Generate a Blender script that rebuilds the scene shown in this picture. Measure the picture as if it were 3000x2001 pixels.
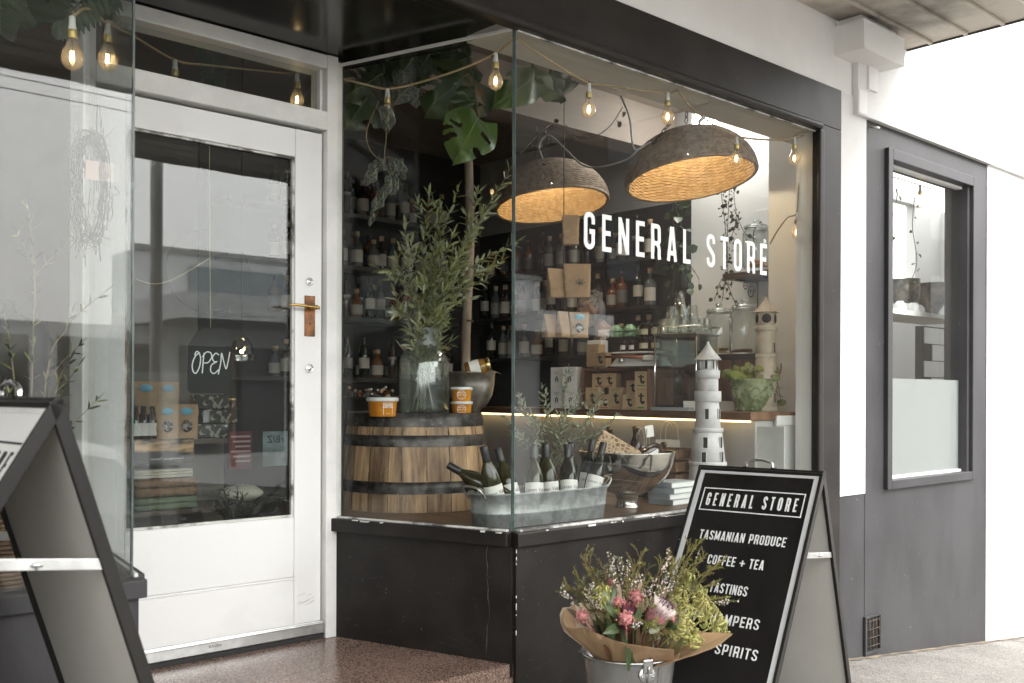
import bpy, bmesh, math, random
from mathutils import Vector, Matrix, Euler, noise as mnoise
R = math.radians; PI = math.pi
random.seed(7)
sc = bpy.context.scene
for o in list(bpy.data.objects): bpy.data.objects.remove(o)
COL = sc.collection

# ---------------------------------------------------------------- camera, sky, sun, exposure
cd = bpy.data.cameras.new('camera'); cam = bpy.data.objects.new('camera', cd); COL.objects.link(cam)
cam.location = (0, -2.71, .98)
cam.rotation_euler = (R(90), R(-.2), R(47.848 - 90))
cd.lens = 35; cd.sensor_width = 36; cd.shift_y = .0536; cd.clip_start = .05; cd.clip_end = 600
cd.dof.use_dof = True; cd.dof.focus_distance = 4.4; cd.dof.aperture_fstop = 4.5
sc.camera = cam

SUN_EL, SUN_AZ = 44, 158      # azimuth: compass-like, clockwise from +Y
w = bpy.data.worlds.new('World'); sc.world = w; w.use_nodes = True
nt = w.node_tree; nt.nodes.clear()
wo = nt.nodes.new('ShaderNodeOutputWorld'); bg = nt.nodes.new('ShaderNodeBackground')
sky = nt.nodes.new('ShaderNodeTexSky'); sky.sky_type = 'NISHITA'; sky.sun_disc = False
sky.sun_elevation = R(SUN_EL); sky.sun_rotation = R(SUN_AZ); sky.dust_density = 6; sky.air_density = 1.2; sky.ozone_density = .6
hs = nt.nodes.new('ShaderNodeHueSaturation'); hs.inputs['Saturation'].default_value = .15; hs.inputs['Value'].default_value = 1.0
# thin overcast: slow cloud variation over the washed-out sky
tc = nt.nodes.new('ShaderNodeTexCoord'); nz = nt.nodes.new('ShaderNodeTexNoise'); nz.inputs['Scale'].default_value = 2.4; nz.inputs['Detail'].default_value = 5
mr = nt.nodes.new('ShaderNodeMapRange'); mr.inputs['From Min'].default_value = .3; mr.inputs['From Max'].default_value = .7
mr.inputs['To Min'].default_value = .82; mr.inputs['To Max'].default_value = 1.12
vm = nt.nodes.new('ShaderNodeVectorMath'); vm.operation = 'SCALE'
L = nt.links.new
L(sky.outputs[0], hs.inputs['Color']); L(tc.outputs['Generated'], nz.inputs['Vector']); L(nz.outputs['Fac'], mr.inputs['Value'])
cl = nt.nodes.new('ShaderNodeMix'); cl.data_type = 'RGBA'; cl.inputs[0].default_value = .8; cl.inputs[7].default_value = (7.0, 6.93, 6.78, 1)   # even cloud cover over the clear sky
L(hs.outputs[0], cl.inputs[6]); L(cl.outputs[2], vm.inputs[0]); L(mr.outputs[0], vm.inputs['Scale']); L(vm.outputs[0], bg.inputs['Color']); L(bg.outputs[0], wo.inputs[0])
bg.inputs['Strength'].default_value = .15
sd = bpy.data.lights.new('sun', 'SUN'); sd.energy = .5; sd.angle = R(20); sd.color = (1, .98, .95)
sun = bpy.data.objects.new('sun', sd); COL.objects.link(sun)
_d = Vector((math.sin(R(SUN_AZ))*math.cos(R(SUN_EL)), math.cos(R(SUN_AZ))*math.cos(R(SUN_EL)), math.sin(R(SUN_EL))))
sun.rotation_euler = _d.to_track_quat('Z', 'Y').to_euler()
vs = sc.view_settings; vs.view_transform = 'Standard'; vs.look = 'None'; vs.exposure = 2.75; vs.gamma = 1; vs.use_curve_mapping = False
cy = sc.cycles; cy.use_denoising = True; cy.max_bounces = 8; cy.transparent_max_bounces = 40; cy.diffuse_bounces = 4; cy.glossy_bounces = 4
cy.transmission_bounces = 12; cy.caustics_reflective = False; cy.caustics_refractive = False; cy.sample_clamp_indirect = 6

# ---------------------------------------------------------------- materials
MATS = {}
def node_mat(name):
    m = bpy.data.materials.new(name); m.use_nodes = True; m.node_tree.nodes.clear()
    return m, m.node_tree
def N(nt, t, **kw):
    n = nt.nodes.new(t)
    for k, v in kw.items():
        if k in n.inputs: n.inputs[k].default_value = v
        else: setattr(n, k, v)
    return n
def c4(c): return (c[0], c[1], c[2], 1)
def M(name, col, rough=.5, metal=0, var=.12, vs=4, bump=0, bs=60, spec=.5, col2=None, lo=.4, hi=.6, detail=5,
      emit=None, es=0, stretch=None, rand=0, rvar=.08, alpha=None, trans=0, sss=0, speck=None):
    """principled material: two noise-mixed tones, roughness variation and fine bump"""
    if name in MATS: return MATS[name]
    m, nt = node_mat(name); L = nt.links.new
    out = N(nt, 'ShaderNodeOutputMaterial'); p = N(nt, 'ShaderNodeBsdfPrincipled')
    L(p.outputs[0], out.inputs[0])
    p.inputs['Metallic'].default_value = metal; p.inputs['Specular IOR Level'].default_value = spec
    tc = N(nt, 'ShaderNodeTexCoord'); vec = tc.outputs['Object']
    if stretch:
        mp = N(nt, 'ShaderNodeMapping'); mp.inputs['Scale'].default_value = stretch; L(vec, mp.inputs['Vector']); vec = mp.outputs[0]
    n1 = N(nt, 'ShaderNodeTexNoise', Scale=vs, Detail=detail, Roughness=.6); L(vec, n1.inputs['Vector'])
    mr = N(nt, 'ShaderNodeMapRange'); mr.inputs['From Min'].default_value = lo; mr.inputs['From Max'].default_value = hi
    L(n1.outputs['Fac'], mr.inputs['Value'])
    if col2 is None:
        a = tuple(max(0, x*(1-var)) for x in col); b = tuple(min(1, x*(1+var)) for x in col)
    else: a, b = col, col2
    mx = N(nt, 'ShaderNodeMix', data_type='RGBA'); mx.inputs[6].default_value = c4(a); mx.inputs[7].default_value = c4(b)
    L(mr.outputs[0], mx.inputs[0]); colout = mx.outputs[2]
    if rand:
        oi = N(nt, 'ShaderNodeObjectInfo'); r2 = N(nt, 'ShaderNodeMapRange')
        r2.inputs['To Min'].default_value = 1-rand; r2.inputs['To Max'].default_value = 1+rand
        L(oi.outputs['Random'], r2.inputs['Value'])
        hsv = N(nt, 'ShaderNodeHueSaturation'); L(r2.outputs[0], hsv.inputs['Value']); L(colout, hsv.inputs['Color']); colout = hsv.outputs[0]
    if speck:
        sc_, thr, scol = speck
        n3 = N(nt, 'ShaderNodeTexNoise', Scale=sc_, Detail=2); L(tc.outputs['Object'], n3.inputs['Vector'])
        g = N(nt, 'ShaderNodeMapRange'); g.inputs['From Min'].default_value = thr; g.inputs['From Max'].default_value = thr+.02
        L(n3.outputs['Fac'], g.inputs['Value'])
        m3 = N(nt, 'ShaderNodeMix', data_type='RGBA'); m3.inputs[7].default_value = c4(scol)
        L(g.outputs[0], m3.inputs[0]); L(colout, m3.inputs[6]); colout = m3.outputs[2]
    L(colout, p.inputs['Base Color'])
    rr = N(nt, 'ShaderNodeMapRange'); rr.inputs['To Min'].default_value = max(.02, rough-rvar); rr.inputs['To Max'].default_value = min(1, rough+rvar)
    L(n1.outputs['Fac'], rr.inputs['Value']); L(rr.outputs[0], p.inputs['Roughness'])
    if bump:
        n2 = N(nt, 'ShaderNodeTexNoise', Scale=bs, Detail=4); L(vec, n2.inputs['Vector'])
        bp = N(nt, 'ShaderNodeBump', Strength=bump, Distance=.004); L(n2.outputs['Fac'], bp.inputs['Height']); L(bp.outputs[0], p.inputs['Normal'])
    if emit is not None:
        p.inputs['Emission Color'].default_value = c4(emit); p.inputs['Emission Strength'].default_value = es
    if trans:   # thin leaf / paper: some light passes through
        tr = N(nt, 'ShaderNodeBsdfTranslucent'); ms = N(nt, 'ShaderNodeMixShader'); ms.inputs[0].default_value = trans
        L(colout, tr.inputs['Color']); L(p.outputs[0], ms.inputs[1]); L(tr.outputs[0], ms.inputs[2]); L(ms.outputs[0], out.inputs[0])
    MATS[name] = m
    return m
def glass_mat(name, tint=(1, 1, 1), ior=1.5, rough=0, haze=0, hazecol=(.7, .72, .72), gain=1):
    """thin clear glass: straight-through transparency, fresnel reflection, optional haze (pane dirt; painted light in jar and bulbs)"""
    m, nt = node_mat(name); L = nt.links.new
    out = N(nt, 'ShaderNodeOutputMaterial'); tr = N(nt, 'ShaderNodeBsdfTransparent'); gl = N(nt, 'ShaderNodeBsdfGlossy')
    tr.inputs[0].default_value = c4(tint); gl.inputs['Roughness'].default_value = rough
    fr = N(nt, 'ShaderNodeFresnel'); ge = N(nt, 'ShaderNodeNewGeometry')
    mi = N(nt, 'ShaderNodeMix'); mi.inputs[2].default_value = ior; mi.inputs[3].default_value = 1/ior
    L(ge.outputs['Backfacing'], mi.inputs[0]); L(mi.outputs[0], fr.inputs['IOR'])
    ms = N(nt, 'ShaderNodeMixShader')
    fac = fr.outputs[0]
    if gain != 1:
        mm = N(nt, 'ShaderNodeMath', operation='MULTIPLY', use_clamp=True); mm.inputs[1].default_value = gain; L(fac, mm.inputs[0]); fac = mm.outputs[0]
    L(fac, ms.inputs[0]); L(tr.outputs[0], ms.inputs[1]); L(gl.outputs[0], ms.inputs[2])
    last = ms.outputs[0]
    if haze:
        df = N(nt, 'ShaderNodeBsdfDiffuse'); df.inputs[0].default_value = c4(hazecol)
        tc = N(nt, 'ShaderNodeTexCoord'); nz = N(nt, 'ShaderNodeTexNoise', Scale=3, Detail=6); L(tc.outputs['Object'], nz.inputs['Vector'])
        mr = N(nt, 'ShaderNodeMapRange'); mr.inputs['From Min'].default_value = .35; mr.inputs['From Max'].default_value = .75
        mr.inputs['To Min'].default_value = haze*.5; mr.inputs['To Max'].default_value = haze*1.5; L(nz.outputs['Fac'], mr.inputs['Value'])
        m2 = N(nt, 'ShaderNodeMixShader'); L(mr.outputs[0], m2.inputs[0]); L(last, m2.inputs[1]); L(df.outputs[0], m2.inputs[2]); last = m2.outputs[0]
    L(last, out.inputs[0]); MATS[name] = m
    return m
def emit_mat(name, col, s):
    m, nt = node_mat(name); out = N(nt, 'ShaderNodeOutputMaterial'); e = N(nt, 'ShaderNodeEmission'); e.inputs[0].default_value = c4(col); e.inputs[1].default_value = s
    nt.links.new(e.outputs[0], out.inputs[0]); MATS[name] = m
    return m

# ---------------------------------------------------------------- mesh helpers
class MB:
    def __init__(s): s.v = []; s.f = []; s.sm = []; s.mi = []
    def add(s, vs, fs, smooth=False, mi=0):
        b = len(s.v); s.v += [tuple(v) for v in vs]; s.f += [tuple(b+i for i in f) for f in fs]; s.sm += [smooth]*len(fs); s.mi += [mi]*len(fs); return s
    def box(s, x0, x1, y0, y1, z0, z1, m=None, mi=0):
        vs = [(x0,y0,z0),(x1,y0,z0),(x1,y1,z0),(x0,y1,z0),(x0,y0,z1),(x1,y0,z1),(x1,y1,z1),(x0,y1,z1)]
        if m is not None: vs = [m @ Vector(v) for v in vs]
        return s.add(vs, [(0,3,2,1),(4,5,6,7),(0,1,5,4),(1,2,6,5),(2,3,7,6),(3,0,4,7)], mi=mi)
    def prism(s, poly, z0, z1, m=None, mi=0):
        n = len(poly); vs = [(p[0],p[1],z0) for p in poly]+[(p[0],p[1],z1) for p in poly]
        if m is not None: vs = [m @ Vector(v) for v in vs]
        return s.add(vs, [tuple(range(n))[::-1], tuple(range(n,2*n))]+[(i,(i+1)%n,n+(i+1)%n,n+i) for i in range(n)], mi=mi)
    def lathe(s, prof, seg=24, m=None, caps=True, smooth=True, sx=1, sy=1, mi=0, a0=0, a1=2*PI):
        full = abs(a1-a0-2*PI) < 1e-6; vs = []; fs = []; ns = seg if full else seg+1
        for r, z in prof:
            for i in range(ns):
                a = a0+(a1-a0)*i/seg; vs.append((r*math.cos(a)*sx, r*math.sin(a)*sy, z))
        if m is not None: vs = [m @ Vector(v) for v in vs]
        for j in range(len(prof)-1):
            for i in range(seg):
                k = (i+1) % ns
                fs.append((j*ns+i, j*ns+k, (j+1)*ns+k, (j+1)*ns+i))
        if caps and full:
            if prof[0][0] > 1e-5: fs.append(tuple(range(ns))[::-1])
            if prof[-1][0] > 1e-5: fs.append(tuple(range((len(prof)-1)*ns, len(prof)*ns)))
        return s.add(vs, fs, smooth, mi)
    def tube(s, pts, r, seg=6, r2=None, caps=True, smooth=True, mi=0, closed=False):
        pts = [Vector(p) for p in pts]; n = len(pts)
        if n < 2: return s
        vs = []; fs = []
        t0 = (pts[1]-pts[0]); up = Vector((0,0,1)) if abs(t0.normalized().z) < .9 else Vector((1,0,0))
        for i, p in enumerate(pts):
            if closed: t = pts[(i+1) % n]-pts[i-1]
            else: t = pts[min(i+1,n-1)]-pts[max(i-1,0)]
            if t.length < 1e-9: t = Vector((0,0,1))
            t.normalize(); a = t.cross(up)
            if a.length < 1e-4: a = t.cross(Vector((0,1,0)))
            a.normalize(); b = t.cross(a); up = a.cross(t)
            rr = r if r2 is None else r+(r2-r)*i/(n-1)
            if callable(r): rr = r(i/(n-1))
            for k in range(seg):
                q = 2*PI*k/seg; vs.append(p+a*math.cos(q)*rr+b*math.sin(q)*rr)
        for i in range(n if closed else n-1):
            for k in range(seg):
                k2 = (k+1) % seg; i2 = (i+1) % n
                fs.append((i*seg+k, i*seg+k2, i2*seg+k2, i2*seg+k))
        if caps and not closed: fs += [tuple(range(seg))[::-1], tuple(range((n-1)*seg, n*seg))]
        return s.add(vs, fs, smooth, mi)
    def sphere(s, c, r, seg=12, rings=8, sz=1, m=None, smooth=True, mi=0):
        prof = [(math.sin(PI*j/rings)*r, -math.cos(PI*j/rings)*r*sz) for j in range(rings+1)]
        prof[0] = (1e-6, -r*sz); prof[-1] = (1e-6, r*sz)
        T = Matrix.Translation(c)
        return s.lathe(prof, seg, T if m is None else T @ m, False, smooth, mi=mi)
    def grid(s, fn, nu, nv, smooth=True, skip=None, mi=0, wrap=False):
        vs = [fn(i/nu, j/nv) for j in range(nv+1) for i in range(nu+1)]
        fs = [(j*(nu+1)+i, j*(nu+1)+i+1, (j+1)*(nu+1)+i+1, (j+1)*(nu+1)+i) for j in range(nv) for i in range(nu)
              if not (skip and skip((i+.5)/nu, (j+.5)/nv))]
        return s.add(vs, fs, smooth, mi)
    def mesh(s, name, mat):
        me = bpy.data.meshes.new(name); me.from_pydata(s.v, [], s.f)
        for m in (mat if isinstance(mat, (list, tuple)) else [mat]): me.materials.append(m)
        for p, sm, mi in zip(me.polygons, s.sm, s.mi): p.use_smooth = sm; p.material_index = mi
        me.update(); return me
    def build(s, name, mat, parent=None, loc=None, bevel=0, solid=0, wn=True):
        o = bpy.data.objects.new(name, s.mesh(name, mat)); COL.objects.link(o)
        if parent is not None: o.parent = parent
        if loc is not None: o.location = loc
        if solid: md = o.modifiers.new('thick', 'SOLIDIFY'); md.thickness = solid; md.offset = 0
        if bevel: md = o.modifiers.new('bevel', 'BEVEL'); md.width = bevel; md.segments = 2; md.limit_method = 'ANGLE'; md.harden_normals = False
        return o
def tag(o, label, cat, group=None):
    o['label'] = label; o['category'] = cat
    if group: o['group'] = group
    return o
def thing(name, label, cat, loc=(0,0,0), rz=0, group=None, parent=None):
    o = bpy.data.objects.new(name, None); COL.objects.link(o); o.location = loc; o.rotation_euler = (0,0,rz); o.empty_display_size = .05
    if parent is not None: o.parent = parent
    if label: tag(o, label, cat, group)
    return o
def empty_part(name, parent, loc=(0,0,0), rz=0):
    return thing(name, None, None, loc, rz, None, parent)
def structure(o): o['kind'] = 'structure'; return o
def stuff(o): o['kind'] = 'stuff'; return o
def copy_tree(o, parent=None):
    c = o.copy(); COL.objects.link(c); c.parent = parent
    for k in ('label', 'group'):
        if parent is None and k in c.keys(): del c[k]
    for ch in o.children: copy_tree(ch, c)
    return c
def T(x, y, z): return Matrix.Translation((x, y, z))
def RZ(a): return Matrix.Rotation(a, 4, 'Z')
def RX(a): return Matrix.Rotation(a, 4, 'X')
def RY(a): return Matrix.Rotation(a, 4, 'Y')
def lerp(a, b, t): return a+(b-a)*t
def spline(pts, n=8):
    """catmull-rom through pts"""
    P = [Vector(p) for p in pts]; P = [P[0]*2-P[1]]+P+[P[-1]*2-P[-2]]; out = []
    for i in range(1, len(P)-2):
        for k in range(n):
            t = k/n; a, b, c, d = P[i-1:i+3]
            out.append(.5*((2*b)+(c-a)*t+(2*a-5*b+4*c-d)*t*t+(3*b-a-3*c+d)*t**3))
    out.append(P[-2]); return out
def text_mesh(name, s, size, mat, parent, m, align='CENTER', sx=1, ext=0, off=0, spacing=1):
    """flat lettering from Blender's own built-in font, as a mesh"""
    cu = bpy.data.curves.new(name, 'FONT'); cu.body = s; cu.size = size; cu.align_x = align; cu.align_y = 'CENTER'; cu.extrude = ext; cu.offset = off
    cu.space_character = spacing; cu.resolution_u = 2
    o = bpy.data.objects.new(name, cu); COL.objects.link(o)
    dg = bpy.context.evaluated_depsgraph_get(); me = bpy.data.meshes.new_from_object(o.evaluated_get(dg))
    bpy.data.objects.remove(o); bpy.data.curves.remove(cu)
    me.materials.clear(); me.materials.append(mat)
    r = bpy.data.objects.new(name, me); COL.objects.link(r); r.parent = parent
    r.matrix_local = m @ Matrix.Diagonal((sx, 1, 1, 1))
    return r
# condensed sans capitals drawn as strokes: (advance, [polyline...]) on a unit-high cap
def _arc(cx, cy, rx, ry, a0, a1, n=8): return [(cx+rx*math.cos(R(a0+(a1-a0)*i/n)), cy+ry*math.sin(R(a0+(a1-a0)*i/n))) for i in range(n+1)]
ST = .13   # stroke thickness
def _glyphs():
    h = ST/2; W = .40; l, r_, b, t = h, W-h, h, 1-h; c = W/2; rr = c-h
    G = {}
    G['I'] = (ST, [[(h, 0), (h, 1)]])
    G['L'] = (.33, [[(h, 1), (h, 0)], [(h, h), (.33, h)]])
    G['E'] = (.35, [[(h, 0), (h, 1)], [(h, h), (.35, h)], [(h, .5), (.32, .5)], [(h, t), (.35, t)]])
    G['F'] = (.34, [[(h, 0), (h, 1)], [(h, .5), (.31, .5)], [(h, t), (.34, t)]])
    G['T'] = (.38, [[(.19, 0), (.19, 1)], [(0, t), (.38, t)]])
    G['H'] = (W, [[(l, 0), (l, 1)], [(r_, 0), (r_, 1)], [(l, .5), (r_, .5)]])
    G['N'] = (.42, [[(h, 0), (h, 1)], [(.42-h, 0), (.42-h, 1)], [(h, .98), (.42-h, .02)]])
    G['M'] = (.52, [[(h, 0), (h, 1)], [(.52-h, 0), (.52-h, 1)], [(h, .98), (.26, .12)], [(.52-h, .98), (.26, .12)]])
    G['A'] = (.43, [[(h*.95, 0), (.2, 1)], [(.43-h*.95, 0), (.23, 1)], [(.1, .24), (.33, .24)]])
    G['W'] = (.6, [[(.05, 1), (.17, 0)], [(.17, 0), (.3, .9)], [(.3, .9), (.43, 0)], [(.43, 0), (.55, 1)]])
    G['O'] = (W, [_arc(c, t-rr, rr, rr, 0, 180)+_arc(c, b+rr, rr, rr, 180, 360)+[(r_, t-rr)]])
    G['U'] = (W, [[(l, 1)]+_arc(c, b+rr, rr, rr, 180, 360)+[(r_, 1)]])
    G['C'] = (W, [[(r_, .66)]+_arc(c, t-rr, rr, rr, 0, 180)+_arc(c, b+rr, rr, rr, 180, 360)+[(r_, .34)]])
    G['G'] = (W, [[(r_, .68)]+_arc(c, t-rr, rr, rr, 0, 180)+_arc(c, b+rr, rr, rr, 180, 360)+[(r_, .46)], [(c, .48), (W, .48)]])
    G['S'] = (.39, [[(r_, .72)]+_arc(c, t-rr, rr, rr, 0, 180)+_arc(c, t-rr-.1, rr, .14, 180, 225, 3)+_arc(c, b+rr+.1, rr, .14, 45, 0, 3)+_arc(c, b+rr, rr, rr, 0, -180)+[(l, .28)]])
    bowl = lambda y0, y1: [(h, y1), (r_-.09, y1)]+_arc(r_-.09, y1-.09, .09, .09, 90, 0, 5)+_arc(r_-.09, y0+.09, .09, .09, 0, -90, 5)+[(h, y0)]
    G['P'] = (W, [[(h, 0), (h, 1)], bowl(.42, t)])
    G['R'] = (W, [[(h, 0), (h, 1)], bowl(.45, t), [(r_-.1, .45), (r_-.02, .36), (r_, .28), (r_, .1), (r_+.02, 0)]])
    G['D'] = (W, [[(h, 0), (h, 1)], bowl(h, t)])
    G['+'] = (.5, [[(.25, .14), (.25, .76)], [(.0, .45), (.5, .45)]])
    G[' '] = (.2, [])
    return G
GLY = _glyphs()
def stroke2d(mb, pts, w, z0, z1, m, closed=False):
    """a flat ribbon of width w along pts with mitred joins, given thickness z0..z1"""
    P = [Vector((p[0], p[1])) for p in pts]; n = len(P); Lf = []; Rt = []
    for i in range(n):
        d0 = (P[i]-P[i-1]) if i else (P[1]-P[0]); d1 = (P[i+1]-P[i]) if i < n-1 else (P[-1]-P[-2])
        if d0.length < 1e-6: d0 = d1
        if d1.length < 1e-6: d1 = d0
        d0.normalize(); d1.normalize(); t = (d0+d1)
        if t.length < 1e-6: t = d1
        t.normalize(); nrm = Vector((-t.y, t.x)); k = max(.5, abs(Vector((-d1.y, d1.x)).dot(nrm)))
        Lf.append(P[i]+nrm*w/2/k); Rt.append(P[i]-nrm*w/2/k)
    vs = []
    for a, b in zip(Lf, Rt): vs += [(a.x, a.y, z1), (b.x, b.y, z1), (a.x, a.y, z0), (b.x, b.y, z0)]
    vs = [m @ Vector(v) for v in vs]; fs = []
    for i in range(n-1):
        k = i*4; fs += [(k, k+4, k+5, k+1), (k+2, k+3, k+7, k+6), (k, k+2, k+6, k+4), (k+1, k+5, k+7, k+3)]
    fs += [(0, 1, 3, 2), ((n-1)*4, (n-1)*4+2, (n-1)*4+3, (n-1)*4+1)]
    mb.add(vs, fs)
def word_width(s, h, track): return sum(GLY[ch][0]*h+track for ch in s)-track
def letters(s, h, track, m, mat, parent, name='letter', thick=.0015, width=None):
    """one mesh per letter, centred on the local origin, x right, y up"""
    wd = word_width(s, h, track); k = 1 if width is None else width/wd; x = -wd/2; out = []
    for ch in s:
        adv, st = GLY[ch]
        if st:
            mb = MB()
            for q, pl in enumerate(st):
                stroke2d(mb, [((x+p[0]*h)*k, (p[1]-.5)*h) for p in pl], ST*h*(.75+.25*k), 0, thick+q*.00015, m)
            out.append(mb.build(name, mat, parent))
        x += adv*h+track
    return out
# ================================================================ the place
def gz(x): return -.409-.1075*(x-4.955)          # footpath falls to the right
white = M('white_render', (.66, .655, .645), .75, var=.03, vs=3, bump=.25, bs=90)
white_up = M('weathered_white_wall', (.74, .73, .71), .7, col2=(.82, .815, .80), vs=1.6, bump=.25, bs=70)
black = M('charcoal_paint', (.017, .0145, .013), .45, var=.25, vs=5, bump=.10, bs=120, rvar=.12, spec=.3, speck=(80, .765, (.25, .235, .225)))
grey = M('slate_grey_paint', (.037, .036, .0385), .5, var=.16, vs=3, bump=.18, bs=90, rvar=.1, spec=.35, speck=(60, .77, (.3, .3, .3)), stretch=(1, 1, .5))
gloss_black = M('gloss_black_soffit', (.012, .0105, .0095), .16, var=.3, vs=3, bump=.06, bs=14, rvar=.05)
door_white = M('white_door_paint', (.80, .805, .795), .38, col2=(.73, .725, .70), lo=.52, hi=.8, vs=3.5, bump=.10, bs=40, rvar=.08)
trim_white = M('white_trim_paint', (.74, .74, .715), .45, var=.06, vs=6, bump=.15, bs=60)
chip = M('bare_putty', (.62, .62, .59), .7, col2=(.10, .095, .09), vs=9, lo=.50, hi=.62, bump=.5, bs=150)
wood_dark = M('dark_timber', (.05, .03, .018), .5, var=.4, vs=6, stretch=(1, 1, 8), bump=.2, bs=30)
glass = glass_mat('window_glass', (.97, .985, .98), 1.45, haze=.002)
glass_door = glass_mat('door_glass', (.93, .96, .955), 1.5, haze=.006)
glass_edge = M('glass_edge', (.075, .105, .10), .25, var=.2, vs=8)
int_white = M('interior_white', (.70, .69, .665), .7, var=.03, vs=2)
int_grey = M('interior_grey', (.33, .32, .31), .75, var=.06, vs=2)
int_dark = M('interior_dark_wall', (.012, .011, .0105), .7, var=.2, vs=2)
int_brown = M('interior_ceiling', (.20, .165, .14), .7, var=.08, vs=3)
floor_m = M('shop_floor_timber', (.16, .09, .05), .4, var=.35, vs=4, stretch=(1, 9, 1))

def concrete(name, a, b, chip_scale, c1, c2, rough, bump):
    m, nt = node_mat(name); L = nt.links.new
    out = N(nt, 'ShaderNodeOutputMaterial'); p = N(nt, 'ShaderNodeBsdfPrincipled'); tc = N(nt, 'ShaderNodeTexCoord')
    n1 = N(nt, 'ShaderNodeTexNoise', Scale=3, Detail=7); L(tc.outputs['Object'], n1.inputs['Vector'])
    mx = N(nt, 'ShaderNodeMix', data_type='RGBA'); mx.inputs[6].default_value = c4(a); mx.inputs[7].default_value = c4(b); ml = N(nt, 'ShaderNodeMapRange'); ml.inputs['From Min'].default_value = .36; ml.inputs['From Max'].default_value = .66; L(n1.outputs['Fac'], ml.inputs['Value']); L(ml.outputs[0], mx.inputs[0])
    vo = N(nt, 'ShaderNodeTexVoronoi', Scale=chip_scale); L(tc.outputs['Object'], vo.inputs['Vector'])
    cr = N(nt, 'ShaderNodeValToRGB'); L(vo.outputs['Color'], cr.inputs[0])
    e = cr.color_ramp.elements; e[0].position = .25; e[0].color = c4(c1); e[1].position = .8; e[1].color = c4(c2)
    m2 = N(nt, 'ShaderNodeMix', data_type='RGBA'); m2.inputs[0].default_value = .55; L(mx.outputs[2], m2.inputs[6]); L(cr.outputs[0], m2.inputs[7])
    L(m2.outputs[2], p.inputs['Base Color']); p.inputs['Roughness'].default_value = rough
    bp = N(nt, 'ShaderNodeBump', Strength=bump, Distance=.004); L(vo.outputs['Distance'], bp.inputs['Height']); L(bp.outputs[0], p.inputs['Normal'])
    L(p.outputs[0], out.inputs[0]); MATS[name] = m; return m
pave_m = concrete('exposed_concrete', (.10, .092, .082), (.19, .18, .163), 140, (.065, .06, .054), (.29, .272, .25), .85, .7)
terr_m = concrete('red_terrazzo', (.12, .072, .055), (.25, .165, .13), 210, (.07, .036, .027), (.46, .34, .28), .24, .04)
road_m = concrete('asphalt', (.035, .035, .036), (.06, .06, .06), 120, (.02, .02, .02), (.1, .1, .1), .9, .5)

# ground: one sloping sheet for footpath, then kerb, then road reaching the horizon
def slope_sheet(name, mat, x0, x1, y0, y1, dz):
    b = MB().add([(x0, y0, gz(x0)+dz), (x1, y0, gz(x1)+dz), (x1, y1, gz(x1)+dz), (x0, y1, gz(x0)+dz)], [(0, 1, 2, 3)])
    return structure(b.build(name, mat))
slope_sheet('pavement', pave_m, -12, 30, -4.0, .3, 0)
grime = M('footpath_grime', (.20, .155, .105), .9, col2=(.07, .06, .05), vs=7, lo=.4, hi=.62)
gb_ = MB(); rgg = random.Random(9)
for k in range(70):
    x = 2.5+k*.07; wy = .02+.03*rgg.random(); x1 = x+.0695
    gb_.add([(x, -.02, gz(x)+.004), (x1, -.02, gz(x1)+.004), (x1, -.028-wy, gz(x1)+.0035), (x, -.028-wy*.9, gz(x)+.0035)], [(0, 3, 2, 1)])
o = gb_.build('grime_edge', grime); stuff(o)
jb_ = MB()
for x in (-1.1, 1.5, 4.15, 6.8, 9.4): jb_.add([(x, -4, gz(x)+.003), (x+.012, -4, gz(x+.012)+.003), (x+.012, -.02, gz(x+.012)+.003), (x, -.02, gz(x)+.003)], [(0, 1, 2, 3)])
structure(jb_.build('pavement_joints', M('joint_dark', (.045, .042, .038), .95)))
kb = MB()
for x in range(-12, 30):
    kb.add([(x+.004, -4.15, gz(x)-.11), (x+.996, -4.15, gz(x+1)-.11), (x+.996, -4.0, gz(x+1)-.11), (x+.004, -4.0, gz(x)-.11),
            (x+.004, -4.13, gz(x)+.003), (x+.996, -4.13, gz(x+1)+.003), (x+.996, -4.0, gz(x+1)+.003), (x+.004, -4.0, gz(x)+.003)],
           [(4, 5, 6, 7), (0, 1, 5, 4), (0, 4, 7, 3), (1, 2, 6, 5)])
structure(kb.build('kerb', pave_m))
slope_sheet('road', road_m, -60, 90, -13.2, -4.0, -.12)
slope_sheet('far_pavement', pave_m, -40, 60, -16.2, -13.2, -.02)
structure(MB().add([(-300, -500, -40), (300, -500, -40), (300, 400, -40), (-300, 400, -40)], [(0, 1, 2, 3)]).build('terrain', M('far_ground', (.06, .07, .04), .9)))
# entrance floor of red terrazzo, level, with its edge towards the footpath
rf = MB().prism([(1.03, -.005), (2.46, -.005), (2.21, .86), (1.2, .86)], -.3, 0)
structure(rf.build('entrance_floor', terr_m))

shop = thing('shop_building', 'charcoal and white painted corner shopfront with recessed entrance and awning', 'shopfront')
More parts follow.
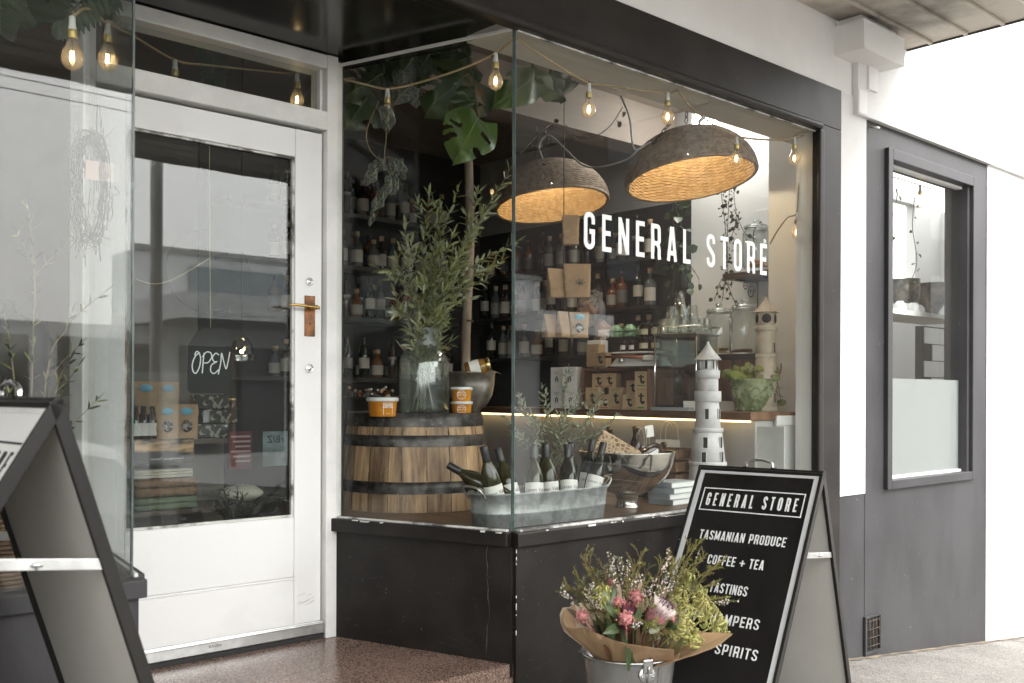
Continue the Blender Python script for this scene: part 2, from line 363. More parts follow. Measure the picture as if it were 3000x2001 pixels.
# lintel and upper wall
MB().box(-3.2, 4.722, -.03, .10, 2.36, 2.57).build('lintel', black, shop, bevel=.004)
bead = [(-.045+.012*math.cos(a), 2.343+.017*math.sin(a)) for a in [R(q) for q in range(90, 271, 30)]]
mb = MB(); prof = bead+[(.0, 2.326), (.0, 2.36)]
mb.add([(-3.2, y, z) for y, z in prof]+[(4.50, y, z) for y, z in prof], [(i, (i+1) % len(prof), len(prof)+(i+1) % len(prof), len(prof)+i) for i in range(len(prof))], True)
mb.build('lintel_moulding', black, shop)
MB().box(-3.2, 4.84, -.02, .2, 2.57, 2.93).build('upper_wall', white_up, shop)
MB().box(-3.2, 4.84, .02, .2, 2.93, 4.6).build('parapet', white_up, shop)
MB().box(4.50, 4.722, -.03, .006, -.62, 2.36).build('jamb', black, shop, bevel=.004)
MB().box(4.512, 4.75, .0075, .104, .474, 2.334).build('window_reveal', int_white, shop)
# jamb moulding strip around the glass
MB().box(4.488, 4.53, -.048, -.028, .484, 2.327).build('jamb_moulding', black, shop, bevel=.008)
MB().box(4.722, 4.987, -.026, .10, .465, 2.57).build('pier', white, shop, bevel=.003)
MB().box(4.722, 4.987, -.022, .10, -.7, .463).build('pier_base', grey, shop)
# second wall panel with the small window opening
w2 = MB()
w2.box(4.987, 5.235, -.024, .12, -.9, 2.52); w2.box(6.24, 6.522, -.024, .12, -.9, 2.52)
w2.box(5.235, 6.24, -.024, .12, 2.30, 2.52)
VX0, VX1, VZ0, VZ1 = 4.99, 5.14, -.375, -.205
w2.box(5.235, 6.24, -.024, .12, -.9, .51)
w2.build('grey_wall_panel', grey, shop)
MB().box(6.522, 12, -.028, .2, -1.6, 2.47).build('white_end_wall', white, shop)
MB().box(4.845, 12, -.054, .2, 2.471, 4.6).build('fascia', white, shop, bevel=.003)
MB().box(4.9356, 5.03, -.068, -.04, 2.615, 2.745).build('corbel', white_up, shop, bevel=.002)
MB().box(4.8496, 4.9356, -.058, -.02, 2.476, 2.60).build('corbel', white_up, shop, bevel=.002)
MB().box(4.666, 5.094, -.184, .02, 2.74, 2.89).build('bracket_box', white_up, shop, bevel=.003)
MB().box(4.70, 5.06, -.15, .02, 2.89, 2.925).build('bracket_cap', white_up, shop)
# fixing stub under the fascia
MB().tube([(5.02, -.03, 2.44), (5.045, -.07, 2.425)], .008).build('bolt', M('dull_steel', (.5, .5, .48), .4, 1), shop)
# stall riser of the big window
MB().add([(2.459, -.02, -.4), (4.50, -.02, -.62), (4.50, -.02, .43), (2.459, -.02, .43), (2.459, .05, -.4), (4.50, .05, -.62), (4.50, .05, .43), (2.459, .05, .43)],
         [(0, 1, 2, 3), (5, 4, 7, 6), (3, 2, 6, 7), (4, 0, 3, 7), (1, 5, 6, 2)]).build('stall_riser', black, shop)
rd = Vector((-.3057, .952, 0)); rn = Vector((.952, .3057, 0))       # return wall direction and inward normal
def ret(d, n, z): p = Vector((2.459, 0, 0))+rd*d+rn*n; return (p.x, p.y, z)
RL = .86
def ret_box(d0, d1, n0, n1, z0, z1, b=None):
    b = b or MB()
    vs = [ret(d, n, z) for z in (z0, z1) for d, n in ((d0, n0), (d1, n0), (d1, n1), (d0, n1))]
    return b.add(vs, [(0, 1, 2, 3), (7, 6, 5, 4), (0, 4, 5, 1), (1, 5, 6, 2), (2, 6, 7, 3), (3, 7, 4, 0)])
ret_box(-.004, RL, -.018, .05, -.05, .43).build('return_riser', black, shop)
# sill caps with a proud lip
MB().add([(2.44, -.05, .43), (4.50, -.05, .43), (4.50, .06, .43), (2.47, .06, .43), (2.44, -.05, .482), (4.50, -.05, .482), (4.50, .06, .487), (2.47, .06, .487)],
         [(0, 3, 2, 1), (4, 5, 6, 7), (0, 1, 5, 4), (1, 2, 6, 5), (2, 3, 7, 6), (3, 0, 4, 7)]).build('window_sill', black, shop, bevel=.004)
ret_box(-.0, RL, -.045, .05, .431, .4835).build('window_sill', black, shop, bevel=.004)
# chipped putty bead at the foot of the glass
MB().box(2.47, 4.49, -.03, -.004, .482, .492).build('putty_bead', chip, shop, bevel=.003)
ret_box(.012, RL-.05, -.026, -.005, .483, .491).build('putty_bead', chip, shop, bevel=.003)
chipm = M('flaked_paint', (.75, .74, .71), .8, var=.05)
rng = random.Random(3)
cb = MB()
for k in range(18):
    x = rng.uniform(2.5, 4.4)**1.0; l = rng.choice([.01, .02, .035, .11])*rng.uniform(.6, 1.2); h = rng.uniform(.002, .007)
    cb.box(x, x+l, -.0512, -.047, .4835-h, .4838)
for k in range(8):
    d = rng.choice([rng.uniform(.55, .82), rng.uniform(.02, .1)]); ret_box(d, d+rng.uniform(.006, .03), -.0462, -.04, .4845-rng.uniform(.002, .006), .4846, cb)
for k in range(7):
    z = rng.choice([rng.uniform(.36, .47), rng.uniform(.05, .47)]); l = rng.uniform(.004, .03)
    cb.box(2.4575, 2.4605, -.0212 if z < .43 else -.0512, -.0195, z, z+l)
stuff(cb.build('paint_chips', chipm, shop))
sf = MB()
for k in range(34):
    x = rng.uniform(2.5, 3.4); z = rng.choice([rng.uniform(-.1, .12), rng.uniform(-.1, .4)]); l = rng.uniform(.008, .05); s_ = rng.uniform(-.4, .4); w_ = rng.uniform(.0008, .0024)
    sf.add([(x, -.0206, z), (x+l, -.0206, z+l*s_), (x+l, -.0206, z+l*s_+w_), (x, -.0206, z+w_)], [(0, 1, 2, 3)])
    d = rng.uniform(.05, .8); z = rng.choice([rng.uniform(.02, .12), rng.uniform(.02, .4)])
    a_, b_ = ret(d, -.0186, z), ret(d+l, -.0186, z+l*s_); sf.add([a_, b_, (b_[0], b_[1], b_[2]+w_), (a_[0], a_[1], a_[2]+w_)], [(0, 3, 2, 1)])
stuff(sf.build('scuff_marks', M('riser_scuff', (.055, .05, .047), .8, var=.3), shop))
# glazing: main pane, return pane, second-window pane
win = empty_part('display_window', shop)
MB().box(2.463, 4.502, -.004, .004, .487, 2.33).build('pane', glass, win)
MB().box(2.4592, 2.4626, -.0045, .0045, .487, 2.33).build('pane_edge', glass_edge, win)
rw = empty_part('return_window', shop)
ret_box(.006, RL-.035, -.004, .004, .487, 2.33).build('pane', glass_mat('return_glass', (.97, .985, .98), 1.32, haze=.001), rw)
ret_box(.0, .0055, -.0045, .0045, .487, 2.33).build('pane_edge', glass_edge, rw)
ret_box(RL-.04, RL-.018, -.02, .012, .484, 2.34).build('glazing_bar', trim_white, rw)
ret_box(.01, RL-.04, -.014, -.005, 2.322, 2.333).build('glazing_bar', trim_white, rw)
ret_box(RL-.018, RL+.02, -.03, .05, -.02, 2.36).build('jamb', black, rw)
MB().box(2.465, 4.5, -.014, -.005, 2.320, 2.329).build('putty_bead', chip, win)
# window lettering: GENERAL STORE
lw = M('white_vinyl', (.80, .83, .82), .5, var=.01)
gx0, gx1 = 2.8253, 4.0829; gz0 = .5*(1.5566+1.5651); gz1 = .5*(1.7028+1.7146)
hh = gz1-gz0; LM = T((gx0+gx1)/2, -.0045, (gz0+gz1)/2) @ RX(R(90))
letters('GENERAL STORE', hh, hh*.26, LM, lw, win, 'lettering', .0008, gx1-gx0)

# recess soffit, door wall
MB().prism([(.9, -.0), (2.62, -.0), (2.3, .92), (1.0, .92)], 2.361, 2.40).build('soffit', gloss_black, shop)
dw = empty_part('door_frame', shop)
# ---- door frame, transom and door
DY = .82
MB().box(2.141, 2.192, DY-.05, DY+.08, 0, 2.358).build('jamb', trim_white, dw, bevel=.004)
MB().box(1.185, 1.228, DY-.05, DY+.08, 0, 2.358).build('jamb', trim_white, dw, bevel=.004)
MB().box(1.228, 2.141, DY-.046, DY+.08, 2.302, 2.357).build('head', trim_white, dw, bevel=.004)
MB().box(1.228, 2.141, DY-.052, DY+.08, 2.052, 2.127).build('transom_bar', trim_white, dw, bevel=.004)
MB().box(2.128, 2.1405, DY-.012, DY+.03, 2.128, 2.301).build('transom_bead', trim_white, dw)
MB().box(1.24, 2.127, DY+.01, DY+.016, 2.128, 2.301).build('transom_pane', glass_door, dw)
MB().box(1.229, 2.14, DY+.03, DY+.05, 2.0405, 2.0515).build('stop', wood_dark, dw)
door = empty_part('door', shop)
MB().box(1.236, 1.341, DY-.02, DY+.022, .012, 2.04).build('stile', door_white, door, bevel=.003)
MB().box(2.014, 2.135, DY-.02, DY+.022, .012, 2.04).build('stile', door_white, door, bevel=.003)
MB().box(1.342, 2.013, DY-.0195, DY+.022, 1.928, 2.0395).build('top_rail', door_white, door, bevel=.003)
MB().box(1.342, 2.013, DY-.0195, DY+.022, .2605, .497).build('lock_panel', door_white, door, bevel=.003)
MB().box(1.342, 2.013, DY-.0225, DY+.022, .2495, .2595).build('panel_bead', door_white, door, bevel=.003)
MB().box(1.342, 2.013, DY-.0195, DY+.022, .0125, .2485).build('bottom_rail', door_white, door, bevel=.003)
gb = MB()
gb.box(1.342, 1.350, DY-.012, DY, .498, 1.927); gb.box(2.003, 2.013, DY-.014, DY, .498, 1.927)
gb.box(1.350, 2.003, DY-.012, DY, 1.919, 1.927); gb.box(1.350, 2.003, DY-.014, DY, .498, .507)
gb.build('glazing_bead', chip, door)
MB().box(1.346, 2.009, DY+.002, DY+.008, .499, 1.925).build('door_pane', glass_door, door)
steel = M('brushed_steel', (.62, .63, .62), .3, 1, var=.1, vs=9, stretch=(1, 1, 12))
chrome = M('chrome', (.75, .75, .74), .12, 1, var=.05)
alu = M('aluminium_strip', (.60, .61, .60), .38, 1, var=.12, vs=12)
brass = M('worn_brass', (.55, .36, .13), .28, 1, var=.15, vs=20)
copper = M('aged_copper_plate', (.30, .135, .06), .5, .7, col2=(.14, .07, .04), vs=25)
rubber = M('black_rubber', (.015, .015, .015), .6)
MB().box(1.2285, 2.14, DY-.034, DY-.0205, .020, .072).build('kick_strip', alu, door, bevel=.004)
MB().box(1.2285, 2.14, DY-.038, DY-.0206, .058, .066).build('kick_strip_bead', alu, door, bevel=.003)
MB().box(1.2285, 2.148, DY-.036, DY-.018, .001, .0195).build('seal', rubber, door)
text_mesh('lettering', 'RAVEN', .016, M('ink_black', (.02, .02, .02), .6), door, T(1.6745, DY-.0343, .044) @ RX(R(90)), ext=.0002)
hp = MB().box(2.055, 2.103, DY-.024, DY-.0205, 1.2176, 1.3809)
hp.build('handle_plate', copper, door, bevel=.002)
hz = 1.3317
hl = MB(); hl.lathe([(.012, 0), (.012, .02), (.009, .035), (.009, .05), (1e-4, .05)], 12, T(2.081, DY-.024, hz) @ RX(R(90)))
hl.tube(spline([(2.096, DY-.067, hz), (2.06, DY-.069, hz+.001), (2.0, DY-.066, hz+.005), (1.966, DY-.06, hz+.003)], 5), lambda t: .0075*(1-.35*t), 8)
hl.build('handle', brass, door)
ks = MB().lathe([(.004, 0), (.004, .002), (1e-4, .002)], 8, T(2.08, DY-.0242, hz-.062) @ RX(R(90))); ks.build('keyhole', M('ink_black', (.02, .02, .02), .6), door)
for sx, sz in ((2.06, 1.3739), (2.098, 1.3739), (2.06, 1.2247), (2.098, 1.2247)):
    MB().lathe([(.003, 0), (.002, .0015), (1e-4, .002)], 8, T(sx, DY-.0241, sz) @ RX(R(90))).build('screw', copper, door)
for i, (lz, r) in enumerate(((1.4369, .0165), (1.0894, .019))):
    lk = MB().lathe([(r, 0), (r*.98, .006), (r*.9, .008), (r*.76, .008), (r*.72, .006)], 24, T(2.077, DY-.0205, lz) @ RX(R(90)), caps=False)
    o = lk.build('lock', chrome, door)
    MB().lathe([(r*.72, .0055), (r*.70, .0062), (1e-4, .0066)], 20, T(2.077, DY-.0205, lz) @ RX(R(90)), caps=False).build('lock_face', steel, door)
    MB().box(2.0755, 2.079, DY-.0278, DY-.026, lz-r*.45, lz-r*.1).build('keyhole', rubber, door)
rgs = random.Random(14)
for k in range(9):
    x0 = rgs.uniform(2.02, 2.09); z0 = rgs.uniform(.13, .20); l = rgs.uniform(.015, .045)
    MB().add([(x0, DY-.0204, z0), (x0+l, DY-.0204, z0+l*.28), (x0+l, DY-.0204, z0+l*.28+.0015), (x0, DY-.0204, z0+.0012)], [(0, 1, 2, 3)]).build('scuff', M('scuff_mark', (.36, .34, .31), .7, var=.2), door)
ck_ = MB(); pts = []
for k in range(22): pts.append(Vector(ret(.095+.010*mnoise.noise((k*.35, 0, 0))+.006*math.sin(k*.4), -.0183, .425-k*.0193)))
ck_.tube(pts, lambda t: .0011+.0006*math.sin(t*17), 4); ck_.build('paint_crack', M('crack_dust', (.085, .075, .07), .9, var=.4, vs=40), shop)
# left return and left window
ld = Vector((.1724, .985, 0)); ln = Vector((-.985, .1724, 0))
def lret(d, n, z): p = Vector((1.056, 0, 0))+ld*d+ln*n; return (p.x, p.y, z)
def lret_box(d0, d1, n0, n1, z0, z1):
    vs = [lret(d, n, z) for z in (z0, z1) for d, n in ((d0, n0), (d1, n0), (d1, n1), (d0, n1))]
    return MB().add(vs, [(0, 1, 2, 3), (7, 6, 5, 4), (0, 4, 5, 1), (1, 5, 6, 2), (2, 6, 7, 3), (3, 7, 4, 0)])
lw_ = empty_part('left_window', shop)
MB().box(-3.2, 1.056, -.02, .05, -.3, .43).build('stall_riser', grey, lw_)
lret_box(0, .80, -.018, .05, -.2, .43).build('return_riser', grey, lw_)
MB().box(-3.2, 1.08, -.05, .06, .431, .482).build('window_sill', grey, lw_, bevel=.004)
lret_box(.05, .80, -.045, .05, .431, .4815).build('window_sill', grey, lw_, bevel=.004)
MB().box(-3.2, 1.052, -.004, .004, .485, 2.33).build('pane', glass, lw_)
lret_box(.006, .80, -.004, .004, .485, 2.33).build('pane', glass, lw_)
MB().box(1.0525, 1.0575, -.0045, .0045, .485, 2.33).build('pane_edge', glass_edge, lw_)
lret_box(.0, .80, -.016, -.006, .482, .492).build('putty_bead', trim_white, lw_)
# small window: proud frame with deep reveal, frosted lower half
w2p = empty_part('side_window', shop)
fx0, fx1, fz0, fz1 = 5.192, 6.325, .474, 2.355
for bx in ((fx0, fx0+.052, fz0, fz1), (fx1-.052, fx1, fz0, fz1), (fx0+.052, fx1-.052, fz0, fz0+.05), (fx0+.052, fx1-.052, fz1-.06, fz1)):
    MB().box(bx[0], bx[1], -.048, .05, bx[2], bx[3]).build('frame', grey, w2p, bevel=.003)
for bx in ((fx0+.0525, fx0+.066, fz0+.05, fz1-.06), (fx1-.066, fx1-.0525, fz0+.05, fz1-.06), (fx0+.066, fx1-.066, fz1-.075, fz1-.0605), (fx0+.066, fx1-.066, fz0+.0505, fz0+.064)):
    MB().box(bx[0], bx[1], .01, .045, bx[2], bx[3]).build('glazing_bead', trim_white, w2p)
MB().box(fx0+.066, fx1-.066, .022, .028, fz0+.064, fz1-.075).build('pane', glass, w2p)
fr_m, fnt = node_mat('frosted_film'); o_ = N(fnt, 'ShaderNodeOutputMaterial'); t1 = N(fnt, 'ShaderNodeBsdfTranslucent'); d1 = N(fnt, 'ShaderNodeBsdfDiffuse'); g1 = N(fnt, 'ShaderNodeBsdfGlossy')
t1.inputs[0].default_value = (.68, .69, .68, 1); d1.inputs[0].default_value = (.46, .47, .465, 1); g1.inputs['Roughness'].default_value = .15
m1 = N(fnt, 'ShaderNodeMixShader'); m1.inputs[0].default_value = .55; m2 = N(fnt, 'ShaderNodeMixShader'); m2.inputs[0].default_value = .06
fnt.links.new(t1.outputs[0], m1.inputs[1]); fnt.links.new(d1.outputs[0], m1.inputs[2]); fnt.links.new(m1.outputs[0], m2.inputs[1]); fnt.links.new(g1.outputs[0], m2.inputs[2]); fnt.links.new(m2.outputs[0], o_.inputs[0])
MB().box(fx0+.067, fx1-.067, .029, .030, fz0+.065, 1.09).build('frosted_film', fr_m, w2p)
# wall vent near the ground: flat dark sheet painting the recess shade, with bars
vx, vz = 5.06, -.29
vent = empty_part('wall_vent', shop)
MB().box(vx-.075, vx+.075, -.0265, -.0245, vz-.095, vz+.085).build('opening', M('vent_shade', (.012, .010, .009), .9), vent)
vb = MB()
for i in range(5): vb.tube([(vx-.07+i*.035, -.033, vz-.09), (vx-.07+i*.035, -.033, vz+.08)], .003, 5)
for i in range(4): vb.tube([(vx-.075, -.034, vz-.07+i*.045), (vx+.075, -.034, vz-.07+i*.045)], .003, 5)
vb.build('grille', M('rusty_iron', (.06, .045, .035), .8, .5, var=.5, vs=30), vent)
for bx in ((vx-.085, vx-.075, vz-.11, vz+.095), (vx+.075, vx+.085, vz-.11, vz+.095), (vx-.075, vx+.075, vz+.085, vz+.095), (vx-.075, vx+.075, vz-.11, vz-.095)):
    MB().box(bx[0], bx[1], -.0375, -.0245, bx[2], bx[3]).build('rim', grey, vent)

# awning: boards with cover battens running along the front, end trim and street-side gutter
aw = thing('awning', 'flat white boarded street awning over the footpath, stained near the wall', 'awning')
soff = M('stained_awning_lining', (.72, .70, .66), .7, col2=(.48, .43, .37), vs=2.2, lo=.5, hi=.8, bump=.1, bs=30)
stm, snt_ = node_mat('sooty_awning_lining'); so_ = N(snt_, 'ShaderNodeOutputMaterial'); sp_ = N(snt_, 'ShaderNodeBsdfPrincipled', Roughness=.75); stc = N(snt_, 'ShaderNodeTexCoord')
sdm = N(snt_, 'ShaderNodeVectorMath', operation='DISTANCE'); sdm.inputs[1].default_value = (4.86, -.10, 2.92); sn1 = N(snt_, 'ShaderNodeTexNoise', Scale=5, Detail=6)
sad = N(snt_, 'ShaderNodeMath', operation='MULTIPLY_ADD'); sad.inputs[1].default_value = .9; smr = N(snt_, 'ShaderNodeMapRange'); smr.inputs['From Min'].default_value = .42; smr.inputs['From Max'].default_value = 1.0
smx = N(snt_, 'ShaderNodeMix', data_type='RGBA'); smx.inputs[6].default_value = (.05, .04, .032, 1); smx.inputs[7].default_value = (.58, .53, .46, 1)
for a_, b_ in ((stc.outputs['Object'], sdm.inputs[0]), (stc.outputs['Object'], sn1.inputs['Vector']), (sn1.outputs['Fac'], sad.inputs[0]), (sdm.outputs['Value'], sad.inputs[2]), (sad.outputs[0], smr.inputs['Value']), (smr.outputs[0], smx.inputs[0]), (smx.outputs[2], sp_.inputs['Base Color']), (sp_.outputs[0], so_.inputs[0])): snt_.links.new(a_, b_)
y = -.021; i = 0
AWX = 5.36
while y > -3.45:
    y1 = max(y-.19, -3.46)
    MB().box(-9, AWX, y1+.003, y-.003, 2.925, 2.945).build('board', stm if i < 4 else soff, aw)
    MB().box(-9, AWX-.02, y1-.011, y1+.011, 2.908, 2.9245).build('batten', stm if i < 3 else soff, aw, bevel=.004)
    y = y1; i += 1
MB().box(AWX, AWX+.012, -3.5, -.06, 2.915, 3.03).build('end_trim', M('dark_end_trim', (.045, .04, .036), .5), aw)
MB().box(AWX+.0125, AWX+.03, -3.5, -.06, 2.985, 3.06).build('end_capping', white, aw)
gut = MB()
pts = [(-9+14.36*k/180, -3.5-.012*math.sin(k*.9), 2.86) for k in range(181)]
for a, b in zip(pts, pts[1:]):
    gut.add([a, b, (b[0], b[1], 3.05), (a[0], a[1], 3.05)], [(0, 1, 2, 3)], True)
gut.build('corrugated_edge', M('awning_edge', (.5, .48, .45), .6), aw, solid=.006)
MB().box(-9, AWX, -3.49, -.03, 3.06, 3.08).build('roof_sheet', M('roof_iron', (.4, .4, .4), .4, .8), aw)
for px_ in (-6.5, -1.6, 3.3):
    MB().lathe([(.05, gz(px_)-.02), (.05, 2.9)], 14, T(px_, -3.62, 0)).build('post', white, aw)

# ---------------------------------------------------------------- shop interior shell
def wall(name, mat, *b): return structure(MB().box(*b).build(name, mat))
wall('shop_floor', floor_m, -3.2, 6.6, .87, 3.7, -.06, .015)
wall('window_deck_left', M('left_deck_timber', (.10, .07, .045), .6, var=.3), -3.2, 1.0, .05, 1.0, .40, .45)
structure(MB().prism([(2.52, .055), (4.70, .055), (4.25, .62), (3.5, 1.35), (2.95, 1.62), (2.42, 1.62), (2.27, .84)], .38, .472).build('window_deck', M('deck_timber', (.13, .075, .042), .5, var=.4, vs=5, stretch=(8, 1, 1))))
wall('ceiling', int_brown, -3.2, 4.55, .3, 3.72, 2.90, 2.95)
wall('ceiling_right', int_brown, 4.551, 5.45, 1.42, 3.72, 2.90, 2.95)  # ceiling left open over the counter end, an added unseen skylight
wall('back_wall', M('back_wall_brown', (.13, .115, .10), .75, var=.1), -3.2, 2.9, 3.62, 3.72, 0, 2.9)
wall('back_wall_dark', int_dark, 2.9, 5.4, 3.60, 3.72, 0, 2.9)
wall('side_wall_white', int_white, 5.35, 5.45, .43, 1.42, 0, 2.9)
wall('side_wall_grey', int_grey, 5.35, 5.45, 1.42, 3.6, 2.3, 2.9)
wall('side_wall_dark', int_dark, 5.348, 5.45, 1.42, 3.6, 0, 2.3)
wall('wall_nib', int_white, 4.75, 5.20, .105, .425, -.4, 2.9)
wall('window_head_lining', M('window_head_paint', (.60, .57, .52), .7, var=.03), 2.43, 4.752, .012, .24, 2.335, 2.9)
wall('left_side_wall', M('left_wall_brown', (.15, .13, .115), .75), -3.3, -3.2, 0, 3.7, -.2, 2.9)
wall('bulkhead', int_brown, 2.36, 5.35, 1.55, 1.75, 2.62, 2.9)
# side room behind the small window
wall('side_room_wall', M('side_room_white', (.42, .42, .41), .7, var=.02), 5.45, 8.9419, 1.95, 2.05, -.5, 2.9)
wall('side_room_wall_right', MATS['side_room_white'], 9.6285, 10.2, 1.95, 2.05, -.5, 2.9)
wall('side_room_wall_sill', MATS['side_room_white'], 8.9419+.001, 9.6285-.001, 1.951, 2.049, -.5, 2.1352)
wall('side_room_wall_head', MATS['side_room_white'], 8.9419+.001, 9.6285-.001, 1.951, 2.049, 2.9804, 2.9)
wall('side_room_end', M('side_room_white', (.7, .7, .7), .7), 10.2, 10.3, .12, 2.05, -.5, 2.9)
wall('side_room_ceiling', int_white, 5.25, 10.3, .12, .75, 2.62, 2.69)  # covers the front only; the open rest is an added skylight for brightness
wall('side_room_floor', floor_m, 5.25, 10.3, .12, 2.0, -.5, -.45)

# ---------------------------------------------------------------- across the street (seen mirrored in the glass)
opp = thing('building_across_street', 'low pale shop building across the street with dark shopfront under a verandah', 'building', (0, 0, 0))
og = M('pale_grey_render', (.80, .81, .81), .8, var=.05)
MB().box(8, 18.1, -19, -16.2, -4, 4.0).build('wall', og, opp)
MB().box(-16, 7.99, -18, -16.2, -4, 2.3).build('low_wing', og, opp)
MB().box(8, 18.1, -16.2, -13.6, 2.45, 2.95).build('verandah', M('verandah_grey', (.62, .63, .63), .7), opp)
ogl = M('dark_shop_glass', (.02, .022, .024), .08)
ofr = M('shop_timber', (.25, .17, .1), .5)
for i in range(9):
    x = -12+i*3
    MB().box(x, x+2.5, -16.21, -16.17, gz(x)+.55 if gz(x) > -1 else -.6, 2.05).build('window', ogl, opp)
    MB().box(x+1.2, x+1.3, -16.17, -16.14, -.6, 2.2).build('mullion', ofr, opp)
    if x > 6: MB().box(x+2.5, x+2.62, -13.8, -13.68, -4, 2.44).build('post', white, opp)
MB().box(9.2, 11.8, -16.19, -16.1, 3.15, 3.75).build('sign_board', M('faded_sign', (.30, .34, .36), .6), opp)
for x in (12.5, 13.6, 14.7, 16.2): MB().box(x, x+.7, -16.21, -16.17, 3.1, 3.8).build('upper_window', ogl, opp)
MB().box(8.0, 18.1, -16.35, -16.1, 4.001, 4.12).build('coping', M('coping_grey', (.4, .4, .39), .7), opp)
MB().add([(13, -19, 4.0), (17.5, -19, 4.0), (17.5, -16.6, 4.0), (13, -16.6, 4.0), (13.8, -17.8, 5.1), (16.7, -17.8, 5.1)], [(0, 1, 5, 4), (1, 2, 5), (2, 3, 4, 5), (3, 0, 4)]).build('roof', M('grey_roof', (.16, .16, .165), .6), opp)
tall = thing('added_brick_block', 'added tall dark brick block across the street, keeping sky off the glass', 'building', (0, 0, 0))  # unseen block, added to keep sky reflection off the main pane
brk = M('dark_brick', (.055, .042, .036), .85, var=.25, vs=6)
MB().box(18.2, 70, -22, -15.6, -8, 11).build('wall', brk, tall)
for i in range(10):
    for z in (4.2, 7.4):
        MB().box(20+i*3.2, 21.3+i*3.2, -15.62, -15.57, z, z+1.7).build('window', M('dark_shop_glass', (.02, .022, .024), .08), tall)
wb = MB()
for k, (y0, z0) in enumerate(((-9.4, 4.42), (-9.4, 4.56), (-9.4, 4.74), (-9.4, 4.82))):
    p = [(-30+i*3, y0, z0+.00006*((i-13)*3)**2) for i in range(41)]
    wb.tube(p, .006, 4)
pw = thing('power_lines', 'black overhead power lines strung along the street', 'power line')
wb.build('wires', rubber, pw)
# ================================================================ window display
def oak(name, a, b): return M(name, a, .6, col2=b, vs=5, stretch=(6, 6, .6), bump=.35, bs=26, rand=.38, lo=.35, hi=.68)
stave_m = oak('barrel_oak', (.15, .085, .045), (.52, .35, .20))
hoop_m = M('barrel_hoop_iron', (.035, .033, .032), .5, .75, col2=(.11, .10, .095), vs=20, bump=.2, bs=80, speck=(70, .70, (.3, .27, .24)))
BX, BY = 2.80, 1.06
barrel = thing('oak_barrel', 'upturned oak half barrel with iron hoops behind the return window', 'barrel', (BX, BY, .472))
def br(z): return .352-.043*(z/.43)**1.8      # radius against height
ns = 26; rb = random.Random(11); cuts = [0]
for i in range(ns): cuts.append(cuts[-1]+rb.uniform(.7, 1.35))
cuts = [c/cuts[-1]*2*PI for c in cuts]
for i in range(ns):
    a0, a1 = cuts[i]+.004, cuts[i+1]-.004; mb = MB(); dr = rb.uniform(-.0015, .0015)
    def fn(u, v, a0=a0, a1=a1, dr=dr):
        a = lerp(a0, a1, u); r = br(v*.43)+dr; return (r*math.cos(a), r*math.sin(a), v*.43)
    mb.grid(fn, 3, 8, True)
    mb.add([fn(u/3, 1) for u in range(4)]+[((br(.43)-.025)*math.cos(lerp(a0, a1, u/3)), (br(.43)-.025)*math.sin(lerp(a0, a1, u/3)), .43) for u in range(4)], [(k, k+1, k+5, k+4) for k in range(3)])
    mb.build('stave', stave_m, barrel)
for z0, z1 in ((.372, .432), (.285, .335), (.08, .132)):
    MB().lathe([(br(z0)+.0035, z0), (br((z0+z1)/2)+.0055, (z0+z1)/2), (br(z1)+.0035, z1), (br(z1)-.004, z1+.0005), (br(z0)-.004, z0-.0005)], 64, caps=False).build('hoop', hoop_m, barrel)
MB().lathe([(br(.43)-.02, .405), (br(.43)-.02, .418), (1e-4, .418)], 48, caps=False).build('head', M('barrel_head', (.06, .04, .028), .6, var=.4, vs=6), barrel)
bt = .472+.4185
# ---- big glass jar with olive branches
clear = glass_mat('clear_glass', (.90, .93, .91), 1.5, gain=2.2)
def solid_glass(name, col):
    m, nt = node_mat(name); o = N(nt, 'ShaderNodeOutputMaterial'); g = N(nt, 'ShaderNodeBsdfGlass', IOR=1.5, Roughness=0.0); g.inputs[0].default_value = c4(col); nt.links.new(g.outputs[0], o.inputs[0]); MATS[name] = m; return m
jarglass = glass_mat('jar_glass', (.90, .93, .90), 1.5, gain=1.8, haze=.035, hazecol=(.62, .65, .60))  # haze paints in the window light that the jar would refract
water = glass_mat('jar_water', (.78, .84, .76), 1.33)
rimglass = M('ground_glass_neck', (.13, .14, .125), .35, var=.2, vs=10)
VX_, VY_ = (2.8505,1.06,0.892)[0], 1.06
vase = thing('glass_jar', 'large clear glass apothecary jar with frosted neck on the barrel, part filled with water', 'jar', (VX_, VY_, bt))
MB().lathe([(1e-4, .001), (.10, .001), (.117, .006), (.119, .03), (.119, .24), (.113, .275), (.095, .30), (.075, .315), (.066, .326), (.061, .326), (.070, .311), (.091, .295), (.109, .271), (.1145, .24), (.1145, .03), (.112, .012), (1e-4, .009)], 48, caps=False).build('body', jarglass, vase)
MB().lathe([(.066, .325), (.063, .335), (.067, .385), (.072, .405), (.0725, .41), (.068, .41), (.061, .385), (.058, .335)], 40, caps=False).build('neck', rimglass, vase)
MB().lathe([(1e-4, .0105), (.110, .013), (.1135, .03), (.1135, .074), (1e-4, .074)], 40, caps=False).build('water', water, vase)
leafmat = M('olive_leaf', (.18, .20, .065), .36, col2=(.34, .35, .165), vs=30, trans=.18)
leafpale = M('olive_leaf_underside', (.36, .39, .27), .5, col2=(.24, .27, .17), vs=30, trans=.15)
twig = M('olive_twig', (.16, .13, .075), .6, var=.3)
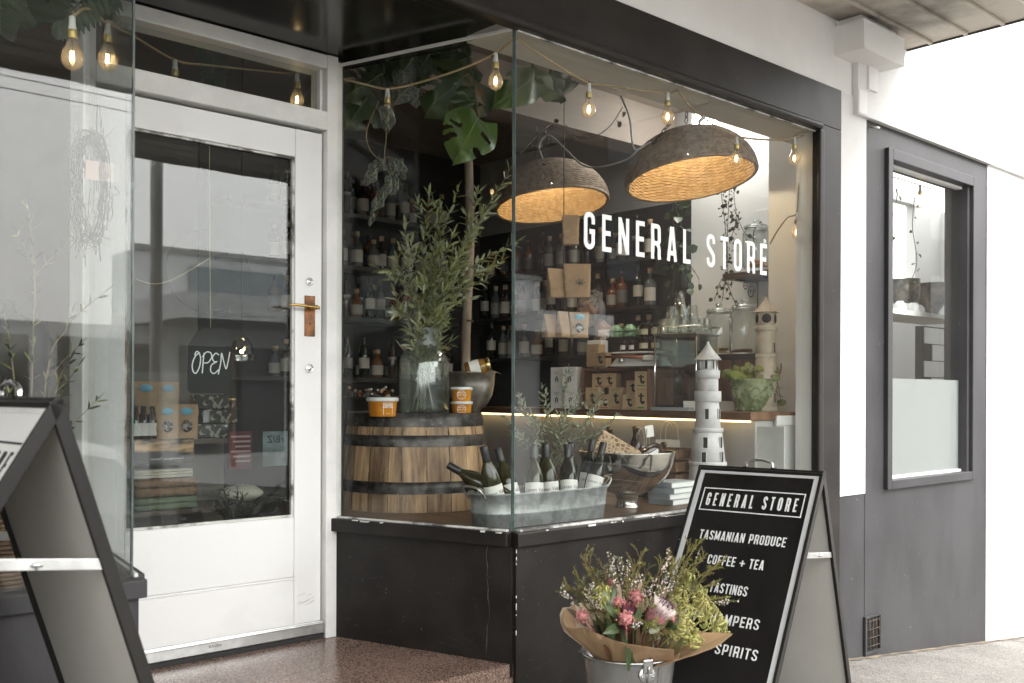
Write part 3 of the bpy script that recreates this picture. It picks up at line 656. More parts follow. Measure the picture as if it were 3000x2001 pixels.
def leaf_into(mb, p, d, up, l, wd, fold=.18, mi=0, droop=0):
    d = d.normalized(); s = d.cross(up)
    if s.length < 1e-3: s = d.cross(Vector((1, 0, .1)))
    s.normalize(); n = s.cross(d)
    q = p+d*l*.5; tip = p+d*l-n*droop*l
    a = p+d*l*.28; b = p+d*l*.68-n*droop*l*.4
    vs = [p, a+s*wd*.42+n*fold*wd, a, a-s*wd*.42+n*fold*wd, b+s*wd*.40+n*fold*wd, b, b-s*wd*.40+n*fold*wd, tip]
    mb.add(vs, [(0, 2, 1), (0, 3, 2), (1, 2, 5, 4), (2, 3, 6, 5), (4, 5, 7), (5, 6, 7)], True, mi)
def olive_spray(parent, stems, leaf, wd, step, seed, mats, r0=.0035, two=.35, twigs=0):
    rg = random.Random(seed); lm = MB()
    for pts in stems:
        c = spline(pts, 10)
        MB().tube(c, r0, 5, r2=r0*.35).build('branch', twig, parent)
        lines = [c]
        for _ in range(twigs):
            k = rg.randrange(int(len(c)*.25), int(len(c)*.85)); t = (c[k+1]-c[k]).normalized()
            sd = Vector((rg.gauss(0, 1), rg.gauss(0, 1), rg.gauss(.1, .5))).normalized()
            e = (t*.8+sd*.65).normalized(); ln_ = rg.uniform(.08, .2)*(1.2-.5*k/len(c))
            tw = spline([c[k], c[k]+e*ln_*.5+Vector((0, 0, .01)), c[k]+e*ln_+Vector((0, 0, rg.uniform(-.02, .03)))], 6)
            MB().tube(tw, r0*.5, 4, r2=r0*.25).build('twig', twig, parent); lines.append(tw)
        for ci, cc in enumerate(lines):
            acc = 0; ph = rg.uniform(0, 6.28); tot = sum((b-a).length for a, b in zip(cc, cc[1:])); run = 0
            for a, b in zip(cc, cc[1:]):
                acc += (b-a).length; run += (b-a).length
                if ci == 0 and run < tot*.16: acc = 0; continue
                while acc > step:
                    acc -= step; t = (b-a).normalized(); ph += 1.57+rg.uniform(-.4, .4)
                    s = t.cross(Vector((0.3, .2, 1))).normalized(); n = t.cross(s)
                    for sg in (1, -1):
                        if rg.random() < .12: continue
                        out = (s*math.cos(ph)+n*math.sin(ph))*sg
                        d = (t*rg.uniform(.5, 1.1)+out*rg.uniform(.6, 1)).normalized()
                        l = leaf*rg.uniform(.6, 1.15)
                        leaf_into(lm, b, d, t+Vector((rg.gauss(0, .3), rg.gauss(0, .3), rg.gauss(0, .3))), l, wd*rg.uniform(.8, 1.2), rg.uniform(.05, .3), 1 if rg.random() < two else 0, rg.uniform(-.1, .2))
            leaf_into(lm, cc[-1], cc[-1]-cc[-2], Vector((0, 0, 1)), leaf, wd)
    stuff(lm.build('leaves', mats, parent))
ob = thing('olive_branches', 'bunch of leafy olive branches standing in the large glass jar', 'branches', (0, 0, 0))
b0 = Vector((VX_, VY_, bt+.02)); stems = []
tips = [(2.793,0.95,1.902), (2.8428,1.1,1.8894), (2.6948,0.95,1.6708), (2.6511,1.0,1.5925), (2.5997,0.95,1.3487), (3.0129,1.15,1.8975), (3.0009,1.0,1.9588), (3.2077,1.1,1.992), (3.1786,0.95,1.9126), (3.2412,0.9,2.0731), (3.2461,0.85,1.7283), (3.2807,1.0,1.6514), (3.3073,1.2,1.8527), (2.895,0.9,1.7268), (3.2384,1.05,1.5656), (2.8032,1.15,1.7875), (3.0564,1.0,1.6304), (2.9093,1.05,1.7045)]
rt = random.Random(5)
for tp in tips:
    tp = Vector(tp); nk = Vector((VX_, VY_, bt+.40))+Vector((rt.uniform(-.045, .045), rt.uniform(-.045, .045), 0))
    mid = nk.lerp(tp, .5)+Vector((rt.uniform(-.03, .03), rt.uniform(-.05, .05), .05))
    stems.append([b0+Vector((rt.uniform(-.05, .05), rt.uniform(-.05, .05), 0)), nk.lerp(b0, .5)+Vector((rt.uniform(-.02, .02), rt.uniform(-.02, .02), 0)), nk, mid, tp])
olive_spray(ob, stems, .064, .0145, .024, 4, [leafmat, leafpale], twigs=5)
# ---- honey tubs
honey = M('honey_plastic', (.48, .17, .012), .3, col2=(.62, .26, .02), vs=12)
lidm = M('translucent_lid', (.62, .63, .62), .35, var=.05)
ink_w = M('white_print', (.8, .8, .78), .5, var=.02)
def honey_tub(loc, r, h, label, flat):
    t = thing('honey_tub', label, 'tub', loc, 0, 'honey tubs on the barrel')
    MB().lathe([(r*.84, 0), (r*.86, .002), (r*.97, h*.86), (r*.98, h*.88)], 32).build('tub', honey, t)
    MB().lathe([(r*1.04, h*.80), (r*1.06, h*.81), (r*1.06, h*.95), (r*.98, h*1.0), (1e-4, h*.985)], 32, caps=False).build('lid', lidm, t)
    fd = Vector((0, -2.71, 0))-Vector(loc); a = math.atan2(fd.y, fd.x)+PI/2
    fm = RZ(a) @ T(0, -r*.955, h*.43) @ RX(R(88))
    if flat:
        fm = RZ(a) @ T(r*.35, -r*.93, h*.40) @ RZ(R(18)) @ RX(R(88))
        for k, (sx, sy, w_, h_) in enumerate(((-.02, 0, .0016, .05), (.02, 0, .0016, .05), (0, .025, .04, .0016))):
            b = MB().box(sx-w_/2, sx+w_/2, sy-h_/2, sy+h_/2, 0, .0006, fm); b.build('label_border', ink_w, t)
        text_mesh('lettering', 'TASMANIAN\nHONEY STORE', .0095, ink_w, t, fm @ T(0, .012, .0012), sx=.72, off=.0003)
        text_mesh('lettering', 'RAW', .007, ink_w, t, fm @ T(0, -.02, .0007))
    else:
        rr = h*.30; ring = [(rr*math.cos(R(q)), rr*math.sin(R(q))) for q in range(0, 361, 15)]
        b = MB(); stroke2d(b, ring, .0016, 0, .0006, fm); b.build('label_ring', ink_w, t)
        text_mesh('lettering', 'TASMANIAN HONEY', .0052, ink_w, t, fm @ T(0, rr*.5, .0016), sx=.8, off=.0002)
        text_mesh('lettering', 'RAW HONEY', .0048, ink_w, t, fm @ T(0, -rr*.72, .0007), sx=.8)
        for s in (-1, 1):
            b = MB(); stroke2d(b, [(s*.003, -.002), (s*.010, .003), (s*.014, -.003), (s*.019, .001)], .002, 0, .0006, fm); b.build('label_bee', ink_w, t)
    return t
p = (2.5034,0.9,0.9018)
honey_tub((p[0], .90, bt), .066, .083, 'wide low orange honey tub left of the glass jar', True)
p = (2.9345,0.88,0.8981)
honey_tub((p[0], .88, bt), .049, .066, 'orange honey tub under another one, right of the glass jar', False)
honey_tub((p[0]-.001, .881, bt+.0665), .049, .066, 'orange honey tub on top of another one, right of the glass jar', False)
# ---- old metal bowl with jars behind the barrel top
oldm = M('tarnished_tin', (.56, .53, .48), .3, .85, col2=(.30, .28, .24), vs=9, bump=.15, bs=40)
p = (3.2392,1.18,0.9903)
bowl = thing('tin_bowl', 'tarnished metal bowl of preserve jars beside the olive branches', 'bowl', (p[0], 1.18, bt))
MB().lathe([(.045, 0), (.046, .012), (.05, .02), (.085, .05), (.109, .095), (.12, .15), (.123, .205), (.127, .207), (.127, .213), (.121, .213), (.117, .15), (.10, .10), (1e-4, .05)], 40, caps=False).build('bowl', oldm, bowl)
jarg = M('chutney_jar', (.24, .12, .02), .15, col2=(.16, .07, .015), vs=15)
goldlid = M('gold_lid', (.52, .40, .18), .25, .9); redm = M('red_print', (.5, .06, .03), .5); paperw = M('label_paper', (.70, .69, .65), .7, var=.04)
def jam_jar(loc, rot, r, h, label, group, body, lid, lab=True, labcol=None, name='preserve_jar'):
    t = thing(name, label, 'jar', loc, 0, group); t.rotation_euler = rot
    MB().lathe([(r*.9, 0), (r, .004), (r, h*.74), (r*.84, h*.82), (r*.84, h*.84)], 24).build('body', body, t)
    MB().lathe([(r*.90, h*.83), (r*.92, h*.84), (r*.92, h*.98), (r*.88, h), (1e-4, h)], 24, caps=False).build('lid', lid, t)
    if lab: MB().lathe([(r*1.012, h*.18), (r*1.012, h*.58)], 14, caps=False, a0=R(150), a1=R(320)).build('label', labcol or paperw, t)
    return t
jam_jar((p[0]-.075, 1.13, bt+.215), (R(6), R(74), R(-32)), .041, .125, 'amber preserve jar lying on its side in the tin bowl', None, jarg, goldlid, True)
jam_jar((p[0]+.03, 1.20, bt+.175), (R(40), R(48), R(-50)), .038, .085, 'jar with orange and black lid sunk in the tin bowl', None, jarg, M('black_red_lid', (.02, .02, .02), .4, col2=(.45, .07, .02), vs=30, lo=.5, hi=.55), True)
t = jam_jar((p[0]+.082, 1.19, bt+.215), (R(68), R(18), R(-48)), .040, .05, 'white lidded jar tipped up at the right of the tin bowl', None, jarg, M('white_lid', (.72, .71, .68), .4), False)
tag_m = M('twine', (.45, .36, .22), .8)
tw = thing('twine_bow', 'loose twine tied around a jar in the tin bowl', 'twine')
MB().tube(spline([(p[0]-.11, 1.10, bt+.20), (p[0]-.06, 1.08, bt+.225), (p[0]-.0, 1.07, bt+.205), (p[0]+.05, 1.08, bt+.22), (p[0]+.13, 1.1, bt+.205)], 6), .0012, 4).build('strand', tag_m, tw)
# ---- birch pole
pole = thing('birch_pole', 'pale peeling timber pole standing behind the olive branches', 'pole', ((3.8975,2.0,1.8074)[0], 2.0, .015))
pm = M('pale_bark', (.42, .34, .27), .7, col2=(.24, .18, .13), vs=7, stretch=(1, 1, .4), bump=.4, bs=30)
MB().tube([(.012*math.sin(k*.7), .008*math.cos(k), k*.19) for k in range(16)], lambda t: .032-.006*t, 10).build('trunk', pm, pole)
for z in (1.0, 1.42, 1.9): MB().lathe([(.034, z), (.0345, z+.012)], 10, caps=False).build('knot_ring', wood_dark, pole)

# ---- galvanised trough with wine bottles
galv = M('galvanised_steel', (.25, .26, .255), .5, .55, col2=(.36, .37, .365), vs=26, lo=.42, hi=.58, bump=.1, bs=60, detail=2)
TXc, TYc = 2.81, .215
tr = thing('metal_trough', 'oval galvanised steel trough of wine bottles on the window deck', 'trough', (TXc, TYc, .4725), R(2))
def oval(a, sx, sy):
    e = .72; c, s = math.cos(a), math.sin(a); return (math.copysign(abs(c)**e, c)*sx, math.copysign(abs(s)**e, s)*sy)
ob_ = MB(); prof = [(.0, .93), (.002, .94), (.055, .965), (.058, .975), (.062, .965), (.128, .995), (.131, 1.012), (.136, 1.012), (.137, .995), (.12, .98), (.012, .92)]
n = 56
vs_ = [oval(2*PI*i/n, .355*k, .135*k)+(z,) for z, k in prof for i in range(n)]
fs_ = [(j*n+i, j*n+(i+1) % n, (j+1)*n+(i+1) % n, (j+1)*n+i) for j in range(len(prof)-1) for i in range(n)]+[tuple(range(n))[::-1], tuple(range((len(prof)-1)*n, len(prof)*n))]
ob_.add(vs_, fs_, True); ob_.build('tub', galv, tr)
for sx in (-1, 1):
    MB().tube(spline([(sx*.352, -.05, .118), (sx*.385, -.045, .155), (sx*.39, 0, .165), (sx*.385, .045, .155), (sx*.352, .05, .118)], 6), .0045, 7).build('handle', oldm, tr)
green_g = M('dark_green_glass', (.010, .013, .006), .06, var=.3); olive_g = M('olive_wine_glass', (.030, .028, .008), .06, var=.3)
capm = M('black_foil', (.014, .014, .015), .35)
brown_g = M('brown_beer_glass', (.02, .009, .004), .07, var=.3); amber_g = M('amber_spirit', (.13, .042, .012), .1, col2=(.08, .025, .008), vs=8)
clear_sp = M('pale_spirit_glass', (.10, .11, .11), .08, var=.3); dark_sp = M('dark_spirit_glass', (.03, .018, .012), .08, var=.3)
cork = M('cork_cap', (.40, .28, .17), .7, var=.2); label_k = M('cream_label', (.36, .33, .28), .7, var=.1, rand=.35); label_d = M('dark_print_label', (.10, .09, .08), .6, rand=.3)
PROF = {'wine': ([(.033, 0), (.0375, .006), (.0375, .165), (.033, .20), (.017, .235), (.0145, .25)], [(.0155, .235), (.0158, .25), (.0158, .297), (.015, .30), (1e-4, .30)], (.07, .148)),
        'beer': ([(.028, 0), (.0305, .005), (.0305, .12), (.026, .15), (.0135, .185), (.0125, .215)], [(.0145, .212), (.0148, .222), (.0135, .229), (1e-4, .230)], (.03, .115)),
        'spirit': ([(.038, 0), (.041, .006), (.041, .15), (.034, .175), (.015, .19), (.0145, .235)], [(.0175, .225), (.0175, .262), (1e-4, .263)], (.035, .125)),
        'gin': ([(.042, 0), (.045, .006), (.045, .11), (.036, .14), (.016, .155), (.0155, .185)], [(.0195, .18), (.0195, .212), (1e-4, .213)], (.025, .095)),
        'tall': ([(.03, 0), (.033, .005), (.031, .20), (.014, .235), (.0135, .28)], [(.0155, .265), (.0155, .31), (1e-4, .311)], (.05, .16))}
PMESH = {}
def pm_mesh(key, fn):
    if key not in PMESH: PMESH[key] = fn()
    return PMESH[key]
def bottle(kind, loc, rot, glassm, cap, lab, label, group, name='bottle', text=None):
    body, cp, (l0, l1) = PROF[kind]
    t = thing(name, label, 'bottle', loc, 0, group); t.rotation_euler = rot
    def link(nm, me):
        o = bpy.data.objects.new(nm, me); COL.objects.link(o); o.parent = t; return o
    link('glass', pm_mesh((kind, 'b', glassm.name), lambda: MB().lathe(body, 20).mesh('bottle_glass', glassm)))
    link('cap', pm_mesh((kind, 'c', cap.name), lambda: MB().lathe(cp, 16, caps=True).mesh('bottle_cap', cap)))
    if lab:
        r = body[2][0]*1.014
        link('label', pm_mesh((kind, 'l', lab.name), lambda: MB().lathe([(r, l0), (r, l1)], 14, caps=False, a0=R(165), a1=R(345)).mesh('bottle_label', lab)))
    if text:
        k = ('txt', text, kind)
        if k not in PMESH:
            tmp = text_mesh('tmp', text, .021, MATS['ink_black'], None, Matrix.Identity(4)); me = tmp.data; bpy.data.objects.remove(tmp)
            rr = body[2][0]*1.03
            for v in me.vertices:
                x = (v.co.x+.22*v.co.y)*.95; a = x/rr-PI/2-R(15); v.co = (rr*math.cos(a), rr*math.sin(a), lerp(l0, l1, .62)+v.co.y)
            PMESH[k] = me
        link('lettering', PMESH[k])
    return t
tz = .4725+.014
WINE = [  # stand positions, tilt about x / y, turn
    ((2.5418,0.16,0.6612), (R(-4), R(-14), 0), olive_g, 'dark wine bottle leaning left against the glass corner in the trough'),
    ((2.6695,0.2,0.6518), (R(-16), R(-10), R(-14)), olive_g, 'olive green wine bottle tilted back with large white label in the trough'),
    ((2.7315,0.17,0.6505), (R(-9), R(5), R(-8)), olive_g, 'upright wine bottle in the trough, second clear of the glass corner'),
    ((2.8485,0.19,0.643), (R(-4), R(-4), R(-18)), olive_g, 'upright wine bottle with black cap in the middle of the trough'),
    ((2.9293,0.17,0.6399), (R(-11), R(7), R(-4)), green_g, 'upright wine bottle in the trough, right of the middle one'),
    ((3.0148,0.28,0.6283), (R(4), R(4), R(20)), green_g, 'wine bottle in the back row of the trough'),
    ((3.0859,0.22,0.6284), (R(0), R(20), R(0)), green_g, 'dark wine bottle leaning right at the right end of the trough'),
    ((3.1427,0.3,0.6203), (R(0), R(12), R(0)), green_g, 'wine bottle leaning right behind the one at the trough end'),
    ((2.9007,0.29,0.6338), (R(3), R(-2), R(0)), green_g, 'wine bottle at the back of the trough near its centre')]
for i, (p, rot, g, lb) in enumerate(WINE):
    bottle('wine', (p[0], p[1], tz+(.012 if abs(rot[1]) > .2 else .0)), rot, g, capm, paperw, lb, 'wine bottles in the trough', 'wine_bottle', 'Leven Valley')
q0 = Vector((2.5775,0.2,0.5921)); q1 = Vector((2.4441,0.33,0.6998)); dq = (q1-q0).normalized()
wb_ = bottle('wine', q0-dq*.06, dq.to_track_quat('Z', 'Y').to_euler(), olive_g, capm, paperw, 'olive green wine bottle lying out over the left rim of the trough', 'wine bottles in the trough', 'wine_bottle', 'Leven Valley')
raf = M('raffia', (.50, .42, .28), .8)
rf_ = thing('raffia_bow', 'small raffia bow at the right rim of the trough', 'raffia')
p = Vector((3.1653,0.2,0.6161))
for k in range(5):
    rg = random.Random(k+20); c = [p+Vector((0, 0, -.02)), p+Vector((rg.uniform(-.02, .02), rg.uniform(-.02, .02), .02)), p+Vector((rg.uniform(-.035, .035), rg.uniform(-.03, .03), rg.uniform(.0, .05)))]
    MB().tube(spline(c, 5), .0013, 4).build('strand', raf, rf_)
# ---- polished footed bowl with beer bottles
sil = M('polished_bowl_steel', (.58, .55, .50), .14, 1, var=.05, vs=3)
bp_ = (3.469,0.33,0.5609); BRR = .215
fb = thing('footed_bowl', 'large polished steel footed bowl holding beer bottles on the window deck', 'bowl', (bp_[0], .33, .4725))
pr = [(.055, 0), (.056, .004), (.05, .008), (.048, .045), (.055, .05)]
pr += [(BRR*math.sin(R(a)), .052+BRR*.93*(1-math.cos(R(a)))) for a in range(14, 91, 7)]+[(BRR+.006, .052+BRR*.93+.002), (BRR+.006, .052+BRR*.93+.006), (BRR-.003, .052+BRR*.93+.004)]
pr += [((BRR-.005)*math.sin(R(a)), .057+BRR*.93*(1-math.cos(R(a)))) for a in range(88, 3, -8)]+[(1e-4, .058)]
MB().lathe(pr, 56, caps=True).build('bowl', sil, fb)
bz = .4725+.14
def beer(px_, Y, rot, lb): bottle('beer', (px_[0], Y, bz), rot, brown_g, M('gold_crown', (.10, .07, .03), .3, .8), paperw, lb, 'beer bottles in the footed bowl', 'beer_bottle')
beer((3.4721,0.4,0.6369), .40, (R(-6), R(-6), 0), 'brown beer bottle at the left back of the footed bowl')
beer((3.5706,0.36,0.6345), .36, (R(-3), R(2), R(15)), 'upright brown beer bottle in the middle of the footed bowl')
q0 = Vector((3.4785,0.25,0.7126)); q1 = Vector((3.7926,0.3,0.7821)); dq = (q1-q0).normalized()
bottle('beer', q0-dq*.02, dq.to_track_quat('Z', 'Y').to_euler(), brown_g, MATS['gold_crown'], paperw, 'brown beer bottle with white label lying over the right rim of the bowl', 'beer bottles in the footed bowl', 'beer_bottle')
hc = thing('honeycomb_packet', 'kraft honeycomb paper packet tucked in the footed bowl', 'packet', Vector((3.3182,0.26,0.7414)))
hcm, hnt = node_mat('honeycomb_paper'); o_ = N(hnt, 'ShaderNodeOutputMaterial'); pb = N(hnt, 'ShaderNodeBsdfPrincipled'); vo = N(hnt, 'ShaderNodeTexVoronoi', Scale=60, feature='DISTANCE_TO_EDGE'); tc_ = N(hnt, 'ShaderNodeTexCoord')
cr = N(hnt, 'ShaderNodeValToRGB'); cr.color_ramp.elements[0].color = (.55, .40, .24, 1); cr.color_ramp.elements[1].color = (.17, .09, .04, 1); cr.color_ramp.elements[1].position = .25
hnt.links.new(tc_.outputs['Object'], vo.inputs['Vector']); hnt.links.new(vo.outputs[0], cr.inputs[0]); hnt.links.new(cr.outputs[0], pb.inputs['Base Color']); hnt.links.new(pb.outputs[0], o_.inputs[0])
MB().box(-.10, .10, -.014, .014, -.055, .05, RZ(R(-40)) @ RY(R(30))).build('packet', hcm, hc, bevel=.006)
tg = thing('price_stick', 'small cream price card on a stick in the footed bowl', 'price card', (0, 0, 0))
MB().tube([(3.5591,0.3,0.679), (3.5707,0.3,0.8303)], .0022, 5).build('stick', tag_m, tg)
c = Vector((3.5859,0.297,0.82)); MB().box(-.022, .022, -.0008, .0008, -.027, .027, T(*c) @ RZ(R(-20)) @ RY(R(-8))).build('card', paperw, tg)
# ---- stack of books, crate, carrier bags
bk = M('book_cover_grey', (.42, .46, .48), .45, var=.1, rand=.25); pages = M('book_pages', (.75, .74, .70), .8, var=.04, stretch=(1, 1, 60), vs=8)
p = (3.7647,0.3,0.4623)
for k in range(4):
    t = thing('book', ['pale grey book at the bottom of the stack by the footed bowl', 'grey book second from the bottom of the stack by the bowl', 'grey book second from the top of the stack by the bowl', 'pale grey book on top of the stack by the footed bowl'][k], 'book', (p[0], .30, .473+k*.027), R([4, -3, 6, 1][k]), 'books stacked beside the bowl')
    MB().box(-.10, .10, -.07, .07, 0, .003).build('cover', bk, t); MB().box(-.10, .10, -.07, .07, .0225, .0255).build('cover', bk, t)
    MB().box(-.097, .097, -.0685, .066, .0032, .0223).build('pages', pages, t)
    MB().box(-.1005, -.0975, -.07, .07, .0031, .0224).build('spine', bk, t)
cratem = M('crate_timber', (.11, .062, .034), .65, col2=(.2, .12, .07), vs=5, stretch=(1, 6, 1), rand=.25, bump=.2, bs=30)
p = (4.0409,0.55,0.6014); CZ_ = .473
cr_ = thing('wooden_crate', 'slatted wooden crate behind the footed bowl', 'crate', (p[0], .55, CZ_), R(10))
for k in range(4):
    for sgn in (-1, 1):
        MB().box(-.14, .14, sgn*.11-.006, sgn*.11+.006, .01+k*.062, .055+k*.062).build('slat', cratem, cr_)
        MB().box(sgn*.134-.006, sgn*.134+.006, -.104, .104, .01+k*.062, .055+k*.062).build('slat', cratem, cr_)
kraft = M('kraft_paper', (.36, .23, .125), .7, var=.12, vs=7, bump=.35, bs=22, trans=.08)
kraft_p = M('pale_bag_paper', (.52, .50, .46), .7, var=.06, vs=5, bump=.25, bs=18)
def carrier(loc, w_, h_, rz, lb, spots):
    t = thing('paper_carrier_bag', lb, 'paper bag', loc, rz, 'carrier bags in the window')
    MB().add([(-w_, -.045, 0), (w_, -.045, 0), (w_, .045, 0), (-w_, .045, 0), (-w_*.97, -.03, h_), (w_*.97, -.03, h_), (w_*.97, .03, h_), (-w_*.97, .03, h_)], [(0, 1, 5, 4), (1, 2, 6, 5), (2, 3, 7, 6), (3, 0, 4, 7), (0, 3, 2, 1)]).build('bag', kraft_p, t, solid=.001)
    for s in (-.031, .031):
        MB().tube(spline([(-w_*.4, s, h_-.01), (-w_*.33, s, h_+.07), (0, s, h_+.10), (w_*.33, s, h_+.07), (w_*.4, s, h_-.01)], 6), .002, 5).build('handle', M('twisted_paper', (.62, .56, .45), .8), t)
    if spots:
        for (x, z, r) in ((-.03, h_*.72, .032), (.05, h_*.78, .03), (.01, h_*.45, .034)):
            MB().lathe([(r, 0), (r, .0012), (1e-4, .0012)], 18, T(x, -.0435+.000, z) @ RX(R(90)), sy=1.25).build('printed_spot', M('ink_black', (.02, .02, .02), .6), t)
    else: MB().box(-w_*.5, w_*.5, -.0425, -.0412, h_*.45, h_*.8).build('printed_panel', M('printed_grey', (.3, .3, .29), .6), t)
p = (3.9513,0.62,0.624); carrier((p[0], .66, CZ_), .085, .25, R(-25), 'white paper carrier bag with black spots behind the footed bowl', True)
p = (4.3567,0.75,0.5989); carrier((p[0], .80, CZ_), .10, .27, R(-25), 'plain grey paper carrier bag with twisted handles by the white lighthouse', False)
# ---- grey-green olive sprays standing between barrel and bowl
sage = M('sage_leaf', (.20, .225, .15), .6, col2=(.30, .325, .24), vs=30, trans=.15)
sp = thing('olive_plant', 'young grey green olive plant standing behind the trough', 'plant', ((3.1388,0.48,0.609)[0], .48, .473))
inv = Vector(sp.location)
pot_m = M('black_pot', (.03, .03, .03), .5)
MB().lathe([(.05, 0), (.065, .12), (.068, .122), (.062, .12), (1e-4, .115)], 20).build('pot', pot_m, sp)
st = []
for k, tp in enumerate(((3.2033,0.45,1.0988), (3.0594,0.47,1.0094), (2.9693,0.5,0.9228), (2.918,0.5,0.8377), (3.3262,0.5,0.9912), (3.4444,0.5,0.9403), (3.6047,0.52,0.887), (3.1327,0.42,0.884), (2.9115,0.55,0.8843), (3.3183,0.45,0.8312))):
    tp = Vector(tp)-inv; rg = random.Random(k); st.append([Vector((0, 0, .1)), Vector((tp.x*.3, tp.y*.3, .1+(tp.z-.1)*.45)), Vector((tp.x*.7, tp.y*.7, .1+(tp.z-.1)*.75)), tp])
olive_spray(sp, st, .036, .0105, .019, 9, [sage, leafpale], r0=.002, twigs=3)

# ---- ceramic lighthouses
def lighthouse(name, loc, k, sects, roof, mat, lb, holes, rz):
    """sects: (z0,z1,r0,r1) in metres from base; roof (z0,z1,r)"""
    t = thing(name, lb, 'lighthouse ornament', loc, rz)
    for i, (z0, z1, r0, r1) in enumerate(sects):
        big = (r0 > 0 and i % 2 == 1)
        MB().lathe([(r0*.97, z0), (r0, z0+.001), (r1, z1-.001), (r1*.97, z1)], 36).build('ring' if big else 'wall', mat, t)
    z0, z1, rr = roof; nr = 6; cone = []
    for j in range(nr):
        a, b = j/nr, (j+1)/nr
        zz0, zz1 = lerp(z0, z1, a), lerp(z0, z1, b)+.004; ra, rb_ = rr*(1-a)**1.25+.008, rr*(1-b)**1.25+.005
        m_ = 18-j
        mbx = MB()
        for q in range(m_):
            a0 = 2*PI*(q+.06+.5*(j % 2))/m_; a1 = 2*PI*(q+.94+.5*(j % 2))/m_; v = []
            for rad, zz in ((ra+.003, zz0), (rb_, zz1)):
                for aa in (a0, (a0+a1)/2, a1): v.append((rad*math.cos(aa), rad*math.sin(aa), zz))
            for rad, zz in ((ra-.003, zz0-.001),):
                for aa in (a0, (a0+a1)/2, a1): v.append((rad*math.cos(aa), rad*math.sin(aa), zz))
            mbx.add(v, [(0, 1, 4, 3), (1, 2, 5, 4), (0, 6, 7, 1), (1, 7, 8, 2)])
        stuff(mbx.build('roof_tiles', mat, t))
    MB().lathe([(rr*.8*(1-q/8)**1.25+.004, lerp(z0, z1, q/8)) for q in range(8)]+[(.007, z1-.003), (.0065, z1+.012), (1e-4, z1+.012)], 20).build('roof', mat, t)
    dk = M('hollow_dark', (.018, .016, .015), .9)
    for (az, z, w_, h_, rad, rnd) in holes:
        m_ = RZ(R(az)) @ T(0, -rad, z) 
        if rnd:
            MB().lathe([(w_, 0), (w_, .004), (1e-4, .004)], 20, m_ @ RX(R(90))).build('round_window', dk, t)
            MB().lathe([(w_*1.0, .0), (w_*1.18, .0), (w_*1.18, .006), (w_, .006)], 20, m_ @ RX(R(90)), caps=False).build('window_rim', mat, t)
        else:
            MB().box(-w_/2, w_/2, -.0035, .006, -h_/2, h_/2, m_).build('window', dk, t)
            for sx in (-1, 1): MB().box(sx*w_*.58-.0016, sx*w_*.58+.0016, -.006, .004, -h_/2, h_/2, m_).build('window_reveal', mat, t)
    return t
cer_w = M('white_ceramic', (.62, .61, .60), .55, col2=(.50, .49, .475), vs=9, bump=.1, bs=40)
cer_c = M('cream_stoneware', (.50, .43, .33), .6, col2=(.42, .35, .26), vs=9, bump=.15, bs=60)
p = (4.0752,0.33,0.9834); k = .00214; zb = 1160
def zz_(y): return (zb-y)*k
lighthouse('ceramic_lighthouse', (p[0], .33, .4725), k,
  [(0, zz_(1080), .098, .090), (zz_(1082), zz_(1073), .096, .094), (zz_(1073), zz_(1003), .088, .071), (zz_(1004), zz_(995), .078, .077), (zz_(996), zz_(933), .064, .055), (zz_(934), zz_(909), .067, .067),
   (zz_(909), zz_(878), .052, .052), (zz_(879), zz_(860), .059, .060), (zz_(860), zz_(835), .041, .040)], (zz_(836), zz_(799), .059), cer_w, 'tall grey white ceramic lighthouse with tiled cone roof on the window deck',
  [(-20, zz_(847), .014, .042, .0405, 0), (28, zz_(847), .012, .042, .0405, 0), (-75, zz_(847), .014, .042, .0405, 0), (-12, zz_(962), .018, .05, .0595, 0), (52, zz_(962), .014, .05, .0595, 0), (-16, zz_(1028), .021, .052, .077, 0), (46, zz_(1028), .016, .052, .077, 0),
   (-20, zz_(1062), .021, .05, .085, 0), (44, zz_(1062), .016, .052, .085, 0)], R(-45))
p = (4.5389,0.3,0.9847); k = .00226; zb = 937
lighthouse('stoneware_lighthouse', (p[0], .30, .905), k,
  [(0, zz_(928), .064, .063), (zz_(929), zz_(926), .062, .062), (zz_(928), zz_(811), .058, .053), (zz_(812), zz_(803), .056, .056), (zz_(803), zz_(748), .053, .053), (zz_(749), zz_(737), .059, .059), (zz_(738), zz_(704), .046, .046)],
  (zz_(705), zz_(674), .058), cer_c, 'cream stoneware lighthouse with round lantern windows on the counter end',
  [(-8, zz_(720), .025, 0, .044, 1), (62, zz_(720), .025, 0, .044, 1), (-80, zz_(720), .025, 0, .044, 1), (38, zz_(788), .014, .05, .053, 0), (38, zz_(905), .014, .05, .057, 0)], R(-45))
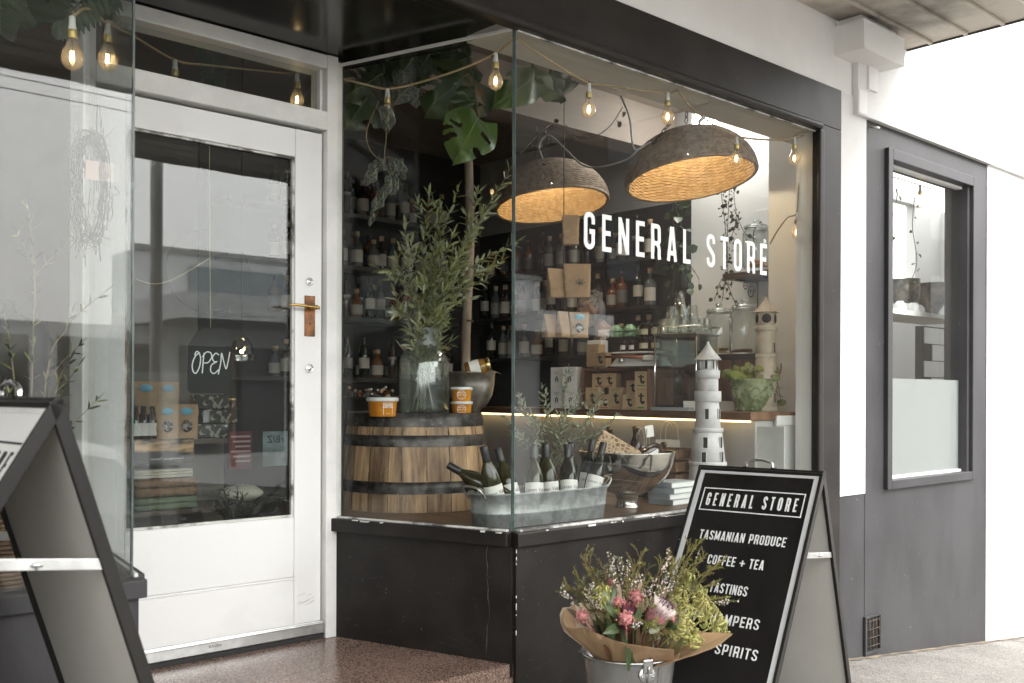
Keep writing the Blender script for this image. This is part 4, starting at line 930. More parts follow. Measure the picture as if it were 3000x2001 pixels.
# ---- green glazed planter
glz = M('green_glaze', (.11, .15, .055), .2, col2=(.26, .30, .16), vs=34, bump=.6, bs=60, lo=.42, hi=.58)
p = (4.5037,0.36,0.9265)
glz2 = M('highlight_glaze', (.24, .28, .14), .2, col2=(.34, .37, .22), vs=30)  # paler copy of the glaze, a highlight painted on the scrolls
pl = thing('green_planter', 'round green glazed planter with raised scroll pattern on the counter end', 'planter', (p[0], .36, .905))
MB().lathe([(.078, 0), (.08, .005), (.09, .03), (.112, .085), (.118, .125), (.115, .152), (.122, .165), (.123, .171), (.115, .172), (.108, .15), (1e-4, .145)], 48).build('bowl', glz, pl)
for k in range(22):
    a = 2*PI*k/22; MB().sphere((.084*math.cos(a), .084*math.sin(a), .012), .0085, 8, 6).build('foot_bead', glz, pl)
for (az, zc, r0) in ((-30, .095, .034), (18, .10, .030), (-85, .095, .032)):   # raised scrolls
    for s in (1, -1):
        pts = []
        for q in range(30):
            th = q*.42; rr = r0*(1-q/32); x = rr*math.cos(th)*s; z = rr*math.sin(th)*1.2
            ph = R(az-18)+x/.11-PI/2; rad = .1135+(zc+z-.095)*.18; pts.append((rad*math.cos(ph), rad*math.sin(ph), zc+z))
        MB().tube(pts, .0036, 5).build('scroll_relief', glz2, pl)
ylw = M('yellow_green_leaf', (.24, .25, .045), .4, col2=(.12, .17, .035), vs=14, trans=.25)
pp = thing('trailing_houseplant', 'round leaved yellow green plant growing in the green planter', 'plant', (p[0], .36, .905+.148))
rg = random.Random(31)
def round_leaf(mb, c, nrm, d, r):
    n = nrm.normalized(); d = (d-n*d.dot(n)).normalized(); s = n.cross(d); vs = [c]; m_ = 10
    for q in range(m_):
        a = 2*PI*q/m_; rr = r*(1+.18*math.cos(a)); vs.append(c+d*rr*math.cos(a)+s*rr*.86*math.sin(a)+n*r*.16*math.cos(2*a))
    mb.add(vs, [(0, 1+q, 1+(q+1) % m_) for q in range(m_)], True)
for k in range(46):
    a = rg.uniform(0, 2*PI); e = rg.uniform(.02, .14); h = rg.uniform(.015, .105)*(1.1-e*3)
    if k < 6: a = rg.uniform(-1.5, .1); e = rg.uniform(.11, .15); h = rg.uniform(-.11, .0)
    c = Vector((e*math.cos(a), e*math.sin(a), h)); o = MB()
    o.tube(spline([(c.x*.3, c.y*.3, -.01), (c.x*.8, c.y*.8, max(h, .02)+.01), c], 4), .0018, 4)
    round_leaf(o, c, Vector((rg.uniform(-.8, .3), -.8+rg.uniform(-.4, .6), rg.uniform(.1, 1))), Vector((math.cos(a), math.sin(a), rg.uniform(-.6, .5))), rg.uniform(.020, .036))
    o.build('leaf', ylw, pp)
for c in (spline([(.06, -.03, .0), (.12, -.05, .02), (.155, -.07, .06), (.15, -.08, .11)], 5), spline([(.03, .0, .03), (.05, -.02, .09), (.04, -.03, .13)], 5)):
    MB().tube(c, .0028, 5).build('stem', M('plant_stem', (.12, .09, .04), .6), pp)
# ================================================================ counter and what stands on it
cdv = Vector((.158, .987, 0)).normalized(); cnv = Vector((.987, -.158, 0))     # along the counter, across it
C0 = Vector((4.27, .21, 0))
def cpt(d, n, z): q = C0+cdv*d+cnv*n; return (q.x, q.y, z)
def cbox(d0, d1, n0, n1, z0, z1):
    vs = [cpt(d, n, z) for z in (z0, z1) for n, d in ((n0, d0), (n1, d0), (n1, d1), (n0, d1))]
    return MB().add(vs, [(0, 3, 2, 1), (4, 5, 6, 7), (0, 1, 5, 4), (1, 2, 6, 5), (2, 3, 7, 6), (3, 0, 4, 7)])
bench = M('bench_timber', (.20, .10, .045), .35, col2=(.12, .055, .025), vs=4, stretch=(6, 1, 6), bump=.1, bs=20)
front_w = M('counter_front_paint', (.36, .35, .33), .6, var=.05, vs=3)
cn = thing('counter', 'shop counter with timber top, white panelled end and light strip under the edge', 'counter')
cbox(-.02, 1.42, -.02, .46, .862, .9045).build('top', bench, cn, bevel=.004)
cbox(1.4205, 2.75, -.02, .27, .862, .9045).build('top', bench, cn, bevel=.004)
cbox(.0, 2.75, .03, .05, .015, .861).build('front_panel', front_w, cn)
cbox(.0, .02, .05, .20, .015, .861).build('end_panel', front_w, cn)
cbox(-.015, .0, .17, .44, .015, .885).build('end_panel', int_white, cn, bevel=.003)
cbox(-.03, -.016, .16, .46, .835, .886).build('end_rail', int_white, cn, bevel=.003)
cbox(-.026, -.016, .38, .40, .02, .834).build('end_batten', int_white, cn)
led = emit_mat('warm_led', (1, .70, .32), 1.3)
ls = thing('led_strip', 'glowing warm light strip under the counter edge', 'light strip')
lb_ = MB()
for k in range(125):
    d = .0+k*.022; a = cpt(d, -.008, .856); lb_.box(-.0055, .0055, -.0055, .0055, -.004, .004, T(*a) @ RZ(R(9)))
stuff(lb_.build('diodes', led, ls))
cbox(.0, 2.75, -.004, .003, .8595, .8615).build('tape', int_white, ls)

# tea boxes ---------------------------------------------------------------
kraft_box = M('kraft_carton', (.44, .31, .17), .7, var=.07, vs=10, rand=.1)
white_box = M('white_carton', (.72, .71, .69), .6, var=.04, rand=.06)
ink = MATS['ink_black']
bands = {'red': M('red_band', (.32, .03, .05), .6), 'green': M('green_band', (.04, .18, .03), .6), 'tan': M('tan_band', (.35, .2, .1), .6)}
fz = math.atan2(cnv.y, cnv.x)
def carton(loc, w_, d_, h_, lb, grp, mat, band=None, tt=True, rz=0, name='tea_box'):
    """front faces the shop window side (local -y)"""
    t = thing(name, lb, 'carton', loc, R(-76)+rz, grp)
    MB().box(-w_/2, w_/2, -d_/2, d_/2, 0, h_).build('box', mat, t, bevel=.0015)
    F = T(0, -d_/2-.0004, 0) @ RX(R(90))
    if tt:
        b = MB(); s = h_*.5 if h_ < .11 else h_*.46; y0 = h_*.28
        stroke2d(b, [(-.0, y0+s), (-.0, y0+s*.22)]+[(lerp(0, .02, q), y0+s*.22-math.sin(q*PI)*.010-.002*q) for q in (.2, .4, .6, .8)]+[(.019, y0+s*.24)], .013, 0, .0006, F)
        stroke2d(b, [(-.017, y0+s*.74), (.019, y0+s*.74)], .009, 0, .0008, F); b.build('printed_letter', ink, t)
        text_mesh('lettering', 'the art of tea', .0105, ink, t, F @ T(0, h_*.9, .0004), sx=.85)
    if band: MB().box(-w_*.28, w_*.28, -.0006, .0006, h_*.06, h_*.14, T(0, -d_/2, 0)).build('band', bands[band], t)
    return t
def on(px_, z): return (px_[0], px_[1], z)
G1 = 'kraft tea boxes on the counter'
tb = [((4.47,1.4703,0.9257), .905, .095, .13, 'red', 'large kraft tea box at the left end of the front row'),
      ((4.44,1.3457,0.927), .905, .088, .088, 'red', 'short kraft tea box second from left in the front row'),
      ((4.45,1.2604,0.9277), .905, .095, .13, 'tan', 'large kraft tea box in the middle of the front row'),
      ((4.43,1.1407,0.9289), .905, .088, .088, 'tan', 'short kraft tea box fourth from left in the front row'),
      ((4.42,1.0394,0.9299), .905, .082, .13, 'green', 'kraft tea box with green band at the right end of the row'),
      ((4.42,1.0399,1.0581), 1.036, .082, .09, 'green', 'kraft tea box with green band stacked on another one'),
      ((4.5,1.1714,1.0213), .99, .085, .085, 'tan', 'kraft tea box set back beside the green banded pair'),
      ((4.53,1.4757,1.0652), 1.036, .088, .085, 'red', 'kraft tea box on the upper row, left of two'),
      ((4.53,1.3856,1.0645), 1.036, .088, .085, 'red', 'kraft tea box on the upper row, right of two')]
for p, z, w_, h_, bd, lb in tb: carton(on(p, z), w_, .07, h_, lb, G1, kraft_box, bd)
G2 = 'white cartons on the counter'
for p, z, lb in (((4.52,1.8223,0.9167), .905, 'white patterned carton, bottom left of four'), ((4.5,1.6781,0.9182), .905, 'white patterned carton, bottom right of four'),
                 ((4.52,1.823,1.0594), 1.036, 'white patterned carton, top left of four'), ((4.5,1.6864,1.0583), 1.036, 'white patterned carton, top right of four with a red cup print')):
    t = carton(on(p, z), .088, .088, .13, lb, G2, white_box, None, False, name='white_carton')
    F = T(0, -.0446, 0) @ RX(R(90)); b = MB()
    stroke2d(b, [(-.008, .035), (-.008, .06), (.0, .07), (.008, .06), (.008, .035)], .006, 0, .0006, F); b.build('printed_cup', ink, t)
    b = MB(); stroke2d(b, [(-.012, .052), (.012, .052)], .004, 0, .0009, F); b.build('printed_bar', ink, t)
    text_mesh('lettering', 'Tasmanian\nCoffee', .012, ink, t, F @ T(0, .095, .0004))
t = carton(on((4.56,1.5482,1.1695), 1.166), .085, .085, .14, 'tall kraft carton on top of the crate behind the scales', 'kraft tea boxes on the counter', kraft_box, None, False, name='tall_carton')
text_mesh('lettering', 'Coffee', .014, ink, t, T(0, -.0432, .10) @ RX(R(90)))
carton(on((4.52,1.4561,1.1667), 1.166), .088, .07, .085, 'kraft tea box left of the white scales', G1, kraft_box, None, True)
carton(on((4.62,1.5899,1.3203), 1.166), .10, .09, .168, 'white carton half hidden behind the tall kraft carton', G2, white_box, None, False, name='white_carton')
# timber crate the scales stand on
p0 = (4.47,0.9614,0.9304)
ck = thing('counter_crate', 'dark stained timber crate on the counter beside the tea boxes', 'crate', (4.60, 1.30, .905), R(-81))
redw = M('stained_crate', (.13, .055, .025), .5, col2=(.22, .10, .05), vs=4, stretch=(6, 1, 1), bump=.2, bs=24)
for bx in ((-.30, .42, .10, .115, 0, .25), (.40, .42, -.08, .10, 0, .25), (-.30, -.285, -.08, .10, 0, .25), (-.285, .40, -.08, .10, .235, .25), (-.285, .40, -.08, .10, .0, .012)):
    MB().box(*bx).build('board', redw, ck)
p = (4.4,0.8258,0.9319)
sidebd = thing('cutting_board', 'upright dark timber board leaning at the right of the tea boxes', 'board', (p[0]+.03, p[1]+.10, .905), R(-62))
MB().box(-.075, .075, -.011, .011, 0, .235).build('board', redw, sidebd, bevel=.006)
# ---- vintage scales with jars
sc_w = M('enamel_white', (.62, .60, .55), .35, var=.05); dkm = M('dark_metal', (.05, .045, .04), .4, .6)
p = (4.46,1.1142,1.1662); sz0 = 1.157
scl = thing('kitchen_scales', 'white vintage balance scales with brass beam on the crate', 'scales', (p[0]+.02, p[1], sz0), R(-78))
MB().add([(-.16, -.09, 0), (.16, -.09, 0), (.16, .09, 0), (-.16, .09, 0), (-.13, -.06, .055), (.14, -.06, .055), (.14, .06, .055), (-.13, .06, .055)], [(0, 3, 2, 1), (4, 5, 6, 7), (0, 1, 5, 4), (1, 2, 6, 5), (2, 3, 7, 6), (3, 0, 4, 7)]).build('body', sc_w, scl, bevel=.006)
MB().box(-.14, .17, -.10, .09, .075, .085).build('tray', sc_w, scl, bevel=.003); MB().box(-.13, .16, -.09, .08, .0855, .088).build('tray_inlay', dkm, scl)
MB().box(-.02, .04, -.03, .03, .0552, .0748).build('post', dkm, scl)
MB().tube([(-.18, -.105, .058), (.13, -.105, .050)], .008, 8).build('beam', M('beam_red_brass', (.33, .13, .08), .35, .6), scl)
MB().box(.07, .17, -.115, -.095, .03, .062).build('weight_arm', sc_w, scl, bevel=.008)
MB().lathe([(.014, -.012), (.014, .012)], 14, T(-.07, -.105, .034) @ RY(R(90))).build('sliding_weight', steel, scl)
jb = M('dark_jam', (.035, .012, .008), .12); cream_lab = M('jam_label', (.60, .57, .42), .7)
G3 = 'jars standing on the scales'
sm = Matrix.Translation(scl.location) @ RZ(R(-78))
for (x, y, z, r, h, nm, lc) in ((.055, -.045, .0885, .036, .08, 'lower left labelled jam jar on the scales', cream_lab), (.13, -.045, .0885, .036, .08, 'lower right labelled jam jar on the scales', cream_lab),
                            (.055, -.045, .1690, .036, .08, 'upper left labelled jam jar stacked on another', cream_lab), (.13, -.045, .1690, .036, .08, 'upper right labelled jam jar stacked on another', cream_lab),
                            (-.085, -.05, .0885, .022, .062, 'small dark jar with white label, left of two on the scales', paperw), (-.028, -.05, .0885, .022, .062, 'small dark jar with white label, right of two on the scales', paperw)):
    q = sm @ Vector((x, y, z)); jam_jar(q, (0, 0, R(-78)), r, h, nm, G3, jb, M('black_lid', (.02, .02, .02), .3), True, lc, 'jam_jar')
# ---- espresso machine body behind, with upturned green cups on top
p = (4.86,1.5535,1.376)
em = thing('coffee_machine', 'dark steel coffee machine behind the scales with a cup rail', 'coffee machine', (4.80, 1.30, .905), R(-81))
MB().box(-.33, .33, -.02, .16, 0, .455).build('body', M('machine_dark', (.05, .048, .045), .3, .8), em, bevel=.01)
MB().tube([(-.32, -.018, .49), (.32, -.018, .49)], .004, 6).build('cup_rail', steel, em)
for x in (-.32, 0, .32): MB().tube([(x, -.018, .45), (x, -.018, .49)], .004, 6).build('rail_post', steel, em)
celad = M('celadon_glaze', (.13, .25, .13), .2, col2=(.2, .33, .2), vs=12)
for k, (pp_, lb) in enumerate((((4.8,1.5936,1.4031), 'green glazed cup upturned on the coffee machine, left'), ((4.8,1.479,1.3978), 'green glazed cup upturned on the coffee machine, centre'), ((4.82,1.3809,1.4161), 'green glazed cup upturned on the coffee machine, right'))):
    t = thing('green_cup', lb, 'cup', (pp_[0], pp_[1], 1.362), R(k*40), 'green cups on the coffee machine')
    MB().lathe([(.046, 0), (.047, .004), (.044, .045), (.03, .068), (.022, .072), (.021, .078), (.015, .078), (1e-4, .073)], 24).build('cup', celad, t)
    MB().tube(spline([(.043, 0, .05), (.066, 0, .05), (.07, 0, .03), (.045, 0, .012)], 5), .006, 7).build('handle', celad, t)
# ---- glass display case with tumblers
p = (4.47,0.7891,0.9344)
gc = thing('display_case', 'glass cake case on the counter with a polished tray top', 'display case', (4.53, .82, .905), R(-81))
for bx in ((-.13, .13, -.125, -.122, .0, .42), (-.13, .13, .122, .125, .0, .42), (-.13, -.127, -.122, .122, .0, .42), (.127, .13, -.122, .122, .0, .42)): MB().box(*bx).build('pane', clear, gc)
for sx in (-1, 1):
    for sy in (-1, 1): MB().tube([(sx*.131, sy*.126, 0), (sx*.131, sy*.126, .425)], .005, 8).build('post', chrome, gc)
MB().box(-.14, .14, -.135, .135, .421, .431).build('top', steel, gc, bevel=.003)
MB().tube([(-.14, -.135, .47), (.14, -.135, .47), (.14, .135, .47), (-.14, .135, .47), (-.14, -.135, .47)], .0035, 6).build('gallery_rail', chrome, gc)
MB().box(-.12, .12, -.11, .11, .20, .206).build('shelf', clear, gc)
MB().box(-.12, .12, -.11, .11, .001, .03).build('base', dkm, gc)
for (x, y, z) in ((-.05, 0, .03), (.04, .02, .207)):
    MB().lathe([(.06, 0), (.065, .02), (.05, .05), (1e-4, .055)], 20, T(x, y, z)).build('cake', M('dark_cake', (.09, .04, .02), .8, bump=.5, bs=40), gc)
tum = glass_mat('tumbler_glass', (.86, .89, .88), 1.52, gain=2.4)
tm = MB().lathe([(.024, 0), (.026, .003), (.035, .083), (.0355, .085), (.033, .083), (.024, .008), (1e-4, .008)], 18).mesh('tumbler', tum)
gm = Matrix.Translation(gc.location) @ RZ(R(-81)); kk = 0
for lay, spots in ((0, [(x*.066-.10, y*.07-.09) for x in range(4) for y in range(3)]), (1, [(-.07, -.05), (0, -.055), (.06, -.04), (-.03, .02)]), (2, [(-.02, -.045)])):
    for (x, y) in spots:
        q = gm @ Vector((x, y, .431+lay*.074+.0855)); kk += 1
        o = bpy.data.objects.new('tumbler', tm); COL.objects.link(o); o.location = q; o.rotation_euler = (PI, 0, kk)
        tag(o, ['upturned glass tumbler in the bottom layer of the pyramid on the display case', 'upturned glass tumbler in the second layer of the pyramid on the display case', 'single glass tumbler topping the pyramid on the display case'][lay], 'tumbler', 'tumblers piled on the display case')
pb_ = thing('paper_stack', 'low stack of menus lying on the counter edge', 'papers', ((4.36,0.7937,0.9251)[0]+.02, (4.36,0.7937,0.9251)[1], .905), R(-81))
for k in range(3): MB().box(-.12, .12, -.04, .04, k*.006, k*.006+.005, RZ(R(k*3-2))).build('sheet', bk, pb_)
for k, pp_ in enumerate(((4.45,0.7069,0.9231), (4.62,0.6169,0.9233))):
    t = thing('card_stack', ['small stack of white cards left of the white lighthouse', 'stack of white papers behind the green planter'][k], 'papers', (pp_[0], pp_[1], .905), R(-60))
    for j in range(6): MB().box(-.05, .05, -.04, .04, j*.009, j*.009+.0075, RZ(R((j*37) % 7-3))).build('sheet', pages, t)
# ---- low cabinet with two biscuit jars, iron shelf with another jar
cab = thing('back_cabinet', 'dark timber cabinet behind the green planter', 'cabinet', (4.83, .70, .905), R(-81))
MB().box(-.24, .24, -.02, .16, 0, .31).build('carcass', wood_dark, cab, bevel=.004)
MB().box(-.25, .25, -.035, .17, .3105, .325).build('top', wood_dark, cab, bevel=.003)
for x in (-.12, .12): MB().box(x-.105, x+.105, -.03, -.021, .02, .29).build('door', redw, cab, bevel=.004)
bis = M('biscuits', (.45, .28, .12), .8, col2=(.28, .15, .06), vs=20, bump=.6, bs=60)
def biscuit_jar(loc, r, h, lb, fill, fm):
    t = thing('biscuit_jar', lb, 'jar', loc, 0, 'glass biscuit jars')
    MB().lathe([(r*.88, 0), (r, .01), (r, h*.72), (r*.8, h*.80), (r*.78, h*.83)], 32, caps=False).build('body', tum, t)
    MB().lathe([(r*.86, h*.83), (r*.9, h*.85), (r*.8, h*.9), (r*.2, h*.93), (r*.14, h*.95), (r*.26, h*.985), (r*.2, h*1.02), (1e-4, h*1.02)], 28, caps=False).build('lid', tum, t)
    MB().lathe([(r*.78, h*.822), (r*.87, h*.825), (r*.87, h*.845), (r*.78, h*.845)], 28, caps=False).build('lid_band', steel, t)
    if fill:
        for k in range(fill): MB().lathe([(r*.5, 0), (r*.52, .006), (r*.46, .012), (1e-4, .013)], 14, T(random.uniform(-.3, .3)*r, random.uniform(-.3, .3)*r, .008+.013*(k//3)) @ RX(R(random.uniform(-12, 12)))).build('biscuit', fm, t)
p = (4.8,0.7939,1.2337); biscuit_jar((p[0], p[1], 1.231), .082, .29, 'wide glass biscuit jar with knob lid, left of two on the cabinet', 6, bis)
p = (4.78,0.605,1.2275); biscuit_jar((p[0], p[1], 1.231), .082, .30, 'wide glass biscuit jar with knob lid, right of two on the cabinet', 3, M('choc_biscuit', (.12, .05, .02), .8, bump=.5, bs=50))
sh = thing('wall_shelf', 'short dark timber shelf on scrolled iron brackets on the white wall', 'shelf', (5.2,0.8128,1.722))
MB().box(-.12, .145, -.18, .16, -.018, .018).build('board', wood_dark, sh, bevel=.003)
iron = M('black_iron', (.02, .019, .018), .5, .6)
for y in (-.12, .08):
    pts = [(.14, y, -.02), (.14, y, -.22)]
    MB().tube(pts, .004, 6).build('bracket', iron, sh); MB().tube([(.14, y, -.022), (-.08, y, -.022)], .004, 6).build('bracket', iron, sh)
    for (cx, cz, r) in ((.07, -.09, .045), (.01, -.055, .028)):
        MB().tube([(cx+r*(1-q/40)*math.cos(q*.3), y, cz+r*(1-q/40)*math.sin(q*.3)) for q in range(34)], .0032, 5).build('scroll', iron, sh)
p = (5.2,0.8036,1.7692); biscuit_jar((p[0]-.01, p[1], p[2]+.0), .085, .29, 'glass jar of orange snacks on the iron wall shelf', 9, M('orange_snack', (.42, .13, .02), .7, bump=.5, bs=40))
sw = thing('power_point', 'white wall plate with a cable above the iron shelf', 'wall plate', (5.346,0.8651,2.0908))
MB().box(-.006, 0, -.05, .05, -.065, .065).build('plate', int_white, sw, bevel=.003); MB().tube(spline([(-.01, .0, -.01), (-.03, .03, -.05), (-.02, .05, -.10), (-.005, .05, -.2)], 5), .004, 6).build('cable', iron, sw)
pf = thing('framed_panel', 'grey board leaning under the counter end by the lighthouse', 'board', (4.33, .15, .472), R(-80)); MB().box(-.10, .09, -.004, .004, 0, .36).build('board', M('grey_board', (.42, .43, .40), .5), pf, bevel=.002)
cv = thing('carved_panel', 'narrow carved olive brown panel under the counter end', 'carving', (4.36, .145, .472), R(-55))
cvm = M('carved_brown', (.16, .12, .06), .5, var=.3); MB().box(-.035, .045, -.006, .006, 0, .33).build('panel', cvm, cv)
for k in range(3): MB().tube([(.0+.02*math.sin(q*.5), -.008, .03+q*.013+k*.09) for q in range(10)], .006, 6).build('carving', cvm, cv)
# ---- hanging tiered tray stand with coffee bags
trx = (3.7017,0.95,1.504)
ts = thing('tiered_stand', 'black three tier round tray stand hanging inside the window', 'tray stand', (trx[0], .95, 0))
blackm = M('black_tray', (.014, .013, .013), .4)
TZ = [1.7699, 1.4949, 1.2858]; TR = [.105, .16, .115]
for z, r in zip(TZ, TR): MB().lathe([(r*.97, -.008), (r, -.006), (r+.004, .008), (r, .008), (r*.97, -.002), (1e-4, -.002)], 40).build('tray', blackm, ts)
MB().tube([(0.0, .03, TZ[2]), (0, .03, 2.9)], .0025, 5).build('hanger', iron, ts)
def coffee_bag(loc, w_, d_, h_, rz, lb, lab=None, win_=False, grp='coffee bags on the tray stand', mat=None):
    t = thing('coffee_bag', lb, 'paper bag', loc, rz, grp); rg = random.Random(int(h_*1e4)+int(abs(rz)*100))
    def fn(u, v):
        a = 2*PI*u; c, s = math.cos(a), math.sin(a); e = .35
        x = math.copysign(abs(c)**e, c)*w_/2; y = math.copysign(abs(s)**e, s)*d_/2*(1-v**1.6*.93)
        k = mnoise.noise((x*30, y*30, v*6+rz))*.004*(v > .05)
        return (x*(1+.06*v)+k, y+k, v*h_)
    MB().grid(fn, 28, 10, False).build('bag', mat or kraft, t)
    if lab:
        MB().box(-w_*.26, w_*.26, -.0025, 0, h_*.80, h_*1.0, T(0, -d_*.22, 0) @ RX(R(-6))).build('label', paperw, t)
        MB().lathe([(w_*.27, 0), (w_*.27, .001), (1e-4, .001)], 20, T(0, -d_*.26, h_*.80) @ RX(R(84)), sy=.62).build('label', lab, t)
    if win_:
        MB().lathe([(w_*.24, 0), (w_*.24, .0015), (1e-4, .0015)], 16, T(0, -d_*.5-.0005, h_*.38) @ RX(R(93)), sy=1.2).build('clear_window', M('cellophane_window', (.05, .03, .02), .12, col2=(.35, .33, .3), vs=40, lo=.5, hi=.56), t)
    return t
blue = M('blue_label', (.16, .42, .55), .6)
fcx = R(-38)
coffee_bag((trx[0], .93, TZ[0]+.0), .085, .055, .155, fcx, 'tall kraft coffee bag on the top tray', grp='coffee bags on the tray stand')
t = coffee_bag((trx[0]+.02, .90, TZ[1]), .135, .07, .175, fcx, 'wide kraft coffee bag with dark print on the middle tray')
b = MB(); F = T(0.01, -.034, .07) @ RX(R(96))
for q in range(7): stroke2d(b, [(0, 0), (.026*math.cos(q*.9), .018*math.sin(q*.9)+.006)], .004, 0, .0006+q*.0001, F)
b.build('print', ink, t)
coffee_bag((trx[0]-.06, .97, TZ[1]), .10, .06, .15, fcx+R(20), 'kraft coffee bag behind the printed one on the middle tray')
coffee_bag((trx[0]-.055, .93, TZ[2]), .07, .06, .135, fcx+R(40), 'kraft coffee bag at the left of the lowest tray')
coffee_bag((trx[0]+.035, .90, TZ[2]), .095, .06, .135, fcx, 'kraft coffee bag with blue label and window on the lowest tray', blue, True)
coffee_bag((trx[0]-.10, .98, TZ[2]), .07, .06, .12, fcx+R(30), 'kraft coffee bag at the back left of the lowest tray')

# ================================================================ bottle shelves
shm = M('shelf_black', (.016, .014, .012), .5)
side_z = [1.3177, 1.6378, 1.9739]
SK = [('spirit', dark_sp, cork, label_k), ('gin', clear_sp, cork, label_k), ('tall', dark_sp, capm, label_k), ('spirit', amber_g, capm, label_d), ('wine', green_g, capm, label_k), ('gin', amber_g, cork, label_k), ('spirit', clear_sp, cork, label_k)]
rg = random.Random(77)
ORD = 'first second third fourth fifth sixth seventh eighth ninth tenth eleventh twelfth thirteenth fourteenth fifteenth sixteenth seventeenth eighteenth nineteenth twentieth'.split()
KIND = ['dark corked spirit bottle', 'squat pale gin bottle', 'tall slim dark bottle', 'amber bottle with dark label', 'black capped wine bottle', 'squat amber bottle', 'pale corked spirit bottle']
for k, z in enumerate((1.28, 1.60, 1.93)):
    s_ = thing('side_shelf', ['lowest dark bottle shelf on the side wall', 'middle dark bottle shelf on the side wall', 'top dark bottle shelf on the side wall'][k], 'shelf', (0, 0, 0))
    MB().box(5.17, 5.346, 1.62, 3.58, z-.025, z).build('board', shm, s_)
    for y in (1.63, 2.6, 3.56): MB().box(5.22, 5.346, y-.01, y+.01, z-.12, z-.0255).build('bracket', shm, s_)
    y = 1.70; cnt = 0
    while y < 3.45:
        kd = rg.choice(SK); cnt += 1
        bottle(kd[0], (5.26+rg.uniform(-.02, .02), y, z), (0, 0, R(-70+rg.uniform(-20, 20))), kd[1], kd[2], kd[3], '%s, %s from the right on the %s side wall shelf' % (KIND[SK.index(kd)], ORD[cnt-1], ['lowest', 'middle', 'top'][k]), 'bottles on the side wall', 'spirit_bottle')
        y += rg.uniform(.085, .15)
for k, z in enumerate((1.1116, 1.5494, 1.9195, 2.2959)):
    s_ = thing('back_shelf', ['lowest bottle shelf on the dark back wall', 'second bottle shelf on the dark back wall', 'third bottle shelf on the dark back wall', 'top bottle shelf on the dark back wall'][k], 'shelf', (0, 0, 0))
    MB().box(3.0, 4.95, 3.38, 3.598, z-.03, z).build('board', shm, s_)
    for row, yy in enumerate((3.53, 3.44)):
        x = 3.42+row*.05; cnt = 0
        while x < 4.9:
            kd = rg.choice(SK)
            if row == 1 and rg.random() < .35: x += .1; continue
            cnt += 1
            bottle(kd[0], (x, yy+rg.uniform(-.015, .015), z), (0, 0, R(-25+rg.uniform(-20, 20))), kd[1], kd[2], kd[3], '%s, %s from left, %s row, %s back wall shelf' % (KIND[SK.index(kd)], ORD[cnt-1], ['back', 'front'][row], ['lowest', 'second', 'third', 'top'][k]), 'bottles on the back wall', 'spirit_bottle')
            x += rg.uniform(.095, .15)
mb_ = (3.6209,2.6,1.0883)
bb = thing('bottle_basin', 'dark metal basin of miniature bottles behind the barrel', 'basin', (mb_[0], 2.6, .45))
MB().lathe([(.12, 0), (.17, .3), (.19, .52), (.20, .525), (.18, .5), (1e-4, .48)], 28).build('basin', dkm, bb)
for k in range(16):
    a = k*2.4; r = .15*math.sqrt(k/16); bottle('gin', (mb_[0]+r*math.cos(a), 2.6+r*math.sin(a), .94), (R(rg.uniform(-60, 60)), R(rg.uniform(-60, 60)), a), [clear_sp, amber_g, dark_sp][k % 3], [cork, chrome][k % 2], label_k, 'miniature bottle heaped in the dark basin', 'miniatures in the basin', 'miniature_bottle').scale = (.5, .5, .5)

# ================================================================ pendant lamps
wick_o = M('dark_wicker', (.24, .18, .13), .75, col2=(.38, .30, .23), vs=30, rand=0, bump=.2, bs=80)
wick_i = M('lamplit_wicker', (.40, .27, .13), .65, col2=(.28, .175, .075), vs=30)  # warmer copy of the wicker, lamplight painted into the dome's inside
lampm = emit_mat('lamp_bulb', (1, .82, .56), 34)
def dome_r(s, Rr): return Rr*math.sin(R(18)+s*R(74))/math.sin(R(92))
def wicker_lamp(loc, Rr, H, tilt, lb, seed):
    t = thing('wicker_pendant', lb, 'pendant lamp', loc); t.rotation_euler = tilt; rg = random.Random(seed)
    nst = 44
    for nm, mat, off, rows, rad in (('weave', wick_o, .006, 46, .0048), ('inner_weave', wick_i, -.006, 40, .0050)):
        mb = MB()
        for j in range(rows):
            s = j/(rows-1); r0 = dome_r(s, Rr)+off; z0 = H*(math.cos(R(18)+s*R(74))-math.cos(R(92)))/(math.cos(R(18))-math.cos(R(92)))
            ph = PI*(j % 2)+(0 if j % 7 else rg.uniform(0, .4)); m_ = 132; pts = []
            for q in range(m_):
                a = 2*PI*q/m_; wv = math.sin(a*nst/2*1.0+ph)*.0022; pts.append(((r0+wv)*math.cos(a), (r0+wv)*math.sin(a), z0+rg.uniform(-.0012, .0012)))
            mb.tube(pts, rad*rg.uniform(.85, 1.05), 5, closed=True, caps=False)
        stuff(mb.build(nm, mat, t))
    sk = MB()
    for q in range(nst):
        a = 2*PI*q/nst; sk.tube([(dome_r(s/8, Rr)*math.cos(a), dome_r(s/8, Rr)*math.sin(a), H*(math.cos(R(18)+s/8*R(74))-math.cos(R(92)))/(math.cos(R(18))-math.cos(R(92)))) for s in range(9)], .003, 4)
    stuff(sk.build('stakes', wick_i, t))
    MB().lathe([(dome_r(0, Rr)+.008, H-.004), (dome_r(0, Rr)*.6, H+.012), (1e-4, H+.016)], 28, caps=False).build('crown', wick_o, t)
    MB().tube([((Rr+.004)*math.cos(2*PI*q/60), (Rr+.004)*math.sin(2*PI*q/60), .002) for q in range(60)], .009, 7, closed=True, caps=False).build('rim', wick_o, t)
    MB().lathe([(.02, H-.10), (.022, H)], 14).build('socket', dkm, t)
    MB().sphere((0, 0, H-.085), .036, 16, 10).build('bulb', lampm, t)
    return t
